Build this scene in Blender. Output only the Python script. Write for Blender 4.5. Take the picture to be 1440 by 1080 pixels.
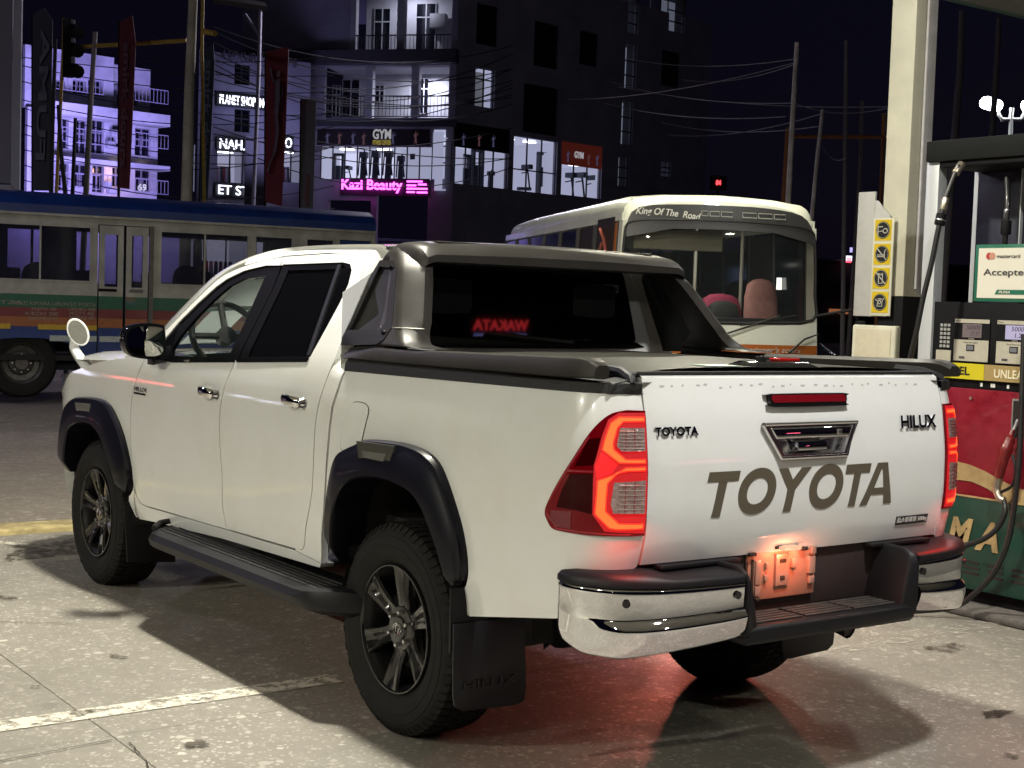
import bpy, bmesh, math, random
import numpy as np
from mathutils import Vector, Matrix
from mathutils.geometry import delaunay_2d_cdt
random.seed(7)
for _o in list(bpy.data.objects): bpy.data.objects.remove(_o)
SC = bpy.context.scene; COL = SC.collection
PI = math.pi
# ------------------------------------------------------------------ camera
CP = Vector((-4.429, 3.5934, 1.5812)); YAW, PITCH, ROLL, FPX = -0.6258, -0.0563, 0.0330, 2027.0
_f = Vector((math.cos(PITCH)*math.cos(YAW), math.cos(PITCH)*math.sin(YAW), math.sin(PITCH)))
_r = _f.cross(Vector((0, 0, 1))).normalized(); _u = _r.cross(_f)
_r, _u = _r*math.cos(ROLL)+_u*math.sin(ROLL), -_r*math.sin(ROLL)+_u*math.cos(ROLL)
cam = bpy.data.cameras.new('camera'); camo = bpy.data.objects.new('camera', cam); COL.objects.link(camo)
M = Matrix((( _r.x, _u.x, -_f.x, CP.x), (_r.y, _u.y, -_f.y, CP.y), (_r.z, _u.z, -_f.z, CP.z), (0, 0, 0, 1)))
camo.matrix_world = M
cam.sensor_width = 36; cam.lens = FPX/1440*36; cam.clip_start = .05; cam.clip_end = 3000
SC.camera = camo
def ray(px, py): return _f+_r*((px-720)/FPX)-_u*((py-540)/FPX)
def pix(px, py, depth): return CP+ray(px, py)*depth
def pixplane(px, py, axis, val):
    d = ray(px, py); return CP+d*((val-CP[axis])/d[axis])
# ------------------------------------------------------------------ world, light, exposure
W = bpy.data.worlds.new('World'); SC.world = W; W.use_nodes = True
nt = W.node_tree; bg = nt.nodes['Background']
sky = nt.nodes.new('ShaderNodeTexSky'); sky.sky_type = 'NISHITA'; sky.sun_disc = False
sky.sun_elevation = math.radians(-4); sky.sun_rotation = math.radians(200)
mx = nt.nodes.new('ShaderNodeMixRGB'); mx.blend_type = 'ADD'; mx.inputs[0].default_value = 1
mx.inputs[2].default_value = (.0017, .0015, .0052, 1)
hs = nt.nodes.new('ShaderNodeHueSaturation'); hs.inputs['Value'].default_value = .02
nt.links.new(sky.outputs[0], hs.inputs['Color']); nt.links.new(hs.outputs[0], mx.inputs[1])
nt.links.new(mx.outputs[0], bg.inputs[0]); bg.inputs[1].default_value = 1.0
SC.view_settings.view_transform = 'Standard'; SC.view_settings.look = 'None'
SC.view_settings.exposure = 0; SC.view_settings.gamma = 1
SC.render.engine = 'CYCLES'
try:
    SC.cycles.use_denoising = True; SC.cycles.max_bounces = 8; SC.cycles.glossy_bounces = 5
    SC.cycles.sample_clamp_indirect = 4; SC.cycles.caustics_reflective = False; SC.cycles.caustics_refractive = False
except Exception: pass
CAN_Z = 5.2
def area(name, loc, power, col, size, target=None, shape='DISK', sy=None, spread=None):
    l = bpy.data.lights.new(name, 'AREA'); l.energy = power; l.color = col; l.size = size; l.shape = shape
    if sy: l.size_y = sy
    if spread: l.spread = spread
    o = bpy.data.objects.new(name, l); COL.objects.link(o); o.location = loc
    d = (Vector(target)-Vector(loc)) if target is not None else Vector((0, 0, -1))
    o.rotation_euler = d.to_track_quat('-Z', 'Y').to_euler(); return o
WARM = (1, .95, .74); COOL = (.96, .97, 1)
LAMPS = [(1.7, .62, 450, (1, .95, .80)), (-2.9, .3, 270, (1, .975, .92)), (1.6, 11.6, 1000, (1, .96, .78)), (-3.2, 11.6, 480, (1, .96, .80)),
         (1.7, -5.6, 55, COOL), (-2.9, -5.6, 60, WARM), (5.4, -5.6, 150, WARM), (-8, .4, 60, (.97, .96, 1)), (-8, 11.6, 200, WARM)]  # front lamp over the minibus is added to brighten it
for x, y, p, c in LAMPS: area('canopy_lamp_light', (x, y, CAN_Z-.06), p, c, .36)
# ------------------------------------------------------------------ materials
MATS = {}
def mat(name, col=(.5, .5, .5), rough=.5, metal=0, coat=0, emit=None, es=0, noise=0, nscale=20, bump=0, bscale=60, alpha=None, trans=0, ior=1.45, spec=.5, rvar=0, coatr=.03, dirt=0):
    if name in MATS: return MATS[name]
    m = bpy.data.materials.new(name); m.use_nodes = True; n = m.node_tree; b = n.nodes['Principled BSDF']; L = n.links.new
    b.inputs['Base Color'].default_value = (*col, 1); b.inputs['Roughness'].default_value = rough
    b.inputs['Metallic'].default_value = metal; b.inputs['Coat Weight'].default_value = coat; b.inputs['Coat Roughness'].default_value = coatr
    b.inputs['IOR'].default_value = ior; b.inputs['Transmission Weight'].default_value = trans
    b.inputs['Specular IOR Level'].default_value = spec
    if emit: b.inputs['Emission Color'].default_value = (*emit, 1); b.inputs['Emission Strength'].default_value = es
    tc = n.nodes.new('ShaderNodeTexCoord')
    if noise or rvar:
        t = n.nodes.new('ShaderNodeTexNoise'); t.inputs['Scale'].default_value = nscale; t.inputs['Detail'].default_value = 6; t.inputs['Roughness'].default_value = .65
        L(tc.outputs['Object'], t.inputs['Vector'])
        if noise:
            r = n.nodes.new('ShaderNodeMapRange'); r.inputs[1].default_value = .3; r.inputs[2].default_value = .7
            r.inputs[3].default_value = 1-noise; r.inputs[4].default_value = 1+noise*.6; L(t.outputs[0], r.inputs[0])
            x = n.nodes.new('ShaderNodeMixRGB'); x.blend_type = 'MULTIPLY'; x.inputs[0].default_value = 1; x.inputs[1].default_value = (*col, 1)
            L(r.outputs[0], x.inputs[2]); L(x.outputs[0], b.inputs['Base Color'])
        if rvar:
            r2 = n.nodes.new('ShaderNodeMapRange'); r2.inputs[1].default_value = .35; r2.inputs[2].default_value = .7
            r2.inputs[3].default_value = max(.02, rough-rvar); r2.inputs[4].default_value = rough+rvar; L(t.outputs[0], r2.inputs[0]); L(r2.outputs[0], b.inputs['Roughness'])
    if bump:
        t2 = n.nodes.new('ShaderNodeTexNoise'); t2.inputs['Scale'].default_value = bscale; t2.inputs['Detail'].default_value = 4; L(tc.outputs['Object'], t2.inputs['Vector'])
        bp = n.nodes.new('ShaderNodeBump'); bp.inputs['Strength'].default_value = bump; bp.inputs['Distance'].default_value = .004
        L(t2.outputs[0], bp.inputs['Height']); L(bp.outputs[0], b.inputs['Normal'])
    if alpha is not None: b.inputs['Alpha'].default_value = alpha
    MATS[name] = m; return m
def emis(name, col=None, s=0):
    return mat(name, (0.02, .02, .02), .4, emit=col, es=s)
# ------------------------------------------------------------------ object helpers
def link(o, parent=None, **kw):
    COL.objects.link(o)
    if parent is not None: o.parent = parent
    for k, v in kw.items():
        if v is not None: o[k] = v
    return o
def thing(name, label, cat, loc=(0, 0, 0), rotz=0, group=None):
    o = bpy.data.objects.new(name, None); o.empty_display_size = .2; o.location = loc; o.rotation_euler = (0, 0, rotz)
    return link(o, None, label=label, category=cat, group=group)
def tag(o, label, cat, group=None):
    o['label'] = label; o['category'] = cat
    if group: o['group'] = group
    return o
def struct(o, kind='structure'): o['kind'] = kind; return o
def copy_tree(o, parent=None, loc=None, rotz=None, label=None):
    c = o.copy(); COL.objects.link(c)
    if parent is not None: c.parent = parent
    if loc is not None: c.location = loc
    if rotz is not None: c.rotation_euler = (0, 0, rotz)
    if label: c['label'] = label
    for ch in list(o.children): copy_tree(ch, c)
    return c
class MB:
    def __init__(s): s.v = []; s.f = []; s.flat = set()
    def add(s, vs, fs, flat=False):
        k = len(s.v); s.v += [tuple(v) for v in vs]
        for f in fs:
            if flat: s.flat.add(len(s.f))
            s.f.append([i+k for i in f])
        return s
    def box(s, a, b, M=None):
        x0, y0, z0 = a; x1, y1, z1 = b
        vs = [Vector(p) for p in ((x0, y0, z0), (x1, y0, z0), (x1, y1, z0), (x0, y1, z0), (x0, y0, z1), (x1, y0, z1), (x1, y1, z1), (x0, y1, z1))]
        if M: vs = [M @ p for p in vs]
        return s.add(vs, [(0, 3, 2, 1), (4, 5, 6, 7), (0, 1, 5, 4), (1, 2, 6, 5), (2, 3, 7, 6), (3, 0, 4, 7)])
    def tube(s, pts, r, n=10, caps=True, flat=1.0):
        pts = [Vector(p) for p in pts]; rs = r if isinstance(r, (list, tuple)) else [r]*len(pts)
        rings = []; prev = None
        for i, p in enumerate(pts):
            d = (pts[min(i+1, len(pts)-1)]-pts[max(i-1, 0)]).normalized()
            a = prev if prev is not None else (Vector((0, 0, 1)) if abs(d.z) < .9 else Vector((1, 0, 0)))
            x = (a-d*a.dot(d)).normalized(); y = d.cross(x); prev = x
            rings.append([p+(x*math.cos(2*PI*k/n)+y*math.sin(2*PI*k/n)*flat)*rs[i] for k in range(n)])
        return s.rings(rings, caps)
    def rings(s, rings, caps=True, closed=True, loop=False):
        n = len(rings[0]); k = len(s.v)
        for r in rings: s.v += [tuple(p) for p in r]
        m = len(rings)
        for i in range(m if loop else m-1):
            for j in range(n if closed else n-1):
                a = k+i*n+j; b = k+i*n+(j+1) % n; c2 = k+((i+1) % m)*n+(j+1) % n; d = k+((i+1) % m)*n+j
                s.f.append([a, b, c2, d])
        if caps and closed and not loop:
            s.f.append([k+j for j in range(n)][::-1]); s.f.append([k+(m-1)*n+j for j in range(n)])
        return s
    def lathe(s, prof, axis='y', n=48, c=(0, 0, 0), a0=0, a1=2*PI):
        full = abs(a1-a0-2*PI) < 1e-6; rings = []
        for i in range(n if full else n+1):
            a = a0+(a1-a0)*i/n; ca, sa = math.cos(a), math.sin(a); ring = []
            for r, h in prof:
                if axis == 'y': p = (c[0]+r*ca, c[1]+h, c[2]+r*sa)
                elif axis == 'z': p = (c[0]+r*ca, c[1]+r*sa, c[2]+h)
                else: p = (c[0]+h, c[1]+r*ca, c[2]+r*sa)
                ring.append(p)
            rings.append(ring)
        return s.rings(rings, False, False, full)
    def prism(s, poly, fn0, fn1):
        # polygon (u,v) list; fn0, fn1 map (u,v) to 3D for the two faces
        n = len(poly); vs = [fn0(*p) for p in poly]+[fn1(*p) for p in poly]
        return s.add(vs, [list(range(n))[::-1], list(range(n, 2*n))]+[(i, (i+1) % n, n+(i+1) % n, n+i) for i in range(n)])
    def cyl(s, a, b, r, n=16, r2=None): return s.tube([a, b], [r, r if r2 is None else r2], n)
    def build(s, name, m, parent=None, bevel=0, label=None, sharp=35, recalc=True, seg=2):
        me = bpy.data.meshes.new(name); me.from_pydata(s.v, [], s.f)
        bm = bmesh.new(); bm.from_mesh(me)
        bmesh.ops.remove_doubles(bm, verts=bm.verts, dist=1e-5)
        if recalc: bmesh.ops.recalc_face_normals(bm, faces=bm.faces)
        if bevel:
            es = [e for e in bm.edges if len(e.link_faces) == 2 and e.calc_face_angle(0) > math.radians(30)]
            if es: bmesh.ops.bevel(bm, geom=es, offset=bevel, segments=seg, affect='EDGES', profile=.5, clamp_overlap=True)
        th = math.radians(sharp)
        for f in bm.faces: f.smooth = True
        for e in bm.edges:
            if len(e.link_faces) != 2 or e.calc_face_angle(0) > th: e.smooth = False
        bm.to_mesh(me); bm.free()
        me.materials.append(m)
        o = bpy.data.objects.new(name, me); link(o, parent)
        if label: o['label'] = label
        return o
def bez(pts, n=8, closed=False):
    # Catmull-Rom through points
    P = [Vector(p) for p in pts]; out = []; m = len(P)
    for i in range(m if closed else m-1):
        p0 = P[i-1] if (closed or i > 0) else P[0]; p1 = P[i]; p2 = P[(i+1) % m]; p3 = P[(i+2) % m] if (closed or i+2 < m) else P[-1]
        for k in range(n):
            t = k/n; out.append(.5*((2*p1)+(p2-p0)*t+(2*p0-5*p1+4*p2-p3)*t*t+(3*p1-p0-3*p2+p3)*t**3))
    if not closed: out.append(P[-1])
    return out
def cr(pts, n=6, closed=False): return [tuple(p)[:2] for p in bez([(a, b, 0) for a, b in pts], n, closed)]
def resamp(loop, h, closed=True):
    out = []; m = len(loop)
    for i in range(m if closed else m-1):
        a = np.array(loop[i]); b = np.array(loop[(i+1) % m]); d = np.linalg.norm(b-a)
        if d < 1e-7: continue
        k = max(1, int(math.ceil(d/h)))
        for j in range(k): out.append(tuple(a+(b-a)*j/k))
    if not closed: out.append(tuple(loop[-1]))
    return out
def resampN(pts, N):
    P = np.array(pts, float); d = np.r_[0, np.cumsum(np.linalg.norm(np.diff(P, axis=0), axis=1))]
    t = np.linspace(0, d[-1], N); return np.stack([np.interp(t, d, P[:, k]) for k in range(P.shape[1])], 1)
def inpoly(X, Y, poly):
    P = np.array(poly); x1, y1 = P[:, 0], P[:, 1]; x2, y2 = np.roll(x1, -1), np.roll(y1, -1)
    ins = np.zeros(X.shape, bool)
    for a, b, c, d in zip(x1, y1, x2, y2):
        if b == d: continue
        ins ^= ((b > Y) != (d > Y)) & (X < (c-a)*(Y-b)/(d-b)+a)
    return ins
def patch(name, outl, fn, m, parent=None, holes=(), res=.04, flange=.018, label=None, off=0, build=True):
    """a panel cut to the outline (u,v) from the surface fn(u,v,offset), its edges turned inwards"""
    loops = [resamp(l, res*1.1) for l in [outl]+list(holes)]
    B = np.array([p for l in loops for p in l])
    lo, hi = B.min(0), B.max(0); gx, gy = np.meshgrid(np.arange(lo[0]+res*.37, hi[0], res), np.arange(lo[1]+res*.37, hi[1], res))
    G = np.stack([gx.ravel(), gy.ravel()], 1); ok = inpoly(G[:, 0], G[:, 1], loops[0])
    for h in loops[1:]: ok &= ~inpoly(G[:, 0], G[:, 1], h)
    G = G[ok]
    if len(G):
        D = np.full(len(G), 9.)
        for b in B: D = np.minimum(D, np.hypot(G[:, 0]-b[0], G[:, 1]-b[1]))
        G = G[D > res*.45]
    verts = [Vector(p) for p in B.tolist()+G.tolist()]; edges = []; k = 0
    for l in loops: n = len(l); edges += [(k+i, k+(i+1) % n) for i in range(n)]; k += n
    vo, eo, fo, *_ = delaunay_2d_cdt(verts, edges, [], 1, 1e-6)
    keep = []
    V = np.array([tuple(v) for v in vo])
    cen = np.array([V[f].mean(0) for f in fo])
    ok = inpoly(cen[:, 0], cen[:, 1], loops[0])
    for h in loops[1:]: ok &= ~inpoly(cen[:, 0], cen[:, 1], h)
    fo = [f for f, q in zip(fo, ok) if q]
    P = [fn(v.x, v.y, off) for v in vo]
    # orientation
    f0 = fo[len(fo)//2]; c = vo[f0[0]]*0
    for i in f0: c = c+vo[i]/len(f0)
    nrm = Vector(fn(c.x, c.y, off+.01))-Vector(fn(c.x, c.y, off))
    a, b, d = [Vector(P[i]) for i in f0[:3]]
    if (b-a).cross(d-a).dot(nrm) < 0: fo = [f[::-1] for f in fo]
    cnt = {}
    for f in fo:
        for i in range(len(f)):
            e = (f[i], f[(i+1) % len(f)]); cnt[e] = 1
    bd = [e for e in cnt if (e[1], e[0]) not in cnt]
    mb = MB(); mb.v = [tuple(p) for p in P]; mb.f = [list(f) for f in fo]
    idx = {}
    if flange:
        for e in bd:
            for i in e:
                if i not in idx: idx[i] = len(mb.v); mb.v.append(tuple(fn(vo[i].x, vo[i].y, off-flange)))
        for a_, b_ in bd: mb.f.append([b_, a_, idx[a_], idx[b_]])
    if not build: return mb
    return mb.build(name, m, parent, label=label, recalc=False, sharp=40)
def mir(fn): return lambda u, v, o=0: (lambda p: (p[0], -p[1], p[2]))(fn(u, v, o))
_txt = {}
def text_mb(s, size=1, extrude=.002, shear=0, align='LEFT', bold=0, spacing=1, res=4):
    cu = bpy.data.curves.new('t', 'FONT'); cu.body = s; cu.size = size; cu.extrude = extrude; cu.shear = shear; cu.align_x = align
    cu.offset = bold; cu.resolution_u = res; cu.space_character = spacing
    o = bpy.data.objects.new('t', cu); COL.objects.link(o); bpy.context.view_layer.update()
    me = bpy.data.meshes.new_from_object(o.evaluated_get(bpy.context.evaluated_depsgraph_get()))
    vs = [v.co.copy() for v in me.vertices]; fs = [list(p.vertices) for p in me.polygons]
    bpy.data.objects.remove(o); bpy.data.curves.remove(cu); bpy.data.meshes.remove(me)
    return vs, fs
def text(name, s, origin, xdir, updir, width, height, m, parent=None, shear=0, extrude=.002, bold=0, label=None, spacing=1, fn=None):
    """lettering fitted to width x height, its lower left corner at origin"""
    vs, fs = text_mb(s, 1, 0.5, shear, bold=bold, spacing=spacing)
    xs = [v.x for v in vs]; ys = [v.y for v in vs]; x0, x1, y0, y1 = min(xs), max(xs), min(ys), max(ys)
    X = Vector(xdir).normalized(); U = Vector(updir).normalized(); N = X.cross(U); O = Vector(origin)
    mb = MB(); out = []
    for v in vs:
        a = (v.x-x0)/(x1-x0)*width; b = (v.y-y0)/(y1-y0)*height; z = (v.z+.5)*extrude
        out.append(fn(a, b, z) if fn else O+X*a+U*b+N*z)
    mb.add(out, fs); return mb.build(name, m, parent, label=label, recalc=False)
# ================================================================== pickup truck (x forward, y left, origin under the rear axle)
def dusty(name, col, rough, coat, metal=0, spec=.5):
    """body paint with a film of dust and faint smears that break up the shine"""
    if name in MATS: return MATS[name]
    m = mat(name, col, rough, metal, coat, spec=spec); n = m.node_tree; b = n.nodes['Principled BSDF']; L = n.links.new
    tc = n.nodes.new('ShaderNodeTexCoord'); t = n.nodes.new('ShaderNodeTexNoise'); t.inputs['Scale'].default_value = 2.3; t.inputs['Detail'].default_value = 9; t.inputs['Roughness'].default_value = .7
    L(tc.outputs['Object'], t.inputs['Vector'])
    r = n.nodes.new('ShaderNodeMapRange'); r.inputs[1].default_value = .35; r.inputs[2].default_value = .75; r.inputs[3].default_value = .015; r.inputs[4].default_value = .09
    L(t.outputs[0], r.inputs[0]); L(r.outputs[0], b.inputs['Coat Roughness'])
    x = n.nodes.new('ShaderNodeMixRGB'); x.inputs[1].default_value = (*col, 1); x.inputs[2].default_value = (col[0]*.86, col[1]*.83, col[2]*.76, 1)
    r2 = n.nodes.new('ShaderNodeMapRange'); r2.inputs[1].default_value = .45; r2.inputs[2].default_value = .8; r2.inputs[3].default_value = 0; r2.inputs[4].default_value = .6
    L(t.outputs[0], r2.inputs[0]); L(r2.outputs[0], x.inputs[0]); L(x.outputs[0], b.inputs['Base Color'])
    return m
paint = dusty('white_paint', (.77, .785, .78), .28, 1.0)
blackpl = mat('black_plastic', (.008, .008, .010), .45, bump=.15, bscale=500, spec=.32)
flarepl = dusty('flare_plastic', (.004, .004, .009), .33, .12, spec=.28)
framep = mat('frame_black', (.002, .002, .0022), .5, spec=.06)
gloss = mat('gloss_black', (.006, .006, .007), .08, coat=.6)
seal = mat('rubber_seal', (.008, .008, .008), .6)
gunm = mat('gunmetal', (.022, .020, .018), .42, .05, rvar=.06, nscale=5, noise=.15, spec=.24)
darkgun = mat('dark_gunmetal', (.016, .0145, .013), .45, .6, spec=.2, noise=.1)
chrome = mat('chrome', (.82, .82, .84), .045, 1, rvar=.03, nscale=6)
tint = mat('privacy_glass', (.003, .003, .004), .03, spec=.4)
clearg = mat('clear_glass', (.02, .03, .03), .02, alpha=.22, spec=.6, coat=.2)
rub = mat('tyre_rubber', (.010, .0095, .009), .78, spec=.3, noise=.35, nscale=14, bump=.2, bscale=90)
alloy = mat('dark_alloy', (.018, .018, .019), .2, .4, .6)
alloyd = mat('alloy_barrel', (.012, .012, .013), .4, .5)
under = mat('underbody', (.012, .011, .010), .8, noise=.3)
steel = mat('bright_steel', (.6, .6, .6), .3, 1)
fabric = mat('seat_fabric', (.03, .03, .032), .9)
_zx = [.30, .42, .5, .585, .63, .8, .95, 1.08, 1.18, 1.27, 1.33, 1.40, 1.75, 1.82]
_zy = [.80, .850, .872, .879, .890, .898, .903, .902, .896, .883, .868, .838, .690, .62]
def Pz(z): return sum(np.interp(z+d, _zx, _zy) for d in (-.03, -.015, 0, .015, .03))/5
_tz = [.70, .79, .85, .95, 1.1, 1.25, 1.33, 1.37]; _tx = [-1.10, -1.122, -1.14, -1.152, -1.150, -1.130, -1.110, -1.098]
def TX(z): return float(sum(np.interp(z+d, _tz, _tx) for d in (-.02, 0, .02))/3)
def Fs(s, z, off=0):
    """left body side: s runs along the side and round both corners, z is the height"""
    p = float(Pz(z))
    if s < -.3: p -= .010*min(1, (-.3-s)/.6)**2
    if s < -.93:
        th = (-.93-s)/.33*PI/2; a = -TX(z)-.93; b = p-.708
        if th > PI/2: d = (th-PI/2)/(PI/2)*.33; return (-.93-a-off, p-b-d, z)
        n = Vector((-math.sin(th)/a, math.cos(th)/b)).normalized()
        return (-.93-a*math.sin(th)+n.x*off, p-b*(1-math.cos(th))+n.y*off, z)
    if s > 3.45:
        th = (s-3.45)/.8*PI/2; a = .60; b = .36; n = Vector((math.sin(th)/a, math.cos(th)/b)).normalized()
        return (3.45+a*math.sin(th)+n.x*off, p-b*(1-math.cos(th))+n.y*off, z)
    return (s, p+off, z)
def Fc(s, z, off=0):
    """left cab side, with the rear corner of the cab"""
    p = float(Pz(z))
    if s < .60 and z > 1.30:
        k = min(1, (z-1.30)/.06); th = (.60-s)/.2*PI/2; a = .11; b = .13
        if th > PI/2: q = (.49-off, p-b-(th-PI/2)/(PI/2)*.2, z)
        else: q = (.60-a*math.sin(th)-off*math.sin(th), p-b*(1-math.cos(th))+off*math.cos(th), z)
        return (q[0]*k+s*(1-k), q[1]*k+(p+off)*(1-k), z) if s > .43 else (q[0]*k+.49*(1-k), q[1], z)
    return (s, p+off, z)
# --- traced outlines (s,z)
OUT = dict(
 split=[(1.35, 1.748), (1.335, 1.68), (1.338, 1.60), (1.40, 1.289), (1.455, 1.2), (1.492, 1.105), (1.503, .985), (1.49, .86), (1.476, .765), (1.482, .635), (1.469, .538)],
 fdoor_front=[(2.425, .510), (2.50, .520), (2.54, .56), (2.562, .66), (2.572, .813), (2.562, 1.0), (2.51, 1.135), (2.43, 1.243), (2.41, 1.262)],
 fdoor_top=[(2.335, 1.335), (2.28, 1.39), (2.149, 1.492), (1.993, 1.605), (1.879, 1.665), (1.70, 1.708), (1.50, 1.735)],
 rdoor_rear=[(.80, .552), (.745, .556), (.712, .585), (.69, .65), (.648, .75), (.624, .839), (.613, .978), (.609, 1.076), (.59, 1.17), (.556, 1.263), (.532, 1.339), (.536, 1.408), (.552, 1.497), (.566, 1.583), (.585, 1.666), (.605, 1.72), (.65, 1.748), (.72, 1.754)],
 belt=[(1.40, 1.289), (1.46, 1.284), (2.08, 1.250), (2.243, 1.246)])
gap = .003
def shift(pts, dx, dz=0): return [(a+dx, b+dz) for a, b in pts]
flare_r_out = cr([(.438, .600), (.470, .645), (.482, .706), (.468, .794), (.430, .914), (.392, .978), (.345, 1.005), (.24, 1.04), (.192, 1.058), (.053, 1.068), (-.099, 1.070), (-.222, 1.056), (-.30, 1.025), (-.355, .97), (-.404, .897), (-.448, .816), (-.472, .732), (-.474, .683), (-.454, .641), (-.415, .615)], 4)
flare_r_in = cr([(.385, .560), (.389, .63), (.376, .74), (.330, .836), (.25, .895), (.117, .928), (-.02, .934), (-.14, .922), (-.214, .899), (-.272, .856), (-.318, .80), (-.374, .718), (-.415, .63), (-.418, .60)], 6)
flare_f_out = cr([(3.632, .565), (3.672, .633), (3.640, .72), (3.575, .83), (3.49, .925), (3.40, .970), (3.30, .990), (3.082, 1.003), (2.933, 1.0), (2.83, .976), (2.745, .925), (2.664, .853), (2.60, .764), (2.565, .68), (2.565, .614), (2.62, .560), (2.674, .539)], 5)
flare_f_in = cr([(3.47, .56), (3.45, .66), (3.40, .775), (3.34, .825), (3.227, .855), (3.10, .868), (2.99, .860), (2.883, .822), (2.82, .767), (2.73, .67), (2.67, .57), (2.665, .545)], 6)
TRUCK = thing('pickup_truck', 'white double cab pickup with lit red tail lamps, dark sports bar and brown tailgate lettering', 'pickup truck')
def both(fn, name, *a, **k):
    for s in (1, -1):
        k2 = dict(k); fn(name, *a, side=s, **k2)
def sidep(name, outl, F, m, parent, side, **k): return patch(name, outl, F if side > 0 else mir(F), m, parent, **k)
def flare(name, outer, inner, side, parent):
    N = 60; O = resampN(outer, N); I = resampN(inner, N); rows = []
    F = Fs if side > 0 else mir(Fs)
    prof = [(0, -.01), (0, .016), (.05, .030), (.22, .036), (.30, .043), (.80, .054), (.96, .056), (1.0, .048), (1.0, .0), (1.0, -.10)]
    mb = MB()
    for i in range(N):
        t = i/(N-1); e = min(1, min(t, 1-t)*14+.35); row = []
        for q, h in prof:
            s, z = O[i]*(1-q)+I[i]*q; row.append(F(float(s), float(z), h*e if h > 0 else h))
        rows.append(row)
    mb.rings(rows, False, False)
    for r in (rows[0], rows[-1]): mb.add(r, [list(range(len(r)))])
    return mb.build(name, flarepl, parent, sharp=28)
for side in (1, -1):
    F = Fs if side > 0 else mir(Fs); FC = Fc if side > 0 else mir(Fc)
    def P(name, o, m, par=TRUCK, c=False, **k): return patch(name, o, FC if c else F, m, par, **k)
    # ---- front door
    front = [(a-gap, b) for a, b in cr(OUT['fdoor_front'], 4)]
    outl = front+shift(cr(OUT['fdoor_top'], 3), -.004)+[(1.354, 1.748), (1.345, 1.712), (1.48, 1.712), (1.68, 1.688), (1.83, 1.648), (1.915, 1.610), (2.045, 1.527), (2.17, 1.435), (2.25, 1.352), (2.30, 1.30), (2.33, 1.262), (2.243, 1.248), (2.08, 1.252), (1.46, 1.286), (1.404, 1.289)]+[(a+.003, b) for a, b in cr(OUT['split'][3:], 4)][1:]
    door = P('front_door', outl, paint, res=.035)
    win = [(1.345, 1.712), (1.48, 1.712), (1.68, 1.688), (1.83, 1.648), (1.915, 1.610), (2.045, 1.527), (2.17, 1.435), (2.25, 1.352), (2.30, 1.30), (2.33, 1.262), (2.243, 1.248), (2.08, 1.252), (1.46, 1.286), (1.402, 1.289), (1.338, 1.60)]
    hole = [(1.46, 1.668), (1.66, 1.652), (1.79, 1.615), (1.90, 1.55), (2.02, 1.455), (2.10, 1.375), (2.145, 1.30), (2.14, 1.272), (1.52, 1.297), (1.495, 1.32), (1.475, 1.45)]
    wf = P('window_frame', win, framep, door, holes=[hole], off=-.010)
    P('window_glass', hole, clearg, door, off=-.018, flange=0)
    g = MB(); tri = [(2.17, 1.262), (2.31, 1.262), (2.24, 1.335), (2.175, 1.40)]
    P('corner_trim', tri, gloss, door, off=-.004, flange=.008)
    # ---- rear door
    rr = cr(OUT['rdoor_rear'], 3)
    outl = [(a-.003, b) for a, b in cr(OUT['split'][3:], 4)]+[(1.46, .535), (.9, .549)]+[(a+gap, b) for a, b in rr]+[(.962, 1.760), (1.344, 1.750), (1.330, 1.716), (.784, 1.724), (.715, 1.716), (.682, 1.69), (.664, 1.634), (.672, 1.561), (.70, 1.457), (.735, 1.34), (.765, 1.322), (1.36, 1.291)]
    rdoor = P('rear_door', outl, paint, res=.035)
    win = [(1.392, 1.291), (1.332, 1.60), (1.330, 1.716), (.784, 1.724), (.715, 1.716), (.682, 1.69), (.664, 1.634), (.672, 1.561), (.70, 1.457), (.735, 1.34), (.765, 1.322), (1.36, 1.291)]
    hole = [(1.31, 1.310), (1.262, 1.60), (1.26, 1.690), (.80, 1.697), (.755, 1.36), (.80, 1.336)]
    P('window_frame', win, framep, rdoor, holes=[hole], off=-.010)
    P('window_glass', [(1.31, 1.310), (1.262, 1.60), (1.26, 1.690), (.80, 1.697), (.755, 1.36), (.80, 1.336)], tint, rdoor, off=-.016, flange=0)
    P('quarter_glass', [(.79, 1.70), (.715, 1.70), (.69, 1.66), (.69, 1.58), (.72, 1.44), (.745, 1.37)], tint, rdoor, off=-.006, flange=.006)
    P('divider_bar', [(.815, 1.715), (.79, 1.715), (.742, 1.345), (.77, 1.345)], blackpl, rdoor, off=.002, flange=.01)
    P('belt_strip', [(.74, 1.332), (.75, 1.316), (1.385, 1.281), (1.39, 1.294)], gloss, rdoor, off=.004, flange=.012)
    P('belt_strip', [(1.405, 1.292), (1.405, 1.280), (2.08, 1.243), (2.33, 1.252), (2.335, 1.264), (2.08, 1.256)], gloss, door, off=.004, flange=.012)
    # ---- fixed body panels
    P('cab_pillar_panel', [(a-gap, b) for a, b in rr][0:0]+[(.585, .528), (.80, .545)]+[(a-gap, b) for a, b in rr][0:]+[(.962, 1.765), (1.35, 1.755), (1.7, 1.714), (1.7, 1.735), (1.40, 1.775), (.60, 1.785), (.43, 1.78), (.43, 1.60), (.43, 1.38), (.438, 1.31), (.462, 1.228), (.49, 1.157), (.50, 1.064), (.51, .972), (.522, .861), (.540, .732)], paint, c=True, res=.03, flange=.03)
    mb = MB(); mb.rings([[(.492, side*y, 1.30), (.492, side*y, 1.60), (.497, side*min(y, .70), 1.70), (.505, side*min(y, .62), 1.79)] for y in (.86, .78, .70, .5, 0)], False, False); mb.build('cab_back_panel', paint, TRUCK)
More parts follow.
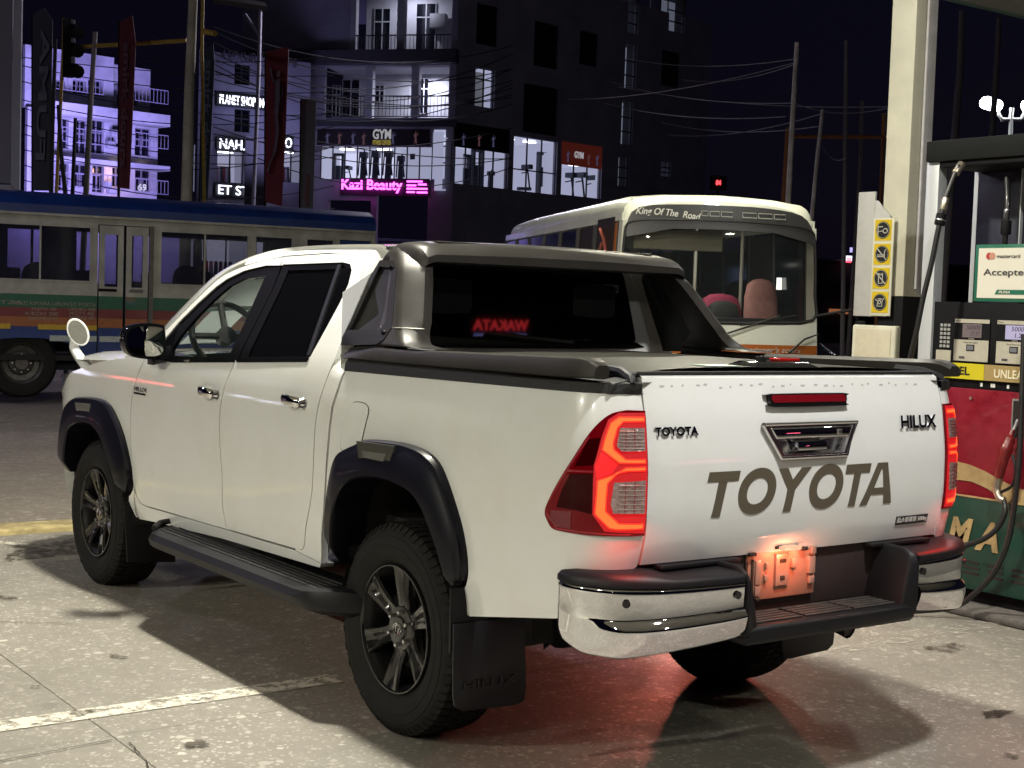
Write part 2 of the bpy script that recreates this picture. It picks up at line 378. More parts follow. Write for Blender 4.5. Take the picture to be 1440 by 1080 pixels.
    P('rocker_sill', [(2.565, .56), (2.50, .512), (2.425, .504), (1.46, .529), (.80, .543), (.585, .524), (.60, .507), (1.5, .482), (2.345, .438), (2.56, .422)], paint, res=.03, flange=.06)
    fend = [(a+gap, b) for a, b in cr(OUT['fdoor_front'], 4)]
    P('front_fender', [(2.60, .425)]+[(2.568, .56)]+fend[10:]+[(2.60, 1.240), (2.8, 1.225), (3.05, 1.195), (3.3, 1.15), (3.48, 1.115), (3.62, 1.02), (3.84, .92), (3.98, .88), (4.0, .74), (3.72, .70)]+[(a, b-.02) for a, b in flare_f_out[2:-3]]+[(2.655, .50)], paint, res=.035, flange=.03)
    P('head_lamp', [(3.50, 1.11), (3.66, 1.09), (3.95, 1.035), (4.12, .97), (4.05, .90), (3.85, .925), (3.64, 1.02)], mat('lamp_glass', (.25, .26, .28), .05, .6, 1), res=.04, off=.004)
    P('front_bumper', [(3.62, .56), (3.70, .69), (4.0, .735), (4.25, .735), (4.25, .45), (3.9, .40), (3.66, .42)], paint, res=.04, off=.012, flange=.05)
    ro = [(a, b-.02) for a, b in flare_r_out[3:-2]]
    bed = [(.44, .60), (.52, .74), (.508, .861), (.492, .972), (.484, 1.064), (.472, 1.157), (.444, 1.228), (.425, 1.298), (-.331, 1.316), (-1.252, 1.325), (-1.256, 1.27), (-1.258, .79), (-1.0, .62), (-.466, .522), (-.442, .526), (-.42, .60)]+[(a, b) for a, b in ro[::-1]]
    lampo = [(-1.252, 1.2698)]+cr([(-1.1834, 1.2698), (-1.1333, 1.26), (-1.0959, 1.2369), (-1.0566, 1.1935), (-.999, 1.1035), (-.9183, .9778), (-.9013, .944), (-.9056, .922), (-.935, .893), (-.975, .889)], 4)+[(-1.0657, .887), (-1.252, .887)]
    bedp = P('bed_side', bed, paint, res=.03, flange=.03, holes=[[(-1.245, 1.262)]+lampo[2:-1]+[(-1.245, .893)]])
    fuel = cr([(.335, 1.17), (.30, 1.188), (.235, 1.186), (.205, 1.165), (.215, 1.12), (.25, 1.02), (.28, 1.0), (.37, .995), (.395, 1.02), (.385, 1.09)], 3, True)
    if side > 0:
        P('fuel_flap_gap', [((a-.3)*1.05+.3, (b-1.09)*1.03+1.09) for a, b in fuel], seal, bedp, off=.0008, flange=0)
        P('fuel_flap', fuel, paint, bedp, off=.003, flange=.004)
    fl = flare('wheel_arch_flare', flare_r_out, flare_r_in, side, TRUCK)
    P('flare_badge', [(.20, 1.053), (-.07, 1.061), (-.035, .985), (.175, .985)], mat('badge_grey', (.045, .045, .038), .4, noise=.1), fl, off=.047, flange=.01)
    P('flare_inset', [(.155, 1.022), (-.02, 1.027), (.0, .998), (.14, .998)], mat('badge_light', (.11, .11, .10), .3, coat=.5), fl, off=.0485, flange=.002)
    fl = flare('wheel_arch_flare', flare_f_out, flare_f_in, side, TRUCK)
    P('flare_inset', [(3.26, .965), (3.02, .975), (3.04, .925), (3.24, .92)], mat('badge_light'), fl, off=.048, flange=.004)
    # wheel wells
    for cx, inn, fy in ((0, flare_r_in, .89), (3.085, flare_f_in, .89)):
        mb = MB(); A = [(cx+.47, .36)]+[(a, b) for a, b in inn]+[(cx-.45, .36)]
        mb.rings([[(a, side*(.86), b+.02), (a, side*.5, b+.03), (cx+(a-cx)*.7, side*.44, b*.9)] for a, b in A], False, False)
        mb.build('wheel_well', under, TRUCK)
# --- fender flank details: door handles, badges
def handle(x, z, side, parent):
    y = float(Pz(z)); mb = MB()
    pts = [(x+.085, y-.004, z+.006), (x+.07, y+.018, z+.005), (x+.03, y+.032, z+.001), (x-.03, y+.034, z-.003), (x-.075, y+.022, z-.007), (x-.09, y-.002, z-.009)]
    rings = []
    for (a, b, c2), r in zip(bez(pts, 3), [.009, .013, .016, .018, .019, .020, .021, .021, .022, .022, .022, .022, .021, .020, .017, .012]):
        rings.append([(a, side*(b+math.cos(t)*r*.55), c2+math.sin(t)*r) for t in [2*PI*k/12 for k in range(12)]])
    mb.rings(rings); h = mb.build('door_handle', chrome, parent)
    mb = MB(); mb.tube([(x-.085, side*(y+.010), z-.008), (x-.085, side*(y+.026), z-.008)], [.024, .019], 18); mb.build('handle_escutcheon', chrome, h)
    mb = MB(); R = [[(x+math.cos(t)*.055*q, side*(y+.0015+.004*math.sqrt(max(0, 1-q*q))), z-.012+math.sin(t)*.036*q) for t in [2*PI*k/24 for k in range(24)]] for q in (1, .8, .5, .05)]
    mb.rings(R); mb.build('handle_cup', mat('cup_paint', (.5, .5, .47), .3, coat=.6), h)
for o in [c for c in TRUCK.children if c.name.startswith('front_door') or c.name.startswith('rear_door')]:
    side = 1 if sum(v.co.y for v in o.data.vertices) > 0 else -1
    if o.name.startswith('front'): handle(1.625, 1.137, side, o)
    else: handle(.80, 1.160, side, o)
    if o.name.startswith('front'):
        y = float(Pz(1.09))
        for s_, w, h, zz, nm in (('HILUX', .17, .022, 1.080, 'name_badge'), ('INVINCIBLE', .15, .010, 1.064, 'name_badge')):
            text(nm, s_, (2.52 if side > 0 else 2.35, side*(y+.002), zz), (-side, 0, 0), (0, 0, 1), w, h, chrome if zz > 1.07 else gloss, o, extrude=.004, bold=.02)
# --- roof, pillars, glass of the cab
rail = [(.50, .66, 1.787), (.60, .655, 1.791), (1.07, .65, 1.794), (1.47, .645, 1.780), (1.75, .64, 1.752), (1.90, .64, 1.722), (2.233, .63, 1.640), (2.577, .63, 1.495), (2.80, .64, 1.375), (2.93, .65, 1.30)]
RR = [tuple(p) for p in bez(rail, 5)]
sideE = cr([(.50, 1.776), (.60, 1.782), (1.07, 1.783), (1.40, 1.772), (1.70, 1.730), (1.879, 1.682), (1.993, 1.620), (2.149, 1.505), (2.28, 1.404), (2.40, 1.285)], 5)
for side in (1, -1):
    mb = MB(); rows = []; E = resampN(sideE, 40); R3 = resampN(RR, 40)
    for i in range(40):
        a = Vector((E[i][0], side*(float(Pz(E[i][1]))+.0), E[i][1])); b = Vector((R3[i][0], side*R3[i][1], R3[i][2]))
        mid = (a+b)/2+Vector((0, side*.008, .010)); row = [a+Vector((0, -side*.02, -.012)), a, a*.75+b*.25+Vector((0, side*.004, .007)), mid, a*.25+b*.75+Vector((0, 0, .007)), b, b+Vector((0, -side*.012, -.004))]
        rows.append(row)
    mb.rings(rows, False, False); mb.build('roof_rail', paint, TRUCK, sharp=60)
    mb = MB(); mb.box((2.25, side*.66, 1.22), (2.95, side*.80, 1.262)); mb.build('cowl_side', paint, TRUCK, bevel=.01)
    for a, b in ((1.41, 1.33),):
        mb = MB(); mb.prism([(1.33, 1.27), (1.43, 1.27), (1.40, 1.72), (1.30, 1.74)], lambda u, v: (u, side*(float(Pz(v))-.03), v), lambda u, v: (u, side*(float(Pz(v))-.09), v)); mb.build('door_pillar', blackpl, TRUCK)
def cross(pts, mx, mz, n=17):
    rows = []
    for p in pts:
        rows.append([(p[0]+mx*(1-t*t), p[1]*t, p[2]+mz*(1-abs(t)**2.2)) for t in [1-2*i/(n-1) for i in range(n)]])
    return rows
mb = MB(); mb.rings(cross([p for p in RR if p[0] < 1.78], .0, .032), False, False); mb.build('roof', paint, TRUCK)
mb = MB(); mb.rings(cross([(p[0]+.0, p[1], p[2]-.003) for p in RR if p[0] > 1.74], .16, .028), False, False); mb.build('windshield', clearg, TRUCK)
bn = cross([(p[0], p[1], p[2]-.012) for p in RR if p[0] > 1.70 and p[0] < 1.93], .05, .03); mb = MB(); mb.rings(bn, False, False); mb.build('sun_band', blackpl, TRUCK)
# hood
def hoodz(x, y):
    t = (x-2.4)/1.65; z = 1.252-.06*t**1.4-.11*max(0, t-.72)**1.1/.28
    return z+.035*(1-(abs(y)/.86)**2)*1.0-.03*max(0, abs(y)-.70)/.15
mb = MB(); rows = []
for x in np.linspace(2.42, 4.03, 26):
    hw = .86 if x < 3.45 else .86-.33*((x-3.45)/.6)**2
    rows.append([(float(x), float(hw*t), float(hoodz(x, hw*t))) for t in np.linspace(1, -1, 21)])
mb.rings(rows, False, False); mb.build('hood', paint, TRUCK)
mb = MB(); mb.box((3.9, -.6, .62), (4.02, .6, 1.02)); mb.build('grille', blackpl, TRUCK, bevel=.02)
# --- tailgate
def Ft(y, z, off=0): return (TX(z)-.012*(1-(y/.72)**2)-off, y, z)
te = [(.702, 1.366), (.706, 1.30), (.706, .99), (.700, .90), (.698, .793)]
tg = patch('tailgate', te+[(-a, b) for a, b in te[::-1]], Ft, paint, TRUCK, res=.035, flange=.03, holes=[[(.215, 1.212), (-.215, 1.212), (-.160, 1.110), (.145, 1.110)]])
mb = MB(); mb.rings([[Ft(y, 1.366, 0), (TX(1.366)+.012, y, 1.373), (TX(1.366)+.05, y, 1.373)] for y in np.linspace(-.70, .70, 9)], False, False); mb.build('top_lip', paint, tg)
F_ = lambda o: (lambda a, b, z: Vector(Ft(o[0]-a, o[1]+b, z)))
def ttext(name, s, y0, z0, w, h, m, ex=.004, **k): return text(name, s, (0, 0, 0), (0, -1, 0), (0, 0, 1), w, h, m, tg, extrude=ex, fn=F_((y0, z0)), **k)
brown = mat('brown_vinyl', (.105, .088, .062), .4, coat=.2)
for ch, y0, w in (('T', .463, .140), ('O', .330, .168), ('Y', .150, .153), ('O', .006, .166), ('T', -.170, .132), ('A', -.250, .166)):
    if ch == 'A':
        fa = lambda u, v, o=0: Ft(y0-u*w, .928+v*.144, o)
        patch('tailgate_letter', [(0, 0), (.22, 0), (.335, .24), (.735, .24), (.75, 0), (1, 0), (.84, 1), (.53, 1)], fa, brown, tg, holes=[[(.42, .40), (.72, .40), (.69, .84), (.64, .84)]], off=.0018, flange=.0018, res=.2)
        continue
    vs, fs = text_mb(ch, 1, .5, .22 if ch != 'A' else .16, bold=.040 if ch != 'A' else .026, res=10)
    xs = [v.x for v in vs]; ys = [v.y for v in vs]; mb = MB()
    x0, x1, b0, b1 = min(xs), max(xs), min(ys), max(ys); hh = .144 if ch != 'O' else .150
    mb.add([Ft(y0-(v.x-x0)/(x1-x0)*w, .928+(v.y-b0)/(b1-b0)*hh, (v.z+.5)*.0018) for v in vs], fs)
    mb.build('tailgate_letter', brown, tg, recalc=False)
ttext('maker_badge', 'TOYOTA', .676, 1.189, .175, .028, chrome, .006, bold=.035)
ttext('model_badge', 'HILUX', -.462, 1.186, .200, .046, chrome, .007, bold=.03)
patch('load_label', [(-.460, .876), (-.637, .876), (-.637, .845), (-.460, .845)], Ft, mat('label_black', (.03, .03, .03), .4), tg, off=.002, flange=.003, res=.03)
ttext('load_label_text', '最大積載量 500kg', -.465, .850, .167, .021, mat('label_white', (.75, .75, .73), .5), .0035)
mb = patch('s', cr([(.180, 1.314), (-.168, 1.314), (-.182, 1.305), (-.176, 1.280), (-.162, 1.272), (.172, 1.272), (.186, 1.282), (.190, 1.304)], 2, True), Ft, gloss, None, off=.014, flange=.016, res=.03, build=False)
bl = mb.build('brake_lamp', gloss, tg, recalc=False)
patch('brake_lens', [(.176, 1.310), (-.165, 1.310), (-.174, 1.302), (-.170, 1.286), (.172, 1.286), (.181, 1.298)], Ft, mat('dark_red_lens', (.16, .004, .01), .12, coat=1), bl, off=.0165, flange=.002, res=.03)
# handle: chrome bowl with frame, grip and camera
hs_ = [(.225, 1.216), (-.225, 1.216), (-.165, 1.106), (.150, 1.106)]; hi = [(.200, 1.207), (-.203, 1.207), (-.150, 1.116), (.138, 1.116)]
satin = mat('satin_chrome', (.75, .75, .77), .22, 1)
mb = MB(); mb.tube([Ft(a, b, .010) for a, b in hs_[:1]+hs_[1:2]+hs_[2:]+hs_[:1]], .0065, 8, False)
hf = patch('tailgate_handle', hs_, Ft, satin, tg, holes=[hi], off=.012, flange=.015, res=.03)
mb.build('handle_rim', satin, hf)
mb = MB(); mb.rings([[Ft(a, b, .012) for a, b in hi], [Ft(a*.93, (b-1.163)*.86+1.163, -.022) for a, b in hi], [Ft(a*.4, (b-1.163)*.3+1.163, -.026) for a, b in hi]], False); mb.build('handle_recess', satin, hf)
mb = MB(); mb.prism([(.195, 1.205), (-.198, 1.205), (-.175, 1.168), (.172, 1.168)], lambda u, v: Ft(u, v, .016), lambda u, v: Ft(u, v, -.01)); mb.build('handle_cover', chrome, hf, bevel=.006, seg=3)
mb = MB(); mb.prism([(.075, 1.162), (-.07, 1.162), (-.066, 1.128), (.071, 1.128)], lambda u, v: Ft(u, v, .012), lambda u, v: Ft(u, v, -.02)); mb.build('handle_grip', chrome, hf, bevel=.004)
mb = MB(); mb.prism([(-.118, 1.195), (-.14, 1.195), (-.14, 1.176), (-.118, 1.176)], lambda u, v: Ft(u, v, .019), lambda u, v: Ft(u, v, .01)); mb.build('key_cylinder', steel, hf, bevel=.002)
# --- tail lamps, from the traced shapes
REDG = emis('tail_guide', (1, .03, .01), 1.5); REDS = emis('tail_glow', (1, .004, .008), 1.1)
lensd = mat('lens_dark_red', (.085, .0008, .004), .06, coat=.1, spec=.25, emit=(1, .0, .01), es=.05)
clearl = mat('reversing_lens', (.42, .36, .35), .12, .5, 1, emit=(1, .12, .1), es=.05, noise=.5, nscale=60, bump=1, bscale=150)
L_out = [(-1.2555, 1.268)]+lampo[1:-1]+[(-1.2555, .889)]
up = [(-1.246, 1.2507), (-1.1526, 1.2511), (-1.1242, 1.2317), (-1.1096, 1.19), (-1.0993, 1.1484), (-1.1526, 1.1096), (-1.244, 1.1092), (-1.244, 1.124), (-1.1756, 1.124), (-1.1388, 1.1525), (-1.137, 1.1697), (-1.150, 1.2154), (-1.168, 1.2329), (-1.246, 1.2345)]
dn = [(-1.244, 1.1014), (-1.1754, 1.0992), (-1.1313, 1.0749), (-1.0878, 1.0577), (-1.0868, 1.0147), (-1.0838, .953), (-1.1301, .9115), (-1.1526, .9079), (-1.244, .9099), (-1.244, .928), (-1.1600, .930), (-1.1187, .9645), (-1.1192, .9996), (-1.1219, 1.0478), (-1.1493, 1.0787), (-1.1803, 1.0862), (-1.244, 1.0871)]
mid_ = [(-1.0993, 1.1432), (-1.1504, 1.1069), (-1.1312, 1.0784), (-1.0877, 1.0608), (-1.0809, 1.0974)]
big = [(-1.252, 1.2620), (-1.1528, 1.2610), (-1.1175, 1.2401), (-1.1008, 1.1936), (-1.0888, 1.1453), (-1.0765, 1.1011), (-1.078, .9521), (-1.1177, .902), (-1.252, .8968)]
r1 = [(-1.157, 1.2167), (-1.243, 1.2174), (-1.243, 1.1481), (-1.1621, 1.1460), (-1.146, 1.1612)]; r2 = [(-1.1392, 1.0526), (-1.243, 1.0596), (-1.243, .9588), (-1.140, .9591), (-1.1312, .9862)]
wdk = [(-1.0012, 1.0684), (-1.0726, 1.075), (-1.0751, .9523), (-1.0205, .9601), (-.9552, .9605), (-.9727, 1.0119)]; wrf = [(-.934, .9485), (-1.0111, .9546), (-1.011, .901), (-.9541, .8998), (-.9279, .9206)]
wst = [(-.9928, 1.0808), (-1.0744, 1.0839), (-1.0747, 1.0786), (-.9907, 1.0739)]; wup = [(-1.0576, 1.1783), (-1.0939, 1.1849), (-1.0781, 1.1016), (-1.0146, 1.0918)]
lensb = mat('lens_black_red', (.030, .0004, .001), .10, coat=0, spec=.12); lensm = mat('lens_mid_red', (.12, .002, .012), .35, coat=.4, emit=(1, 0, .02), es=.03, noise=.5, nscale=90, bump=.8, bscale=260); lensl = mat('lens_line_red', (.20, .01, .02), .25, coat=.5, emit=(1, .02, .04), es=.05)
guide_in = emis('tail_guide_core', (1, .13, .02), 1.6)
def shrink(l, q):
    a = np.array(l); n = len(a); o = []
    ar = sum(a[i][0]*a[(i+1) % n][1]-a[(i+1) % n][0]*a[i][1] for i in range(n)); sg = 1 if ar > 0 else -1
    for i in range(n):
        p0, p1, p2 = a[i-1], a[i], a[(i+1) % n]; d1 = (p1-p0)/max(1e-9, np.linalg.norm(p1-p0)); d2 = (p2-p1)/max(1e-9, np.linalg.norm(p2-p1))
        n1 = np.array((-d1[1], d1[0]))*sg; n2 = np.array((-d2[1], d2[0]))*sg; m_ = n1+n2; m_ /= max(.6, np.linalg.norm(m_)); o.append(tuple(p1+m_*q/max(.5, m_.dot(n1))))
    return o
for side in (1, -1):
    F = Fs if side > 0 else mir(Fs)
    tl = patch('tail_lamp', L_out, F, lensd, TRUCK, res=.025, off=.010, flange=.03)
    for nm, q, m_, o_ in (('lens_facet', wdk, lensb, .0112), ('lens_facet', wup, lensb, .0112), ('lens_reflex', wrf, lensm, .0116), ('lens_highlight', wst, lensl, .0116), ('lens_highlight', [(-.905, .945), (-.912, .940), (-.955, .893), (-1.20, .8915), (-1.20, .896), (-.96, .898), (-.915, .925)], lensl, .0112), ('lens_highlight', [(-1.0566, 1.188), (-1.060, 1.182), (-.925, .975), (-.922, .982)], lensl, .0112)):  # thin edge lines are highlights painted as faintly glowing strips
        patch(nm, q, F, m_, tl, res=.03, off=o_, flange=.002)
    patch('glow_panel', big, F, emis('tail_soft', (1, .0, .008), .62), tl, res=.02, off=.0115, flange=.002)
    patch('glow_panel', mid_, F, REDS, tl, res=.02, off=.0125, flange=.003)
    for g_ in (up, dn):
        lg = patch('light_guide', g_, F, REDG, tl, res=.02, off=.0135, flange=.003)
        patch('light_guide_core', shrink(g_, .0042), F, guide_in, lg, res=.02, off=.0147, flange=.002)
    for q in (r1, r2):
        a = patch('reflector', q, F, clearl, tl, res=.02, off=.015, flange=.002)
        zs_ = [p[1] for p in q]; z0, z1 = min(zs_), max(zs_)
        for k in range(1, 7):
            zz = z0+(z1-z0)*k/7; mb = MB(); mb.tube([F(u, zz, .0165) for u in (-1.155, -1.18, -1.21, -1.238)], .0014, 5); mb.build('lens_rib', chrome, tl)
        for u in (-1.175, -1.205): mb = MB(); mb.tube([F(u, z0+.006, .0160), F(u, z1-.006, .0160)], .0012, 5); mb.build('lens_rib', lensl, tl)
# --- rear bumper
def bump_path(side, off=0):
    P = [(-.950, .900), (-.985, .918), (-1.04, .918), (-1.10, .898), (-1.165, .855), (-1.215, .79), (-1.252, .71), (-1.275, .61), (-1.290, .50), (-1.296, .425)]
    out = []
    Q = bez([(a+.006, b*.972, 0) for a, b in P], 4)
    for i, p in enumerate(Q):
        t = (Q[min(i+1, len(Q)-1)]-Q[max(i-1, 0)]).normalized(); n = Vector((t.y, -t.x, 0))*-1
        if n.y < 0 and i < 10: n = -n
        if n.x > 0 and i >= 10: n = -n
        q = p+n*off; out.append((q.x, side*q.y))
    return out
for side in (1, -1):
    tops = []
    def col_(i, n):   # z levels along the path
        t = i/(n-1); zt = .732+.010*t; zb = float(np.interp(t, [0, .10, .30, .48, .7, 1], [.595, .565, .528, .522, .545, .575]))
        return zt, zb
    base = bump_path(side); n = len(base); rows = []
    prof = [(1.0, -.05), (1.01, -.010), (1.0, -.002), (.965, .002), (.90, .001), (.56, -.001), (.53, 0), (.505, .008), (.42, .018), (.385, .020), (.36, .019), (.20, .012), (.05, .002), (.01, -.006), (0, -.02), (-.02, -.08)]
    off = {h: bump_path(side, h) for h in {q[1] for q in prof}}
    for i in range(n):
        zt, zb = col_(i, n); w = min(1, max(0, (i/(n-1)-.34)*4)); row = []
        for q, h in prof:
            p = off[h][i]
            if q < .55 and h > 0: p = tuple(np.array(off[h][i])*w+np.array(base[i])*(1-w))
            row.append((p[0], p[1], zb+(zt-zb)*q))
        rows.append(row)
    mb = MB(); mb.rings(rows, False, False); mb.add(rows[-1], [list(range(len(prof)))]); cb = mb.build('bumper_corner', chrome, TRUCK, sharp=50)
    for i in (18, 34):
        zt, zb = col_(i, n); p = Vector((*base[i], zb+(zt-zb)*.80)); t = Vector((*base[min(i+1, n-1)], 0))-Vector((*base[i-1], 0)); nn = Vector((t.y, -t.x, 0)).normalized()
        if nn.x > 0: nn = -nn
        mb = MB(); mb.cyl(p-nn*.01, p+nn*.007, .0125, 18); mb.build('parking_sensor', gloss, cb)
    # black top pad
    rows = []; o0 = bump_path(side, .004); o1 = bump_path(side, -.006); o2 = bump_path(side, -.03); o3 = bump_path(side, -.13)
    for i in range(n):
        t = i/(n-1); zt = col_(i, n)[0]; hgt = .031
        step = .014 if t < .60 else max(0, .014*(1-(t-.60)*9))
        rows.append([(*o2[i], zt-.01), (*o0[i], zt+.004), (*o0[i], zt+hgt*.6), (*o1[i], zt+hgt*.9+step*.5), (*o2[i], zt+hgt+step), (*o3[i], zt+hgt+step)])
    mb = MB(); mb.rings(rows, False, False); mb.add(rows[-1], [list(range(6))]); mb.add(rows[0], [list(range(6))]); pd = mb.build('bumper_pad', blackpl, TRUCK, sharp=50)
    # the inner flank down to the step
    yb = side*.402
    fl = [(-1.300, .565), (-1.306, .60), (-1.306, .735), (-1.292, .770), (-1.26, .788), (-1.13, .792), (-1.11, .62), (-1.13, .565)]
    def G1(u, v): return (u, yb+side*.006, v)
    def G2(u, v): return (u+.02 if v > .6 else u+.02, yb-side*(.012+.05*max(0, (.80-v))/.22), v)
    mb = MB(); mb.prism(fl, G1, G2); mb.build('bumper_cheek', blackpl, TRUCK, bevel=.012, seg=3)
    mb = MB(); mb.box((-1.12, side*.66, .60), (-1.06, side*.40, .78)); mb.build('bumper_bracket', blackpl, TRUCK, bevel=.005)
# step with ribs
mb = MB(); mb.prism([(-1.13, .545), (-1.283, .540), (-1.300, .556), (-1.300, .588), (-1.290, .600), (-1.13, .600)], lambda u, v: (u, .395, v), lambda u, v: (u, -.395, v)); st = mb.build('bumper_step', blackpl, TRUCK, bevel=.005)
for k in range(5):
    for y0, y1 in ((.34, .12), (.10, -.12), (-.14, -.34)):
        mb = MB(); x = -1.15-k*.026; mb.box((x-.008, y1, .600), (x+.008, y0, .6055)); mb.build('step_rib', mat('worn_plastic', (.05, .045, .042), .5, noise=.5, nscale=30), st, bevel=.002)
mb = MB(); mb.prism([(-1.30, .565), (-1.12, .548), (-.95, .56), (-.95, .60), (-1.12, .60)], lambda u, v: (u, .40, v), lambda u, v: (u, -.40, v)); mb.build('bumper_underside', under, TRUCK)
# recess wall behind the plate, cross beam
mb = MB(); mb.box((-1.12, -.41, .60), (-1.07, .41, .815)); rw = mb.build('recess_panel', mat('recess_plastic', (.045, .032, .032), .4), TRUCK, bevel=.004)
mb = MB(); mb.box((-1.09, -.69, .745), (-1.04, .69, .80)); mb.build('bumper_beam', blackpl, TRUCK, bevel=.004)
for y0, y1 in ((.64, .30), (-.33, -.64)):
    mb = MB(); mb.box((-1.16, y1, .775), (-1.08, y0, .790)); mb.build('beam_cover', blackpl, TRUCK, bevel=.005)
# plate bracket (no plate fitted) and its lamp
pb = MB(); pb.box((-1.135, -.070, .638), (-1.120, .246, .812)); plate = pb.build('plate_bracket', mat('lamp_tinted_steel', (.52, .25, .17), .45, .2, noise=.12, nscale=40), TRUCK, bevel=.004)  # orange glow of the plate lamp is put into the steel colour
dk = mat('slot_dark', (.02, .015, .012), .8)
lgt = mat('lamp_tinted_zinc', (.55, .36, .29), .35, .5)  # tabs carry the same orange lamp tint in their colour
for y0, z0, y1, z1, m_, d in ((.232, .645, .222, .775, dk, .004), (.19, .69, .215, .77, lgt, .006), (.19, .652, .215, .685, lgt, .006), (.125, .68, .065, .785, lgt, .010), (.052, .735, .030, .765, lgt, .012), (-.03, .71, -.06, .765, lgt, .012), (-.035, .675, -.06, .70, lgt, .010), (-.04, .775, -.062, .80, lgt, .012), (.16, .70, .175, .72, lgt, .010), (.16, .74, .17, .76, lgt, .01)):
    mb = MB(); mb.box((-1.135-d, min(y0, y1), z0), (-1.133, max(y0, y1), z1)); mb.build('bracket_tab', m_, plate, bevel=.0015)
for yy, zz, w, h in ((.095, .762, .030, .014), (.095, .705, .022, .016), (.235, .793, .03, .012), (-.005, .795, .032, .012), (.115, .808, .03, .01), (.205, .642, .022, .010)):
    mb = MB(); mb.box((-1.148, yy-w/2, zz-h/2), (-1.1335, yy+w/2, zz+h/2)); mb.build('bracket_slot', dk, plate, bevel=.003)
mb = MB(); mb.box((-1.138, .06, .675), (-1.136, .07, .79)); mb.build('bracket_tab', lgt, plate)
mb = MB(); mb.box((-1.175, .04, .800), (-1.14, .12, .812)); pl_ = mb.build('plate_lamp', emis('plate_lamp_glass', (1, .5, .3), 1), TRUCK, bevel=.003)
area('plate_lamp_light', (-1.215, .10, .80), 0.5, (1, .26, .12), .08, (-1.12, .09, .70), 'RECTANGLE', .02)
area('plate_lamp_light', (-1.175, .06, .797), .25, (1, .35, .22), .05, (-1.2, -.3, .60), 'RECTANGLE', .02)
for side in (1, -1):
    area('tail_lamp_light', (-1.19, side*.80, .98), 3.2, (1, .03, .02), .12, (-1.5, side*.92, .45), 'RECTANGLE', .3)
# exhaust, chassis, axle
mb = MB(); mb.tube([(.6, -.44, .52), (-.5, -.44, .50), (-.80, -.44, .475), (-.97, -.455, .435)], .032, 16, caps=False); mb.tube([(-.80, -.44, .475), (-.965, -.455, .437)], .027, 14); mb.build('exhaust_pipe', mat('exhaust', (.05, .045, .04), .5, .8), TRUCK)
mb = MB()
for s in (1, -1): mb.box((-1.0, s*.42-.04, .50), (3.9, s*.42+.04, .62))
mb.box((-1.02, -.5, .52), (-.92, .5, .60)); mb.box((-.95, -.70, .64), (2.6, .70, .74)); mb.box((.6, -.3, .42), (2.2, .3, .60)); mb.build('chassis_frame', under, TRUCK)
mb = MB(); mb.cyl((0, -.70, .38), (0, .70, .38), .05, 14); mb.cyl((0, -.14, .38), (0, .14, .38), .15, 18); mb.cyl((3.085, -.7, .36), (3.085, .7, .36), .04, 12); mb.cyl((-.9, .5, .62), (-.3, .5, .62), .06, 12); mb.build('axle', under, TRUCK)
mb = MB(); mb.cyl((-.62, .0, .60), (-.62, .0, .80), .34, 26); mb.build('spare_tyre', rub, TRUCK)
# bed: inside lining and lid
for side in (1, -1):
    mb = MB(); mb.rings([[(x, side*(float(Pz(1.30))+.004)*1 if x > -.8 else side*(Vector(Fs(x, 1.31))[1]+.004), 1.303+.014*(.43-x)/1.55) for x in (.42, 0, -.4, -.8, -1.0, -1.10)][0:0]], False) if 0 else None
    rows = []
    for s in np.linspace(.425, -1.25, 30):
        s = float(s); z0 = 1.300+.018*(.43-s)/1.55; a = Vector(Fs(s, z0, .006)); b = Vector(Fs(s, 1.345, .0)); zt = 1.352
        inn = Vector((a.x if s > -.8 else a.x*.5-.5, a.y-.11, zt))
        rows.append([(a.x, side*(a.y-.012), z0-.004), (a.x, side*a.y, z0), (a.x, side*(a.y-.004), z0+.03), (a.x, side*(a.y-.02), zt), (max(a.x, -1.08), side*(a.y-.12), zt)])
    mb = MB(); mb.rings(rows, False, False); mb.build('bed_rail_cap', mat('rail_plastic', (.014, .014, .015), .5, bump=.9, bscale=220), TRUCK, sharp=50)
lidm = mat('lid_vinyl', (.030, .029, .024), .36, noise=.12, nscale=9)
mb = MB(); mb.box((-1.075, -.72, 1.352), (.34, .72, 1.380)); lid = mb.build('bed_cover', mat('lid_frame', (.02, .02, .02), .45), TRUCK, bevel=.01)
mb = MB(); R = []
for x in np.linspace(-1.035, .30, 12):
    R.append([(float(x), float(y), 1.380+.016*(1-(abs(y)/.64)**4)) for y in np.linspace(-.64, .64, 15)])
mb.rings(R, False, False); mb.build('cover_skin', lidm, lid)
mb = MB(); mb.box((-1.092, -.70, 1.362), (-1.072, .70, 1.384)); mb.build('cover_seal', seal, lid, bevel=.004)
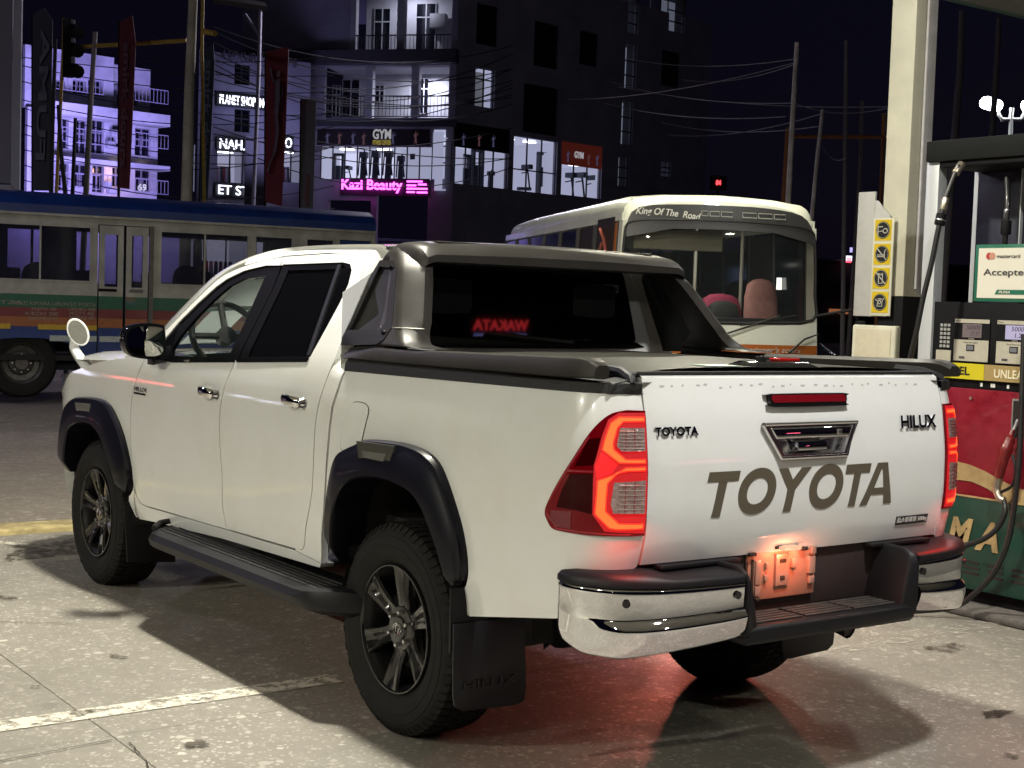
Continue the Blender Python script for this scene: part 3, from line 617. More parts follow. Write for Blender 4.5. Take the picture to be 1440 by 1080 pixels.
# cover lock
mb = MB(); mb.rings([[(-.97+a*1.0, b, 1.393) for a, b in ((-.07, .16), (-.07, -.16), (.07, -.16), (.07, .16))], [(-.97+a, b, 1.412) for a, b in ((-.045, .12), (-.045, -.12), (.045, -.12), (.045, .12))]]); lk = mb.build('cover_lock', gloss, lid, bevel=.004)
mb = MB(); mb.box((-1.0, -.10, 1.412), (-.95, .0, 1.424)); mb.build('lock_button', mat('lock_red', (.35, .01, .01), .25, coat=1), lk, bevel=.004)
mb = MB(); mb.cyl((-.98, .07, 1.412), (-.98, .07, 1.428), .018, 14); mb.build('lock_knob', blackpl, lk)
mb = MB(); mb.box((-1.02, .20, 1.397), (-.93, .34, 1.3985)); mb.build('cover_sticker', mat('sticker_mint', (.5, .62, .52), .5), lid)
for side in (1, -1):
    mb = MB(); mb.tube([(-.92, side*.70, 1.386), (-1.03, side*.72, 1.380), (-1.09, side*.735, 1.364), (-1.11, side*.745, 1.345)], [.014, .016, .014, .010], 8); mb.build('cover_strap', blackpl, lid)
    # tailgate corner caps
    mb = MB(); mb.prism([(.0, 0), (.10, 0), (.085, .035), (.0, .05)], lambda u, v: (-1.085-v*.2, side*(.715+u), 1.315+v), lambda u, v: (-1.0, side*(.715+u), 1.315+v)); mb.build('corner_cap', mat('rail_plastic'), TRUCK, bevel=.006)
# back glass of the cab
def Fb(y, z, off=0): return (.485+.01*(abs(y)/.6)**2-off, y, z)
bw = cr([(.50, 1.745), (-.50, 1.745), (-.535, 1.73), (-.56, 1.68), (-.625, 1.47), (-.628, 1.425), (-.59, 1.395), (.59, 1.395), (.628, 1.425), (.625, 1.47), (.56, 1.68), (.535, 1.73)], 3, True)
bgl = patch('back_window', bw, Fb, tint, TRUCK, off=.010, flange=.012, res=.05)
patch('window_sticker', [(-.36, 1.672), (-.43, 1.672), (-.43, 1.642), (-.36, 1.642)], Fb, mat('sticker_red', (.12, .01, .015), .5), bgl, off=.0115, flange=.001)
patch('window_sticker', [(-.435, 1.676), (-.52, 1.674), (-.52, 1.638), (-.445, 1.638)], Fb, mat('sticker_grey', (.35, .33, .33), .5), bgl, off=.0115, flange=.001)
text('sticker_mark', '86A', (.485-.018, -.460, 1.650), (0, -1, 0), (0, 0, 1), .04, .014, gloss, bgl, extrude=.001)
# --- sports bar
qz = [1.30, 1.36, 1.42, 1.5, 1.6, 1.7, 1.76, 1.80]; qy = [.880, .880, .862, .82, .775, .73, .69, .64]
def Qz(z): return float(np.interp(z, qz, qy))
BAR = MB().box((.30, -.55, 1.800), (.46, .55, 1.812)).build('sports_bar', gunm, TRUCK, bevel=.005)
A_ = bez([(-.13, 0, 1.408), (-.05, 0, 1.411), (.02, 0, 1.420), (.075, 0, 1.45), (.13, 0, 1.50), (.19, 0, 1.585), (.235, 0, 1.650), (.285, 0, 1.71), (.345, 0, 1.757), (.40, 0, 1.785)], 4)
def slices(side):
    rows = []
    for p in A_:
        z = p.z; y = Qz(z); xf = float(np.interp(z, [1.40, 1.47, 1.55, 1.70, 1.757, 1.79], [.36, .25, .275, .36, .43, .47])); x = p.x
        t = float(np.clip((z-1.40)/.1, 0, 1)); d = .02+.05*t
        # outer front, outer rear (A), rounded rear, crease (B), glass edge (C), inner front
        pts = [(xf, y), (x+.035, y+.004), (x+.008, y), (x-.008, y-.010), (x-d*.8, y-.042), (x-d, y-.060), (x-d+.012, y-.105), (x+.05, y-.115), (xf, y-.09)]
        rows.append([(a, side*b, z) for a, b in pts])
    return rows
for side in (1, -1):
    mb = MB(); rw_ = slices(side); mb.rings(rw_); leg = mb.build('bar_leg', gunm, BAR, sharp=40)
    # seam across the leg
    # skirt rail along the bed
    rows = []
    for x in list(np.linspace(.44, -1.0, 20))+[-1.04, -1.065, -1.08]:
        x = float(x); e = max(0, (-x-1.0)/.08); zt = 1.400+.022*max(0, -x) - .022*e**2; zb = 1.346+.012*max(0, -x)/1.0+.004*e; y = .884-.012*e
        yi = .790+.02*e if x < .1 else .80
        if x > .2: zt = float(np.interp(x, [.2, .44], [1.403, 1.372]))
        rows.append([(x, side*(y-.01), zb), (x, side*y, zb+.006), (x, side*(y-.008), zt-.010), (x, side*(y-.013), zt-.003), (x, side*(y-.022), zt), (x, side*(yi+.01), zt), (x, side*yi, zt-.012), (x, side*(yi+.005), zb)])
    mb = MB(); mb.rings(rows); mb.build('skirt_rail', gunm, BAR, sharp=34)
    # web that fills the leg foot
    inf = [(.485, 1.385), (.485, 1.70), (.44, 1.745), (.36, 1.72), (.30, 1.66), (.26, 1.55), (.20, 1.45), (.10, 1.395)]
    patch('sail_inner_panel', inf, lambda u, v, o=0: (u, side*(Qz(v)-.075-o), v), mat('sail_inner', (.006, .006, .007), .6), leg, flange=.012, res=.05)
    ft = [(.40, 1.40), (.425, 1.365), (-.13, 1.385), (-.10, 1.40), (.02, 1.422), (.075, 1.452), (.13, 1.502), (.20, 1.49)]
    # vent sail panel in front of the leg
    so = [(.462, 1.730), (.345, 1.728), (.300, 1.70), (.155, 1.475), (.170, 1.43), (.21, 1.41), (.47, 1.395), (.475, 1.43)]
    si = [(.435, 1.705), (.355, 1.700), (.325, 1.68), (.215, 1.49), (.235, 1.465), (.45, 1.455)]
    def FQ(u, v, o=0): return (u, side*(Qz(v)+o), v)
    sp = patch('sail_panel', so, FQ, darkgun, BAR, holes=[si], off=.006, flange=.05, res=.04)
    patch('sail_inset', si, FQ, darkgun, sp, off=-.008, flange=.01, res=.04)
    patch('sail_gap', [(.20, 1.407), (.42, 1.39), (.44, 1.36), (.12, 1.375), (.13, 1.40)], FQ, seal, sp, off=-.01, flange=.01)
    for u, v in ((.335, 1.70), (.19, 1.455)):
        mb = MB(); mb.cyl(FQ(u, v, .002), FQ(u, v, .012), .009, 12); mb.build('sail_bolt', gloss, sp)
    mb = MB(); mb.tube([(x_, side*(Qz(1.475)+o_), 1.475) for x_, o_ in ((.24, .001), (.15, .002), (.108, .001), (.085, -.022), (.04, -.052), (.035, -.062))], .0022, 5); mb.build('bar_seam', mat('seam_light', (.25, .24, .2), .4), leg)
    mb = MB(); mb.tube([(.06, side*.80, 1.41), (-.06, side*.845, 1.412), (-.15, side*.862, 1.413)][:3], .0015, 5); mb.build('bar_seam', seal, leg)
# hoop across the roof
def hoop(y):
    t = abs(y)/.70; dz = .016*(1-t**2); f = .04*(1-t*t)
    return [(.47, y, 1.783+dz), (.44, y, 1.800+dz), (.34, y, 1.803+dz), (.26-f, y, 1.785+dz), (.215-f, y, 1.752+dz*.6), (.212-f, y, 1.728), (.25-f, y, 1.720), (.36, y, 1.735), (.47, y, 1.760)]
rows = [hoop(float(y)) for y in np.linspace(-.62, .62, 27)]
# blend the ends down into the legs
def endrow(side, k):
    top = slices(side)[-1]; return None
ends = []
for side in (1, -1):
    a = hoop(side*.62); L1 = [(p[0], side*(abs(p[1])+.035), p[2]-.012) for p in a]; L2 = [(p[0]+.02, side*(abs(p[1])+.055), p[2]-.035) for p in a]; L3 = [(p[0]+.04, side*(abs(p[1])+.06), p[2]-.06) for p in a]
    ends.append([L1, L2, L3])
rows = ends[1][::-1]+rows+ends[0]
mb = MB(); mb.rings(rows); mb.build('bar_hoop', gunm, BAR, sharp=40)
# --- side steps
for side in (1, -1):
    secs = []
    for x in list(np.linspace(.20, 2.17, 24)):
        x = float(x); e = min(1, (x-.18)/.22) if x < .45 else min(1, (2.20-x)/.25); w = math.sin(min(1, e)*PI/2)
        yo = .80+.235*w; zt = .452; zz = [(.70, zt-.02), (.74, zt), (yo-.05, zt+.004), (yo-.015, zt-.004), (yo, zt-.03), (yo-.008, zt-.062), (yo-.05, zt-.082), (.74, zt-.07), (.70, zt-.05)]
        zup = .025*math.exp(-((x-.30)/.12)**2)
        secs.append([(x, side*min(a, yo), b+zup*(1 if b > .43 else .2)) for a, b in zz])
    mb = MB(); mb.rings(secs); ss = mb.build('side_step', blackpl, TRUCK, sharp=40)
    for k in range(5):
        mb = MB(); y = .83+.032*k; mb.box((.46, side*y-.006, .452), (2.02, side*y+.006, .4605)); mb.build('step_tread', mat('tread_strip', (.03, .03, .03), .5, noise=.5, nscale=40), ss, bevel=.002)
    for x in (.5, 1.2, 1.9):
        mb = MB(); mb.box((x, min(side*.5, side*.78), .44), (x+.06, max(side*.5, side*.78), .48)); mb.build('step_bracket', under, ss)
    mb = MB(); mb.tube([(2.13, side*.72, .47), (2.16, side*.80, .475), (2.12, side*.92, .470), (2.03, side*.985, .462)], .014, 8); mb.build('step_hoop', blackpl, ss)
# --- mud flaps
for side in (1, -1):
    mb = MB(); fp = cr([(.935, .50), (.640, .50)], 1)+[(.634, .25), (.642, .205), (.675, .195), (.90, .205), (.932, .225), (.938, .26)]
    mb.prism(fp, lambda u, v: (-.455-(.5-v)*.06, side*u, v), lambda u, v: (-.463-(.5-v)*.06, side*u, v)); mf = mb.build('mud_flap', mat('mudflap', (.014, .014, .019), .45), TRUCK, bevel=.002)
    mb = MB(); mb.prism([(.94, .62), (.60, .62), (.60, .40), (.94, .40)], lambda u, v: (-.440-(.5-v)*.02, side*u, v), lambda u, v: (-.452-(.5-v)*.03, side*u, v)); mb.build('flap_mount', blackpl, mf, bevel=.003)
    text('flap_lettering', 'HILUX', (-.479, side*.79+.11, .275), (0, -1, 0), (0, 0, 1), .22, .03, mat('flap_emboss', (.010, .010, .013), .3), mf, extrude=.003)
    mb = MB(); mb.prism([(.90, .50), (.62, .50), (.62, .17), (.88, .19)], lambda u, v: (2.655-(.5-v)*.04, side*u, v), lambda u, v: (2.647-(.5-v)*.04, side*u, v)); mb.build('mud_flap', blackpl, TRUCK, bevel=.002)
# --- wheels
def make_wheel():
    w = thing('w', 'w', 'w'); w.name = 'wheel'
    for k in ('label', 'category'): del w[k]
    mb = MB(); mb.lathe([(.226, .085), (.236, .108), (.262, .124), (.300, .1345), (.335, .1330), (.356, .126), (.372, .112), (.3765, .10), (.3765, -.10), (.372, -.112), (.335, -.133), (.262, -.124), (.226, -.085)], n=80)
    n = 66
    for i in range(n):
        for row, (a, b, r0, dl, w2) in enumerate(((.070, .108, .372, 0, .36), (-.108, -.070, .372, .5, .36), (.026, .064, .374, .3, .40), (-.064, -.026, .374, .8, .40), (-.020, .020, .374, .1, .38))):
            t0 = (i+dl)*2*PI/n; tw = 2*PI/n*w2; sk = .012 if row % 2 else -.012
            def pt(r, t, y): return (r*math.cos(t), y, r*math.sin(t))
            r1 = .3885; ra = .3885-.006 if abs(a) > .1 else r1; rb = .3885-.006 if abs(b) > .1 else r1
            vs = [pt(r0-.004, t0-tw, a), pt(r0-.004, t0+tw, a), pt(r0-.004, t0+tw+sk, b), pt(r0-.004, t0-tw+sk, b), pt(ra, t0-tw, a), pt(ra, t0+tw, a), pt(rb, t0+tw+sk, b), pt(rb, t0-tw+sk, b)]
            mb.add(vs, [(0, 1, 2, 3), (4, 7, 6, 5), (0, 4, 5, 1), (1, 5, 6, 2), (2, 6, 7, 3), (3, 7, 4, 0)])
        for s in (1, -1):   # shoulder lugs reaching down the sidewall
            t0 = (i+(.0 if s > 0 else .5))*2*PI/n; tw = 2*PI/n*(.30 if i % 2 else .36); rr = .350 if i % 2 else .356
            vs = [(r*math.cos(t), s*y, r*math.sin(t)) for r, y in ((.382, .106), (.368, .1195), (rr, .1290), (rr, .120), (.37, .105)) for t in (t0-tw, t0+tw)]
            mb.add(vs, [(0, 1, 3, 2), (2, 3, 5, 4), (4, 5, 7, 6), (0, 2, 4, 6, 8), (9, 7, 5, 3, 1)])
    mb.build('tyre', rub, w, recalc=False)
    # sidewall raised lettering ring
    mb = MB(); mb.lathe([(.300, .1345), (.302, .1362), (.306, .1362), (.308, .1345)], n=64); mb.lathe([(.335, .133), (.337, .1343), (.340, .1340), (.342, .1315)], n=64); mb.build('sidewall_ring', rub, w)
    mb = MB(); mb.lathe([(.2365, .112), (.2345, .120), (.2290, .1205), (.2255, .113), (.218, .100), (.208, .085), (.203, .03), (.196, -.09), (.0, -.095)], n=64); mb.build('rim_barrel', alloyd, w, sharp=50)
    mb = MB(); mb.lathe([(.2345, .1195), (.2325, .1225), (.2285, .1222), (.2250, .114)], n=64); rim = mb.build('rim', alloy, w)
    for k in range(6):
        a = k*PI/3+PI/2+.12; ca, sa = math.cos(a), math.sin(a)
        rings = []
        for r, hw, y, dep, grv in ((.045, .030, .083, .045, .001), (.075, .036, .086, .045, .002), (.098, .031, .091, .04, .007), (.125, .033, .099, .034, .013), (.165, .039, .107, .03, .015), (.205, .047, .1125, .025, .011), (.227, .054, .1150, .02, .003)):
            ring = [(-hw, y-.010), (-hw*.86, y), (-hw*.42, y-grv*.15), (-hw*.12, y-grv), (hw*.12, y-grv), (hw*.42, y-grv*.15), (hw*.86, y), (hw, y-.010), (hw*.9, y-dep), (-hw*.9, y-dep)]
            rings.append([(r*ca-u*sa, v, r*sa+u*ca) for u, v in ring])
        mb = MB(); mb.rings(rings); mb.build('spoke', alloy, w, sharp=25)
    mb = MB(); mb.lathe([(.085, .05), (.085, .082), (.078, .090), (.046, .092), (.044, .096), (.041, .100), (.0, .102)], n=40); mb.build('hub', alloy, w)
    em = MB()
    for cx, cz, rx, rz in ((0, 0, .027, .019), (0, .004, .016, .0085), (0, -.001, .0085, .017)):
        R = []
        for i in range(28):
            t = 2*PI*i/28; R.append((cx+rx*math.cos(t), .1035, cz+rz*math.sin(t)))
        R.append(R[0]); em.tube(R, .0017, 5, False)
    em.build('cap_emblem', chrome, w)
    for k in range(6):
        a = k*PI/3+PI/3+.12+PI/6; mb = MB(); c0 = (.062*math.cos(a), .086, .062*math.sin(a)); mb.cyl(c0, (c0[0], .108, c0[2]), .0095, 6, .0085); mb.build('lug_nut', steel, w, bevel=.001)
    mb = MB(); mb.lathe([(.16, .02), (.16, .035), (.06, .035), (.05, .06)], n=32); mb.build('brake_disc', mat('brake_iron', (.06, .055, .05), .5, .7), w)
    return w
w0 = make_wheel(); w0.parent = TRUCK; w0.location = (0, .768, .3845)
for x, s, a in ((3.085, 1, .4), (0, -1, .9), (3.085, -1, .2)):
    w1 = copy_tree(w0, TRUCK, (x, s*.768, .3845)); w1.rotation_euler = (0, a, 0) if s > 0 else (0, a, PI)
# --- door mirrors
for side in (1, -1):
    cx, cy, cz = 2.17, 1.01, 1.345
    mb = MB(); R = []
    for dx, sc in ((.10, .25), (.095, .45), (.075, .75), (.04, .93), (0, 1.0), (-.03, 1.0), (-.04, .985)):
        R.append([(cx+dx+.03*(y/.12), side*(cy+y*.66*sc), cz+z*sc) for y, z in cr([(-.13, -.075), (.04, -.085), (.115, -.050), (.13, .02), (.10, .065), (.0, .082), (-.11, .078), (-.135, .055)], 3, True)])
    mb.rings(R); mr = mb.build('door_mirror', gloss, TRUCK, sharp=60)
    mb = MB(); R = [[(cx-.041+.03*(y/.12), side*(cy+y*.66*q), cz+z*q) for y, z in cr([(-.115, -.062), (.04, -.070), (.10, -.040), (.112, .02), (.085, .052), (.0, .067), (-.10, .063), (-.12, .045)], 3, True)] for q in (1.0, .5, .02)]
    mb.rings(R); mb.build('mirror_glass', mat('mirror_glass', (.62, .66, .66), .02, 1), mr)
    mb = MB(); mb.prism([(-.02, -.12), (.05, -.12), (.05, -.05), (-.01, -.04)], lambda u, v: (cx+u, side*.86, cz+v+.02), lambda u, v: (cx+u, side*.96, cz+v)); mb.build('mirror_arm', gloss, mr, bevel=.006)
    mb = MB(); mb.tube([(cx+.05, side*(cy+.08), cz+.01), (cx+.09, side*(cy+.05), cz+.0), (cx+.11, side*cy, cz)], .010, 8); mb.build('mirror_indicator', chrome, mr)
# --- white auxiliary mirror on the left front fender
mb = MB(); pm = bez([(3.40, .80, 1.10), (3.50, .805, 1.145), (3.66, .80, 1.205), (3.73, .80, 1.25), (3.72, .80, 1.30)], 3)
mb.tube(pm, [.036, .034, .032, .031, .030, .030, .029, .028, .027, .026, .024, .022, .020], 12); aux = mb.build('fender_mirror', paint, TRUCK)
mb = MB(); axd = Vector((-.86, .42, -.10)).normalized(); sx = axd.cross(Vector((0, 0, 1))).normalized(); sz = sx.cross(axd)
c0 = Vector((3.66, .80, 1.335)); R = []
for d, q in ((-.045, .15), (-.040, .5), (-.025, .85), (0, 1), (.012, 1.0), (.016, .96)):
    R.append([c0+axd*d+sx*math.cos(t)*.060*q+(sz*math.sin(t)+sx*.25*math.sin(t))*.078*q for t in [2*PI*k/28 for k in range(28)]])
mb.rings(R); mb.build('mirror_shell', paint, aux)
mb = MB(); mb.add([c0+axd*.0175+sx*math.cos(t)*.050+(sz*math.sin(t)+sx*.25*math.sin(t))*.067 for t in [2*PI*k/28 for k in range(28)]], [list(range(28))]); mb.build('mirror_glass', mat('mirror_glass'), aux)
# --- cabin interior
mb = MB(); mb.box((.45, -.66, .74), (2.6, .66, .80)); mb.build('cabin_floor', under, TRUCK)
dash = MB(); dash.prism([(2.30, .85), (2.30, 1.16), (2.42, 1.24), (2.75, 1.27), (2.95, 1.22), (2.9, .85)], lambda u, v: (u, .74, v), lambda u, v: (u, -.74, v)); dash.build('dashboard', mat('dash_plastic', (.02, .021, .022), .5), TRUCK, bevel=.02)
for y in (.38, -.38):
    for x, zz in ((1.45, 0), (.70, 0)):
        mb = MB(); mb.prism([(0, .85), (.50, .88), (.50, 1.0), (.12, 1.0), (-.10, 1.50), (-.22, 1.50), (-.10, .9)], lambda u, v: (x+u, y-.24, v), lambda u, v: (x+u, y+.24, v)); se = mb.build('seat', fabric, TRUCK, bevel=.03)
        mb = MB(); mb.box((x-.23, y-.13, 1.52), (x-.12, y+.13, 1.68)); mb.build('headrest', fabric, se, bevel=.03)
mb = MB(); C0 = Vector((2.42, .46, 1.36)); ax = Vector((-.90, 0, .43)); e1 = Vector((0, 1, 0)); e2 = ax.cross(e1)
mb.tube([C0+e1*math.cos(t)*.185+e2*math.sin(t)*.185 for t in [2*PI*k/36 for k in range(37)]], .017, 10, False)
for k in (0, PI, -PI/2): mb.tube([C0+(e1*math.cos(k)+e2*math.sin(k))*.18, C0], .018, 8)
mb.cyl(C0-ax*.03, C0+ax*.02, .05, 16); mb.build('steering_wheel', mat('wheel_leather', (.015, .015, .015), .35), TRUCK)
papm = mat('paper', (.80, .92, .88), .7, emit=None)
def ws(y, t):   # point just inside the windshield
    i = t*(len(RWS)-1); a = RWS[int(i)]; b = RWS[min(int(i)+1, len(RWS)-1)]; f = i-int(i); p = Vector(a).lerp(Vector(b), f); q = 1-(y/.64)**2
    return Vector((p.x+.16*q-.02, y, p.z+.028*q-.02))
RWS = [p for p in RR if p[0] > 1.74]
for (y0, y1, t0, t1) in ((.50, .20, .37, .575), (.44, .20, .61, .985)):
    mb = MB(); n_ = 6; rows = [[ws(y0+(y1-y0)*j/n_-(.10*i/n_ if t0 < .5 else -.04*i/n_), t0+(t1-t0)*i/n_) for j in range(n_+1)] for i in range(n_+1)]; mb.rings(rows, False, False); pp = mb.build('paper_notice', papm, TRUCK)

mb = MB(); mb.box((2.30, -2.86, .05), (2.42, -2.80, .30)); ml = mb.build('added_red_lamp', blackpl, None, bevel=.01); tag(ml, 'unseen red lamp added behind the pickup to redden the ground under it', 'marker lamp')  # unseen lamp added to redden the ground below the pickup
mb = MB(); mb.box((2.31, -2.799, .18), (2.41, -2.792, .28)); mb.build('lamp_lens', emis('added_lamp_red', (1, .05, .03), 30), ml)
area('added_red_light', (2.36, -2.785, .26), 30, (1, .24, .16), .10, (-.9, .9, .0), spread=2.0)

rs_ = random.Random(11)
scf = mat('scuff_grey', (.42, .42, .41), .5)
for k in range(26):
    y0 = .64-k*.048+rs_.uniform(-.01, .01); z0 = 1.338+rs_.uniform(-.004, .006); w_ = rs_.uniform(.008, .026)
    patch('paint_scuff', [(y0, z0), (y0-w_*.4, z0+.004), (y0-w_, z0+rs_.uniform(0, .005)), (y0-w_*.8, z0-.003), (y0-w_*.3, z0-.004)], Ft, scf, tg, off=.0008, flange=0, res=.02)
# ================================================================== ground
def concrete(name, base, chip, scale=1.0, dark=.5):
    m = bpy.data.materials.new(name); m.use_nodes = True; n = m.node_tree; b = n.nodes['Principled BSDF']; L = n.links.new
    tc = n.nodes.new('ShaderNodeNewGeometry'); mp = n.nodes.new('ShaderNodeMapping'); L(tc.outputs['Position'], mp.inputs['Vector'])
    mp.inputs['Scale'].default_value = (1, 1, .2)
    def noise(s, d=6, r=.6, v=None):
        t = n.nodes.new('ShaderNodeTexNoise'); t.inputs['Scale'].default_value = s; t.inputs['Detail'].default_value = d; t.inputs['Roughness'].default_value = r; L((v or mp).outputs[0], t.inputs['Vector']); return t
    def rng(src, a, b_, c, d):
        r = n.nodes.new('ShaderNodeMapRange'); r.inputs[1].default_value = a; r.inputs[2].default_value = b_; r.inputs[3].default_value = c; r.inputs[4].default_value = d; L(src, r.inputs[0]); return r.outputs[0]
    def mix(f, a, c, bl='MIX'):
        x = n.nodes.new('ShaderNodeMixRGB'); x.blend_type = bl
        if hasattr(f, 'node'): L(f, x.inputs[0])
        else: x.inputs[0].default_value = f
        for i, q in ((1, a), (2, c)):
            if hasattr(q, 'node'): L(q, x.inputs[i])
            else: x.inputs[i].default_value = (*q, 1)
        return x.outputs[0]
    def math_(op, a, c):
        x = n.nodes.new('ShaderNodeMath'); x.operation = op
        for i, q in ((0, a), (1, c)):
            if hasattr(q, 'node'): L(q, x.inputs[i])
            else: x.inputs[i].default_value = q
        return x.outputs[0]
    # warped coordinates so the chips are angular shards
    w = noise(26*scale, 3); wv = n.nodes.new('ShaderNodeVectorMath'); wv.operation = 'MULTIPLY_ADD'
    L(w.outputs['Color'], wv.inputs[0]); wv.inputs[1].default_value = (.035, .035, 0); L(mp.outputs[0], wv.inputs[2])
    chips = None
    for sc, th, rs in ((17, .22, .52), (33, .27, .42), (66, .30, .35)):
        v = n.nodes.new('ShaderNodeTexVoronoi'); v.inputs['Scale'].default_value = sc*scale; L(wv.outputs[0], v.inputs['Vector'])
        sep = n.nodes.new('ShaderNodeSeparateColor'); L(v.outputs['Color'], sep.inputs[0])
        lim = rng(sep.outputs[0], rs, 1, 0, th*1.7)
        c = math_('LESS_THAN', v.outputs['Distance'], lim); br = math_('MULTIPLY', c, rng(sep.outputs[1], 0, 1, .2, 1))
        chips = br if chips is None else math_('MAXIMUM', chips, br)
    big = noise(.9, 7, .65); mid = noise(6, 8, .7); fine = noise(90, 5, .7)
    col = mix(rng(big.outputs[0], .35, .65, 0, 1), tuple(c*dark*1.35 for c in base), base)
    col = mix(rng(mid.outputs[0], .3, .72, .0, .65), col, tuple(c*.62 for c in base))
    col = mix(rng(fine.outputs[0], .3, .75, .0, .45), col, tuple(c*.55 for c in base))
    area_ = rng(big.outputs[0], .38, .60, .35, 1)
    col = mix(math_('MULTIPLY', chips, area_), col, chip)
    st = noise(1.7, 8, .62); col = mix(rng(st.outputs[0], .60, .72, 0, .62), col, tuple(c*.28 for c in base))
    L(col, b.inputs['Base Color'])
    L(rng(mid.outputs[0], .3, .7, .50, .82), b.inputs['Roughness']); b.inputs['Specular IOR Level'].default_value = .35
    h = math_('ADD', math_('MULTIPLY', fine.outputs[0], .7), math_('MULTIPLY', mid.outputs[0], 1.2))
    bp = n.nodes.new('ShaderNodeBump'); bp.inputs['Strength'].default_value = .55; bp.inputs['Distance'].default_value = .006; L(h, bp.inputs['Height']); L(bp.outputs[0], b.inputs['Normal'])
    MATS[name] = m; return m
conc = concrete('forecourt_concrete', (.31, .29, .25), (.50, .47, .42))
asph = concrete('road_surface', (.33, .29, .24), (.45, .42, .36), .5, .6)
subs = mat('joint_dirt', (.03, .026, .022), .9)
mb = MB(); mb.box((-30, -40, -.4), (4.80, 40, -.035)); ground = struct(mb.build('ground', subs))
xs = [-14, -9.95, -6.35, -2.75, .46, 4.06]; ys = [-14, -9.1, -5.5, -1.9, 1.76, 5.4, 9, 14]
xs = [-14, -9.9, -6.45, -3.0, .46, 3.93, 4.795]
for i in range(len(xs)-1):
    for j in range(len(ys)-1):
        mb = MB(); mb.box((xs[i]+.0018, ys[j]+.0018, -.04), (xs[i+1]-.0018, ys[j+1]-.0018, 0)); mb.build('concrete_slab', conc, ground, bevel=.002, seg=1)
ykerb = mat('kerb_yellow', (.50, .41, .20), .7, noise=.55, nscale=7, bump=.5)
for k in range(-9, 14):
    mb = MB(); mb.box((4.80, k*1.2+.003, -.2), (5.02, k*1.2+1.197, .035)); mb.build('kerb_stone', ykerb, ground, bevel=.015)
    mb = MB(); mb.box((5.03, k*1.2+.003, -.2), (5.22, k*1.2+1.197, .012)); mb.build('kerb_stone', ykerb, ground, bevel=.01)
mb = MB(); G = [[(x, y, -.06-.0022*max(0, x-6)+.02*math.sin(x*.9)*math.sin(y*.7)*(1 if x > 7 else 0)) for y in np.linspace(-160, 160, 81)] for x in list(np.linspace(5.22, 30, 34))+[50, 90, 160, 300, 600]]
mb.rings(G, False, False); struct(mb.build('road', asph))
def paintmat(name, col, thr):
    m = mat(name, col, .75, bump=.2); n = m.node_tree; b = n.nodes['Principled BSDF']; g = n.nodes.new('ShaderNodeNewGeometry'); t = n.nodes.new('ShaderNodeTexNoise')
    t.inputs['Scale'].default_value = 16; t.inputs['Detail'].default_value = 8; t.inputs['Roughness'].default_value = .75; n.links.new(g.outputs['Position'], t.inputs['Vector'])
    r = n.nodes.new('ShaderNodeMapRange'); r.inputs[1].default_value = thr; r.inputs[2].default_value = thr+.12; r.inputs[3].default_value = 0; r.inputs[4].default_value = .9
    n.links.new(t.outputs[0], r.inputs[0]); n.links.new(r.outputs[0], b.inputs['Alpha']); return m
wl = paintmat('worn_line_paint', (.62, .59, .50), .40); wl2 = paintmat('very_worn_line_paint', (.5, .47, .40), .50)
def sheet(name, pts, m, par, z=.004):
    mb = MB(); mb.add([(x, y, z) for x, y in pts], [list(range(len(pts)))]); return mb.build(name, m, par, recalc=False)
sheet('painted_line', [(.69, .70), (.82, .70), (.815, 4.5), (.685, 4.5)], wl, ground)
sheet('painted_line', [(.02, -1.2), (.02, -8), (.12, -8), (.12, -1.2)], wl2, ground)
sheet('painted_line', [(3.95, .60), (4.02, .60), (4.60, .95), (4.52, 1.0)], wl, ground)
stain = paintmat('oil_stain_black', (.03, .024, .018), .40); stain2 = paintmat('oil_stain_brown', (.07, .06, .045), .44)
def blot(cx, cy, rx, ry, m, sd, sp=.45):
    r = random.Random(sd); n = 36; ph = [r.uniform(0, 6.3) for _ in range(5)]
    pts = []
    for k in range(n):
        t = 2*PI*k/n; q = 1+sp*(.4*math.sin(3*t+ph[0])+.3*math.sin(5*t+ph[1])+.25*math.sin(8*t+ph[2])+.15*math.sin(13*t+ph[3])); pts.append((cx+rx*q*math.cos(t), cy+ry*q*math.sin(t)))
    sheet('ground_stain', pts, m, ground, .008)
for cx, cy, rx, ry, m, sd in ((-.98, -1.34, .035, .075, stain, 1), (.77, 1.76, .035, .05, stain2, 2), (4.15, .55, .28, .5, stain2, 3), (1.0, 2.15, .03, .06, stain, 4), (.2, 1.55, .05, .04, stain2, 5), (-.15, -2.1, .06, .12, stain2, 6), (1.9, 1.9, .02, .06, stain2, 7), (.9, -2.9, .3, .2, stain2, 8), (-1.2, -1.5, .02, .05, stain2, 9)):
    blot(cx, cy, rx, ry, m, sd)
def crack(pts, w=.004):
    P_ = [Vector((a, b, 0)) for a, b in pts]; r = random.Random(len(pts)); Q = []
    for i in range(len(P_)-1):
        for k in range(8): q = P_[i].lerp(P_[i+1], k/8); Q.append(q+Vector((r.uniform(-.004, .004), r.uniform(-.004, .004), 0)))
    Q.append(P_[-1]); L_ = []; R_c = []
    for i, q in enumerate(Q):
        t = (Q[min(i+1, len(Q)-1)]-Q[max(i-1, 0)]).normalized(); n_ = Vector((-t.y, t.x, 0))*w*r.uniform(.3, 1); L_.append((q+n_)[:2]); R_c.append((q-n_)[:2])
    mb = MB(); n = len(Q); mb.add([(x, y, .006) for x, y in L_+R_c], [(i, i+1, n+i+1, n+i) for i in range(n-1)]); mb.build('ground_crack', subs, ground, recalc=False)
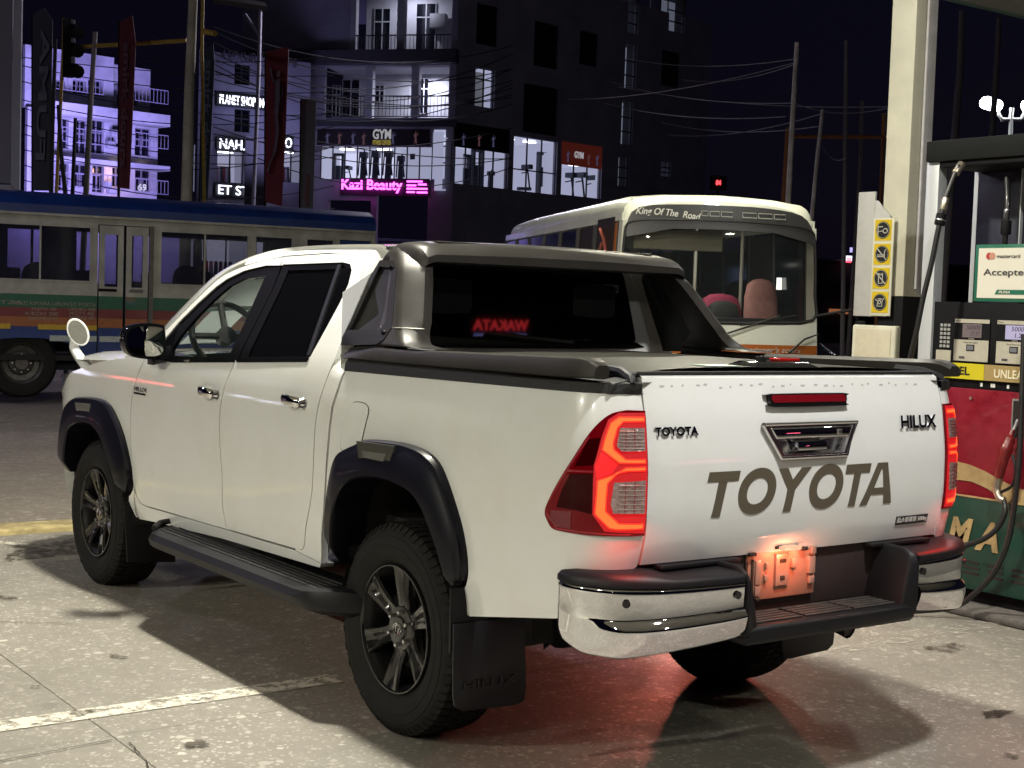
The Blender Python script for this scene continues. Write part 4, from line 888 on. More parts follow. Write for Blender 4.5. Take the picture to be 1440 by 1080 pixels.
crack([(.50, .05), (.51, -.3), (.52, -.62)], .003); crack([(.34, 2.6), (.36, 2.19), (.40, 1.78)], .004); crack([(.35, 1.74), (.1, 1.77), (-.3, 1.9)], .003); crack([(-1.3, -1.9), (-.8, -2.2), (-.5, -2.7)], .003); crack([(2.2, 1.3), (2.6, 1.9), (2.5, 2.6)], .003)
for cx, cy, rx, ry, sd in ((1.5, 1.35, .05, .03, 21), (.05, 2.0, .03, .06, 22), (2.9, 1.4, .06, .04, 23), (-.4, 1.35, .04, .03, 24), (-1.35, -.9, .03, .03, 25), (.6, -2.1, .06, .05, 26), (3.4, 1.9, .12, .08, 27), (1.2, 1.8, .015, .02, 28)): blot(cx, cy, rx, ry, stain2, sd)
# pump island
isl = MB(); isl.box((-3.5, -4.6, 0), (3.2, -2.80, .05)); isl = struct(isl.build('pump_island', mat('island_concrete', (.12, .11, .10), .8, noise=.4, bump=.4), bevel=.02))
isl['kind'] = 'structure'
# ================================================================== filling station: canopy, column, pump
def solo(mb, name, m, label, cat, group=None, **k):
    xs = [v[0] for v in mb.v]; ys = [v[1] for v in mb.v]; zs = [v[2] for v in mb.v]; c = ((min(xs)+max(xs))/2, (min(ys)+max(ys))/2, min(zs))
    mb.v = [(a-c[0], b-c[1], d-c[2]) for a, b, d in mb.v]; o = mb.build(name, m, None, **k); o.location = c
    return tag(o, label, cat, group)
white = mat('white_metal', (.62, .62, .60), .4, coat=.2, noise=.08, nscale=3, rvar=.1)
cream = mat('cream_metal', (.56, .55, .44), .42, noise=.12, nscale=5, rvar=.1)
greyp = mat('grey_panel', (.40, .40, .38), .5, noise=.08)
darkm = mat('dark_metal', (.007, .007, .008), .65, noise=.2, spec=.15)
# canopy over the lane, its lamps let into the soffit
can = thing('station_canopy', 'green edged canopy roof reaching over the forecourt at top right', 'canopy', (0, 0, CAN_Z))
mb = MB(); mb.box((-12, -14.9, .02), (6.2, 14, .30)); mb.build('roof_deck', mat('soffit', (.42, .42, .40), .6), can)
mb = MB(); mb.box((6.203, -15, .0), (6.34, 14.1, .62)); mb.box((-12.1, -15.04, -.10), (6.2, -14.91, .62)); mb.build('fascia', mat('fascia_green', (.22, .40, .33), .4, coat=.3), can, bevel=.01)
for k in range(35):
    y = -14.8+k*.82; mb = MB(); mb.box((-11.9, y+.004, -.006), (6.19, y+.812, .018)); mb.build('soffit_panel', mat('soffit'), can)
for x, y, p, c in LAMPS:
    mb = MB(); mb.box((x-.24, y-.24, -.05), (x+.24, y+.24, -.008)); fx = mb.build('canopy_lamp', mat('lamp_housing', (.6, .6, .6), .4), can, bevel=.01)
    mb = MB(); mb.box((x-.17, y-.17, -.056), (x+.17, y+.17, -.052)); mb.build('lamp_glass', emis('lamp_face', (1, .95, .82), 14), fx)
# column
col_ = thing('canopy_column', 'cream square steel column with dark foot behind the pickup, carrying four yellow warning signs', 'column', (1.515, -3.70, 0))
mb = MB(); mb.box((-.095, -.10, 1.70), (.095, .10, 5.19)); mb.build('shaft', cream, col_, bevel=.006)
mb = MB(); mb.box((-.098, -.103, 0), (.098, .103, 1.699)); mb.build('painted_foot', darkm, col_, bevel=.006)
mb = MB(); mb.box((-.103, -.095, 1.72), (-.097, -.02, 5.18)); mb.build('conduit_cover', mat('primer_grey', (.42, .41, .42), .5, noise=.2, nscale=8, bump=.3), col_, bevel=.003)
mb = MB(); mb.cyl((-.108, .0, 1.75), (-.108, .0, 5.18), .010, 8); mb.build('conduit', mat('primer_grey'), col_)
pn = MB(); pn.box((.140, .108, 1.57), (.275, .125, 2.355)); pn.prism([(.125, .11), (.140, .125), (.02, .118), (.02, .108)], lambda u, v: (u, v, 1.57), lambda u, v: (u, v, 2.30 if u > .1 else 2.20))
pn = pn.build('side_panel', greyp, col_, bevel=.003)
sg = MB(); sg.box((-.030, .130, 1.575), (.132, .138, 2.185)); sg = sg.build('sign_plate', mat('sign_cream', (.55, .54, .42), .4), col_, bevel=.002)
yel = mat('sign_yellow', (.55, .40, .012), .4); blk = mat('sign_black', (.015, .015, .015), .4); picto = mat('sign_grey', (.42, .42, .36), .5)
for k in range(4):
    z0 = 2.045-k*.150; c0 = (.051, z0+.065)
    mb = MB(); mb.box((-.014, .1385, z0), (.116, .1405, z0+.130)); q = mb.build('sign_square', yel, sg)
    mb = MB(); mb.add([(c0[0]+.054*math.cos(2*PI*i/32), .1425, c0[1]+.054*math.sin(2*PI*i/32)) for i in range(32)], [list(range(32))]); mb.build('sign_disc', blk, sg)
    mb = MB(); mb.tube([(c0[0]+.049*math.cos(2*PI*i/32), .1435, c0[1]+.049*math.sin(2*PI*i/32)) for i in range(33)], .0014, 4, False)
    def ln(*pts, r=.0035): mb.tube([(c0[0]-a, .1445, c0[1]+b) for a, b in pts], r, 6)
    if k == 0:
        ln((-.03, .02), (.0, .022), r=.004); ln((-.035, -.01), (.0, -.005)); ln(*[(.02+.017*math.cos(t), -.005+.014*math.sin(t)) for t in [2*PI*i/16 for i in range(17)]]); ln((-.037, .03), (-.037, -.03))
    if k == 1:
        ln((-.035, -.015), (.02, -.015)); ln((-.035, -.005), (.02, -.005)); ln((.022, -.02), (.022, .015), (.032, .03)); ln((-.038, .036), (.038, -.036))
    if k == 2:
        ln((-.015, -.032), (-.015, .032), (.015, .032), (.015, -.032), (-.015, -.032)); ln((-.010, .022), (.010, .022)); ln((-.038, .036), (.038, -.036))
    if k == 3:
        ln((-.032, .018), (-.012, .005), (-.018, -.025), (.020, -.025), (.022, .010), (.034, .024)); ln(*[(.0+.011*math.cos(t), .0+.011*math.sin(t)) for t in [2*PI*i/12 for i in range(13)]]); ln((-.012, .02), (.018, .02))
    mb.build('sign_pictogram', picto, sg)
bx = MB(); bx.box((1.40, -3.575, .05), (1.745, -3.52, 1.515)); bx = solo(bx, 'service_cabinet', cream, 'cream metal cabinet with rounded rim standing below the four yellow signs', 'cabinet', bevel=.012, seg=3)
mb = MB(); mb.box((-.14, .028, .80), (.14, .032, 1.44)); mb.build('cabinet_door', mat('cabinet_inset', (.50, .46, .34), .6, noise=.1), bx, bevel=.004)
# ---- pump (fuel dispenser), its face towards the pickup at y = -2.95
PU = thing('fuel_pump', 'red and green fuel dispenser with two price displays, marked DIESEL and UNLEADED', 'fuel pump', (.15, -3.2, 0))
def pb_(name, a, b, m, par=PU, bv=.004):
    mb = MB(); a2 = (min(a[0], b[0])-.15, min(a[1], b[1])+3.2, min(a[2], b[2])); b2 = (max(a[0], b[0])-.15, max(a[1], b[1])+3.2, max(a[2], b[2]))
    mb.box(a2, b2); return mb.build(name, m, par, bevel=bv)
red = mat('pump_red', (.19, .005, .015), .38, coat=.4, noise=.25, nscale=9, rvar=.12); grn = mat('pump_green', (.008, .045, .030), .4, coat=.3, noise=.2)
gold = mat('pump_gold', (.40, .28, .13), .45, noise=.35, nscale=10); navy = mat('pump_navy', (.030, .031, .050), .42, noise=.3, nscale=14)
cab = pb_('cabinet', (.74, -2.965, .30), (-.42, -3.45, 1.20), red)
low = pb_('lower_panel', (.745, -2.955, .12), (-.425, -3.455, .62), grn)
pb_('plinth', (.72, -2.99, .0), (-.40, -3.42, .30), darkm)
PF = lambda x, z, y=-2.955: (x-.15, y+3.2, z)
for k in range(7):
    for j in range(3):
        mb = MB(); mb.box((.50-k*.15-.05, .2435, .20+j*.03), (.50-k*.15+.05, .2475, .215+j*.03)); mb.build('vent_slot', mat('slot_dark'), low)
def fshape(name, pts, m, par, y=-2.9535, th=.003):
    mb = MB(); mb.prism(pts, lambda u, v: PF(u, v, y), lambda u, v: PF(u, v, y+th)); return mb.build(name, m, par)
wave = [(.60, .79), (.50, .80), (.40, .79), (.30, .765), (.20, .73), (.10, .70), (0, .69), (-.1, .70), (-.42, .74), (-.42, .64), (-.2, .62), (0, .59), (.1, .60), (.18, .63), (.28, .675), (.38, .70), (.46, .70), (.55, .68), (.60, .675)]
fshape('gold_wave', wave, gold, cab, -2.963)
for ch, x0, w in (('U', .66, .13), ('M', .51, .16), ('A', .335, .15)):
    text('pump_lettering', ch, PF(x0, .34, -2.9525), (-1, 0, 0), (0, 0, 1), w, .16, gold, low, shear=.25, extrude=.003, bold=.05)
fshape('red_edge', [(.76, .625), (-.425, .625), (-.425, .615), (.76, .615)], gold, low)
hd = pb_('display_head', (.70, -2.975, 1.20), (-.42, -3.44, 1.665), darkm)
strip = pb_('grade_strip', (.69, -2.960, 1.245), (-.41, -2.974, 1.335), darkm, hd, .002)
fshape('diesel_panel', [(.69, 1.335), (.335, 1.335), (.335, 1.25), (.69, 1.25)], mat('strip_yellow', (.50, .43, .015), .4), strip, -2.959)
fshape('unleaded_panel', [(.333, 1.335), (-.41, 1.335), (-.41, 1.25), (.333, 1.25)], mat('strip_tan', (.30, .22, .09), .4), strip, -2.959)
text('grade_lettering', 'DIESEL', PF(.625, 1.272, -2.955), (-1, 0, 0), (0, 0, 1), .20, .045, blk, strip, extrude=.002, bold=.02)
text('grade_lettering', 'UNLEADED', PF(.270, 1.268, -2.955), (-1, 0, 0), (0, 0, 1), .29, .046, mat('strip_pale', (.66, .60, .42), .5), strip, extrude=.002, bold=.02)
beige = mat('display_beige', (.38, .36, .29), .5, noise=.1)
for x0, lit in ((.545, 0), (.275, 1)):
    f = fshape('display_panel', [(x0, 1.575), (x0-.225, 1.575), (x0-.225, 1.345), (x0, 1.345)], darkm, hd, -2.974, .006)
    fshape('display_card', [(x0-.002, 1.574), (x0-.223, 1.574), (x0-.223, 1.553), (x0-.002, 1.553)], beige, f, -2.967, .002)
    fshape('display_card', [(x0-.002, 1.462), (x0-.223, 1.462), (x0-.223, 1.347), (x0-.002, 1.347)], beige, f, -2.967, .002)
    lcd = emis('lcd_lit', (.62, .55, .78), .75) if lit else emis('lcd_dim', (.35, .26, .24), .45)
    l = fshape('lcd_screen', [(x0-.055, 1.549), (x0-.175, 1.549), (x0-.175, 1.475), (x0-.055, 1.475)], lcd, f, -2.967, .004)
    text('lcd_digits', '5000' if lit else '50000', PF(x0-(.093 if lit else .082), 1.518, -2.962), (-1, 0, 0), (0, 0, 1), .075 if lit else .088, .024, mat('lcd_ink', (.05, .03, .05), .6), l, shear=.1, extrude=.001)
    text('lcd_digits', '1.21' if lit else '17.77', PF(x0-(.115 if lit else .112), 1.484, -2.962), (-1, 0, 0), (0, 0, 1), .055, .024, mat('lcd_ink'), l, shear=.1, extrude=.001)
    w_ = fshape('price_window', [(x0-.085, 1.437), (x0-.135, 1.437), (x0-.135, 1.403), (x0-.085, 1.403)], darkm, f, -2.965, .003)
    fshape('price_window', [(x0-.090, 1.432), (x0-.130, 1.432), (x0-.130, 1.408), (x0-.090, 1.408)], emis('lcd_small', (.5, .5, .48), .3), f, -2.962, .002)
    text('display_print', 'Price Per Litre', PF(x0-.065, 1.444, -2.965), (-1, 0, 0), (0, 0, 1), .09, .009, mat('print_dark', (.05, .05, .05), .6), f, extrude=.001)
    text('display_print', 'Litres', PF(x0-.095, 1.465, -2.9675), (-1, 0, 0), (0, 0, 1), .035, .008, mat('print_light', (.5, .48, .4), .6), f, extrude=.001)
    text('display_print', 'Pump', PF(x0-.008, 1.558, -2.965), (-1, 0, 0), (0, 0, 1), .03, .010, mat('print_dark'), f, extrude=.001)
    fshape('display_slot', [(x0-.04, 1.372), (x0-.075, 1.372), (x0-.075, 1.36), (x0-.04, 1.36)], mat('print_dark'), f, -2.965, .002)
for i in range(6):
    for j in range(3):
        fshape('keypad_key', [(.640-j*.024, 1.545-i*.023), (.624-j*.024, 1.545-i*.023), (.624-j*.024, 1.530-i*.023), (.640-j*.024, 1.530-i*.023)], mat('key_grey', (.30, .30, .29), .5), hd, -2.974, .006)
fshape('card_slot_panel', [(.662, 1.40), (.565, 1.40), (.565, 1.30), (.662, 1.30)], beige, hd, -2.974, .005)
for x0 in (.365, .300, .287, .20):
    fshape('sticker_strip', [(x0, 1.235), (x0-.014, 1.235), (x0-.014, 1.215), (x0, 1.215)], white, hd, -2.974, .002)
# posts, header, backing panel
post = pb_('frame_post', (.775, -2.955, .0), (.69, -3.03, 2.50), mat('post_grey', (.46, .48, .49), .35, .2))
pb_('frame_post', (.775, -3.38, .0), (.69, -3.455, 2.50), mat('post_grey'))
hdr = pb_('header_box', (.765, -2.93, 2.43), (-.42, -3.47, 2.545), mat('header_dark', (.010, .011, .011), .7, noise=.15, spec=.12), PU, .008)
pb_('header_soffit', (.685, -2.95, 2.40), (-.42, -3.45, 2.429), darkm)
pb_('back_panel', (.688, -3.30, 1.667), (.36, -3.34, 2.398), navy)
pb_('clear_panel', (.355, -3.25, 1.667), (.15, -3.26, 2.398), mat('smoked_acrylic', (.05, .05, .07), .1, coat=.5, alpha=.75))
for x in (.352, .25): pb_('panel_edge', (x, -3.22, 1.667), (x-.006, -3.246, 2.398 if x > .3 else 2.10), mat('post_grey'), PU, .001)
for x, z in ((.41, 1.15), (.20, .80)): 
    mb = MB(); mb.cyl(PF(x, z, -2.962), PF(x, z, -2.952), .008, 10); mb.build('cabinet_lock', steel, cab)
pb_('panel_join', (.565, -2.9645, .80), (.563, -2.9625, 1.19), mat('slot_dark'), cab, 0)
hol = pb_('nozzle_holster', (.155, -2.9615, .96), (.02, -2.9655, 1.165), mat('holster_grey', (.20, .20, .19), .5), PU, .001)
pb_('holster_recess', (.145, -2.958, .965), (.03, -2.9612, 1.155), mat('slot_dark'), hol, 0)
sgn = thing('payment_sign', 'cream card payment sign reading Accepted, green framed, on top of the pump displays', 'sign', (.18, -2.98, 1.67))
mb = MB(); mb.box((-.27, -.01, 0), (.255, .012, .305)); mb.build('sign_frame', mat('frame_green', (.015, .12, .07), .4, coat=.3), sgn, bevel=.004)
mb = MB(); mb.box((-.245, .0125, .02), (.232, .015, .285)); face = mb.build('sign_face', mat('sign_paper', (.60, .58, .49), .45), sgn)
text('sign_lettering', 'Accepted here', (.195, .0165, .13), (-1, 0, 0), (0, 0, 1), .44, .045, mat('print_dark'), sgn, extrude=.0015, bold=.01)
text('sign_lettering', 'mastercard', (.115, .0165, .232), (-1, 0, 0), (0, 0, 1), .14, .020, mat('print_dark'), sgn, extrude=.0015)
for dx, c in ((.165, (.35, .03, .03)), (.145, (.45, .22, .15))):
    mb = MB(); mb.cyl((dx, .015, .243), (dx, .0165 if dx > .15 else .0172, .243), .019, 24); mb.build('sign_logo', mat('logo'+str(dx), c, .5), sgn)
mb = MB(); mb.prism([(.12, .04), (-.1, .04), (-.09, .065), (.105, .065)], lambda u, v: (u, .015, v), lambda u, v: (u, .0165, v)); mb.build('sign_logo', mat('frame_green'), sgn)
text('sign_lettering', 'PUMA', (.095, .0175, .045), (-1, 0, 0), (0, 0, 1), .07, .014, mat('sign_paper'), sgn, shear=.3, extrude=.001, bold=.02)
# hoses
hose = mat('hose_rubber', (.014, .014, .014), .38, coat=.15)
def hose_thing(label, pts, fit, nozzle=None):
    mb = MB(); mb.tube(bez(pts, 8), .0145, 12); o = solo(mb, 'fuel_hose', hose, label, 'hose', 'hoses hanging from the fuel pump'); L0 = Vector(o.location)
    for a, b, r, m_ in fit:
        mb = MB(); mb.cyl(Vector(a)-L0, Vector(b)-L0, r, 18); mb.build('hose_coupling', m_, o, bevel=.003)
    return o
brass = mat('coupling_brass', (.40, .36, .28), .35, .8)
P1 = [pixplane(px, py, 1, y) for px, py, y in ((1348, 232, -2.90), (1336, 262, -2.86), (1328, 285, -2.83), (1320, 320, -2.80), (1310, 370, -2.78), (1298, 420, -2.76), (1288, 470, -2.75), (1272, 540, -2.78), (1262, 620, -2.80), (1280, 720, -2.75))]
hose_thing('black fuel hose hanging from the pump header in front of the grey post', P1,
    [(P1[0]+Vector((0, -.03, .01)), P1[0]*.6+P1[1]*.4, .022, brass), (P1[1]*.3+P1[2]*.7, P1[2]*.7+P1[3]*.3, .019, brass), (P1[2]*.55+P1[3]*.45, P1[2]*.1+P1[3]*.9, .028, darkm), (P1[2]*.32+P1[3]*.68, P1[2]*.25+P1[3]*.75, .0295, steel)])
P2 = [pixplane(px, py, 1, y) for px, py, y in ((1416, 250, -3.05), (1417, 290, -3.0), (1414, 330, -3.0), (1413, 350, -3.02))]
hose_thing('short black hose with breakaway coupling above the payment sign', P2, [(P2[1]*.9+P2[2]*.1, P2[1]*.6+P2[2]*.4, .018, steel), (P2[1]*.5+P2[2]*.5, P2[2], .027, darkm)])
P3_ = [pixplane(px, py, 1, y) for px, py, y in ((1440, 470, -2.86), (1437, 560, -2.84), (1434, 640, -2.82), (1428, 700, -2.80), (1418, 760, -2.78), (1398, 805, -2.76), (1370, 835, -2.74), (1335, 855, -2.70))]
P3_ += [Vector((.50, -2.45, .02)), Vector((.75, -2.3, .02)), Vector((1.2, -2.45, .02))]
hose_thing('black hose looping from the pump down to the concrete at its foot', P3_, [])
nz = thing('fuel_nozzle', 'red handled fuel nozzle resting in its holster on the red pump', 'fuel nozzle', tuple(pixplane(1412, 640, 1, -2.90)))
no = Vector(nz.location)
def NP(px, py, y): return pixplane(px, py, 1, y)-no
mb = MB(); mb.tube(bez([NP(1424, 605, -2.93), NP(1418, 622, -2.90), NP(1413, 636, -2.88), NP(1408, 655, -2.87), NP(1405, 672, -2.87)], 4), [.014]*3+[.030]*3+[.036]*3+[.030]*3+[.026]*3+[.022]*2, 14); mb.build('nozzle_body', mat('nozzle_red', (.17, .012, .012), .35, coat=.4, noise=.4, nscale=40), nz)
mb = MB(); mb.tube([NP(1432, 590, -2.95), NP(1424, 608, -2.93)], .010, 12); mb.build('nozzle_spout', steel, nz)
mb = MB(); mb.tube(bez([NP(1405, 672, -2.87), NP(1402, 688, -2.87), NP(1406, 700, -2.86), NP(1412, 704, -2.86)], 4), .021, 12); mb.build('nozzle_swivel', brass, nz)
mb = MB(); mb.tube(bez([NP(1424, 640, -2.86), NP(1428, 660, -2.84), NP(1424, 682, -2.84), NP(1408, 692, -2.86)], 4), .008, 8); mb.build('nozzle_guard', blackpl, nz)
P4 = [pixplane(px, py, 1, y) for px, py, y in ((1412, 704, -2.86), (1413, 722, -2.84), (1403, 742, -2.82), (1385, 757, -2.80), (1360, 766, -2.78), (1335, 768, -2.76), (1290, 760, -2.78), (1250, 720, -2.85))]
hose_thing('black hose curving left from the red nozzle towards the bumper', P4, [])
# the red lamp beyond the pickup is added unseen to redden the ground
# ================================================================== street behind: buses, buildings, poles, wires
def hz(px): return 402+px/30.0
class Fr:
    """vertical plane through two bearings at given distances; local x runs right along it, y goes away, z up"""
    def __init__(s, pa, Da, pb, Db):
        A = pix(pa, hz(pa), Da); B = pix(pb, hz(pb), Db); s.A = Vector((A.x, A.y, 0)); d = Vector((B.x-A.x, B.y-A.y, 0)); s.len = d.length
        s.X = d.normalized(); s.ang = math.atan2(s.X.y, s.X.x); s.Y = Vector((-s.X.y, s.X.x, 0))
    def uv(s, px, py, off=0):
        d = ray(px, py); t = (s.A+s.Y*off-CP).dot(s.Y)/d.dot(s.Y); p = CP+d*t-s.A; return (p.dot(s.X), p.z)
    def rect(s, x0, y0, x1, y1, off=0):
        a = s.uv(x0, y0, off); b = s.uv(x1, y1, off); c = s.uv(x0, y1, off); d = s.uv(x1, y0, off)
        return (min(a[0], c[0]), min(b[1], c[1]), max(b[0], d[0]), max(a[1], d[1]))   # u0,z0,u1,z1
    def thing(s, name, label, cat, group=None): return thing(name, label, cat, tuple(s.A), s.ang, group)
def bxo(name, u0, u1, y0, y1, z0, z1, m, par, bv=0):
    mb = MB(); mb.box((min(u0, u1), min(y0, y1), min(z0, z1)), (max(u0, u1), max(y0, y1), max(z0, z1))); return mb.build(name, m, par, bevel=bv)
def facade(name, par, u0, u1, z0, z1, holes, m, y=0, th=.3):
    """a wall sheet with real openings (u0,z0,u1,z1)"""
    us = sorted({u0, u1} | {h[0] for h in holes} | {h[2] for h in holes}); zs = sorted({z0, z1} | {h[1] for h in holes} | {h[3] for h in holes})
    us = [u for u in us if u0-1e-6 <= u <= u1+1e-6]; zs = [z for z in zs if z0-1e-6 <= z <= z1+1e-6]; mb = MB(); V = {}
    solid = {}
    for i in range(len(us)-1):
        for j in range(len(zs)-1):
            cu, cz = (us[i]+us[i+1])/2, (zs[j]+zs[j+1])/2; solid[i, j] = not any(h[0] < cu < h[2] and h[1] < cz < h[3] for h in holes)
    def v(i, j, k):
        if (i, j, k) not in V: V[i, j, k] = len(mb.v); mb.v.append((us[i], y+k*th, zs[j]))
        return V[i, j, k]
    for (i, j), s_ in solid.items():
        if not s_: continue
        mb.f.append([v(i, j, 0), v(i+1, j, 0), v(i+1, j+1, 0), v(i, j+1, 0)]); mb.f.append([v(i, j, 1), v(i, j+1, 1), v(i+1, j+1, 1), v(i+1, j, 1)])
        if not solid.get((i-1, j), False): mb.f.append([v(i, j, 0), v(i, j+1, 0), v(i, j+1, 1), v(i, j, 1)])
        if not solid.get((i+1, j), False): mb.f.append([v(i+1, j, 0), v(i+1, j, 1), v(i+1, j+1, 1), v(i+1, j+1, 0)])
        if not solid.get((i, j-1), False): mb.f.append([v(i, j, 0), v(i, j, 1), v(i+1, j, 1), v(i+1, j, 0)])
        if not solid.get((i, j+1), False): mb.f.append([v(i, j+1, 0), v(i+1, j+1, 0), v(i+1, j+1, 1), v(i, j+1, 1)])
    return mb.build(name, m, par)
def railing(par, u0, u1, y, z0, h, m, step=.14):
    mb = MB(); mb.box((u0, y, z0+h-.05), (u1, y+.04, z0+h)); mb.box((u0, y, z0+.06), (u1, y+.04, z0+.10)); n = int((u1-u0)/step)
    for k in range(n+1): x = u0+(u1-u0)*k/max(1, n); mb.box((x-.012, y+.01, z0+.1), (x+.012, y+.03, z0+h-.05))
    return mb.build('railing', m, par)
dglass = mat('dark_window', (.008, .008, .014), .12, spec=.5)
# ------------------------------------------------------------------ blue and white bus
F1 = Fr(0, 20.1, 530, 22.7); BUS = F1.thing('parked_bus', 'long blue and white bus with green, red and orange stripes parked across the road', 'bus')
bblue = mat('bus_blue', (.010, .034, .17), .4, coat=.4, noise=.35, nscale=3); bwhite = mat('bus_white', (.36, .355, .32), .4, coat=.3, noise=.35, nscale=2.5)
bgreen = mat('bus_green', (.012, .10, .055), .45, coat=.3, noise=.3); bred = mat('bus_red', (.17, .022, .025), .45, coat=.3, noise=.3); borange = mat('bus_orange', (.32, .10, .03), .45, coat=.3, noise=.3)
byel = mat('bus_yellow', (.5, .33, .02), .5, noise=.2); bgrey = mat('bus_stripe_grey', (.42, .47, .45), .5, noise=.3)
def z1(px, py): return F1.uv(px, py)[1]
U0, U1 = -2.4, F1.uv(528, 330)[0]; zt = z1(0, 272)
wt, wb = z1(0, 312), z1(0, 393); g0, g1, g2, g3, g4 = z1(0, 412), z1(0, 431), z1(0, 444), z1(0, 458), z1(0, 485)
z480, zbot = z1(0, 500), z1(100, 532)
def span(pa, pb): return F1.uv(pa, 340)[0], F1.uv(pb, 340)[0]
wins = [span(-150, -72), span(-66, 129), span(225, 350), span(358, 412), span(430, 470), span(478, 522)]
doorL, doorR = span(138, 214)
bh = [(a, wb, b, wt) for a, b in wins]+[(doorL, zbot, doorR, z1(0, 308))]
facade('side_wall', BUS, U0, U1, g0, zt-.22, bh, bwhite, 0, .05)
arch = F1.uv(38, 510); ww = .98
for nm, a, b, m in (('stripe_green', g1, g0, bgreen), ('stripe_red', g2, g1, bred), ('stripe_orange', g3, g2, borange)):
    facade(nm, BUS, U0, U1, a+.001, b-.001, [(doorL, a-1, doorR, b+1)], m, 0, .05)
facade('skirt', BUS, U0, U1, zbot, g3, [(arch[0]-.80, zbot-1, arch[0]+.80, g3-.16), (doorL, zbot-1, doorR, g3+1)], bblue, 0, .05)
for pa, pb in ((0, 16), (55, 138), (222, 330)):
    a, b = span(pa, pb); bxo('stripe_yellow', a, b, -.006, -.001, z1(100, 464), z1(100, 457), byel, BUS)
for pa, pb in ((72, 138), (142, 200), (222, 330)):
    a, b = span(pa, pb); bxo('stripe_grey', a, b, -.006, -.001, z1(100, 480), z1(100, 472), bgrey, BUS)
# roof: rounded section
rows = []
for u in list(np.linspace(U0, U1, 12)):
    rows.append([(float(u), y, z) for y, z in ((-.01, zt-.24), (-.02, zt-.12), (.06, zt-.02), (.30, zt+.07), (1.0, zt+.12), (1.8, zt+.07), (2.10, zt-.02), (2.2, zt-.24))])
mb = MB(); mb.rings(rows, False, False); mb.build('roof', bblue, BUS)
bxo('gutter', U0, U1, -.04, -.021, zt-.27, zt-.235, bwhite, BUS)
facade('far_wall', BUS, U0, U1, zbot, zt-.24, [(a+.1, wb+.05, b+.25, wt-.02) for a, b in wins[2:-2]]+[(.4, wb, .9, wt), (doorL+.1, wb, doorR, wt)], bblue, 2.15, .05); bxo('rear_wall', U1-.03, U1, .02, 2.18, zbot, zt-.2, bblue, BUS); bxo('bus_floor', U0, U1-.05, .06, 2.14, zbot+.25, zbot+.33, under, BUS)
pane = mat('bus_pane', (.03, .03, .05), .06, alpha=.45, spec=.6, coat=.3)
for a, b in wins[:-1]:
    w = bxo('window', a+.01, b-.01, .012, .018, wb+.01, wt-.01, pane, BUS)
    mb = MB(); e = .022
    if b-a > 1: c_ = a+(b-a)*(.62 if a < 1 else .5); mb.box((c_-.012, -.004, wb+.01), (c_+.012, .011, wt-.01))
    for q in ((a, a+e, wb, wt), (b-e, b, wb, wt), (a+e, b-e, wb, wb+e), (a+e, b-e, wt-e, wt)): mb.box((q[0], -.012, q[2]), (q[1], .010, q[3]))
    mb.build('window_rubber', bwhite, w)
bxo('window', wins[-1][0]+.01, wins[-1][1]-.01, .012, .018, wb+.01, wt-.01, bblue, BUS)
mid = (doorL+doorR)/2
for a, b in ((doorL+.02, mid-.02), (mid+.02, doorR-.05)):
    lf = facade('door_leaf', BUS, a, b, zbot, z1(0, 309), [(a+.08, wb-.05, b-.08, wt-.10)], bwhite, .01, .04)
    bxo('door_pane', a+.08, b-.08, .02, .025, wb-.05, wt-.10, pane, lf)
    for nm, z_, z__, m in (('stripe_green', g1, g0, bgreen), ('stripe_red', g2, g1, bred), ('stripe_orange', g3, g2, borange), ('stripe_blue', zbot, g3, bblue)): bxo('door_stripe', a, b, -.002, .006, z_+.002, z__-.002, m, lf)
    mb = MB(); mb.tube([(b-.10 if a < mid-.1 else a+.05, -.03, g0+.09), ((b-.35) if a < mid-.1 else a+.24, -.03, g0+.09)], .018, 8); mb.build('door_handle', darkm if a < mid-.1 else steel, lf)
bxo('door_post', doorR-.04, doorR+.02, -.03, .03, zbot, wt+.05, mat('rust_post', (.12, .11, .10), .5, noise=.5), BUS)
# dim lettering and passengers
lt = mat('bus_lettering', (.30, .25, .20), .6)
for i, (pxx, pyy, w, s_) in enumerate(((0, 424, .30, 'TZA'), (17, 425, 1.15, 'MBEZI KIMARA UBUNGO POSTA'), (44, 434, .34, 'S/NJEMA 400'), (96, 434, .38, 'UHURU 400'), (36, 440, .44, 'K/KOO 300'), (98, 440, .34, 'M/CITY 400'), (40, 447, .40, 'MAKUMBUSHO'), (98, 446, .34, 'MWENGE 400'))):
    u, z = F1.uv(pxx, pyy+3); text('route_lettering', s_, (u, -.004, z), (1, 0, 0), (0, 0, 1), w, .05, lt, BUS, extrude=.002)
for pxx, w_, h_ in ((285, .45, .42), (305, .5, .35), (18, .4, .3), (70, .5, .38)):
    u, z = F1.uv(pxx, 385); mb = MB(); R = [[(u+w_*.5*q*math.cos(t), .9+.18*q*math.sin(t), wb-.1+h_*k) for t in [2*PI*j/14 for j in range(14)]] for k, q in ((0, 1), (.5, 1), (.8, .85), (.95, .5), (1, .1))]
    mb.rings(R); mb.build('seat_back', mat('bus_seat', (.02, .018, .02), .9), BUS)
for k in range(9):
    u = -1.8+k*1.0; bxo('seat_back', u, u+.12, .3, 1.1, wb-.5, wb+.18, mat('bus_seat'), BUS, .03)
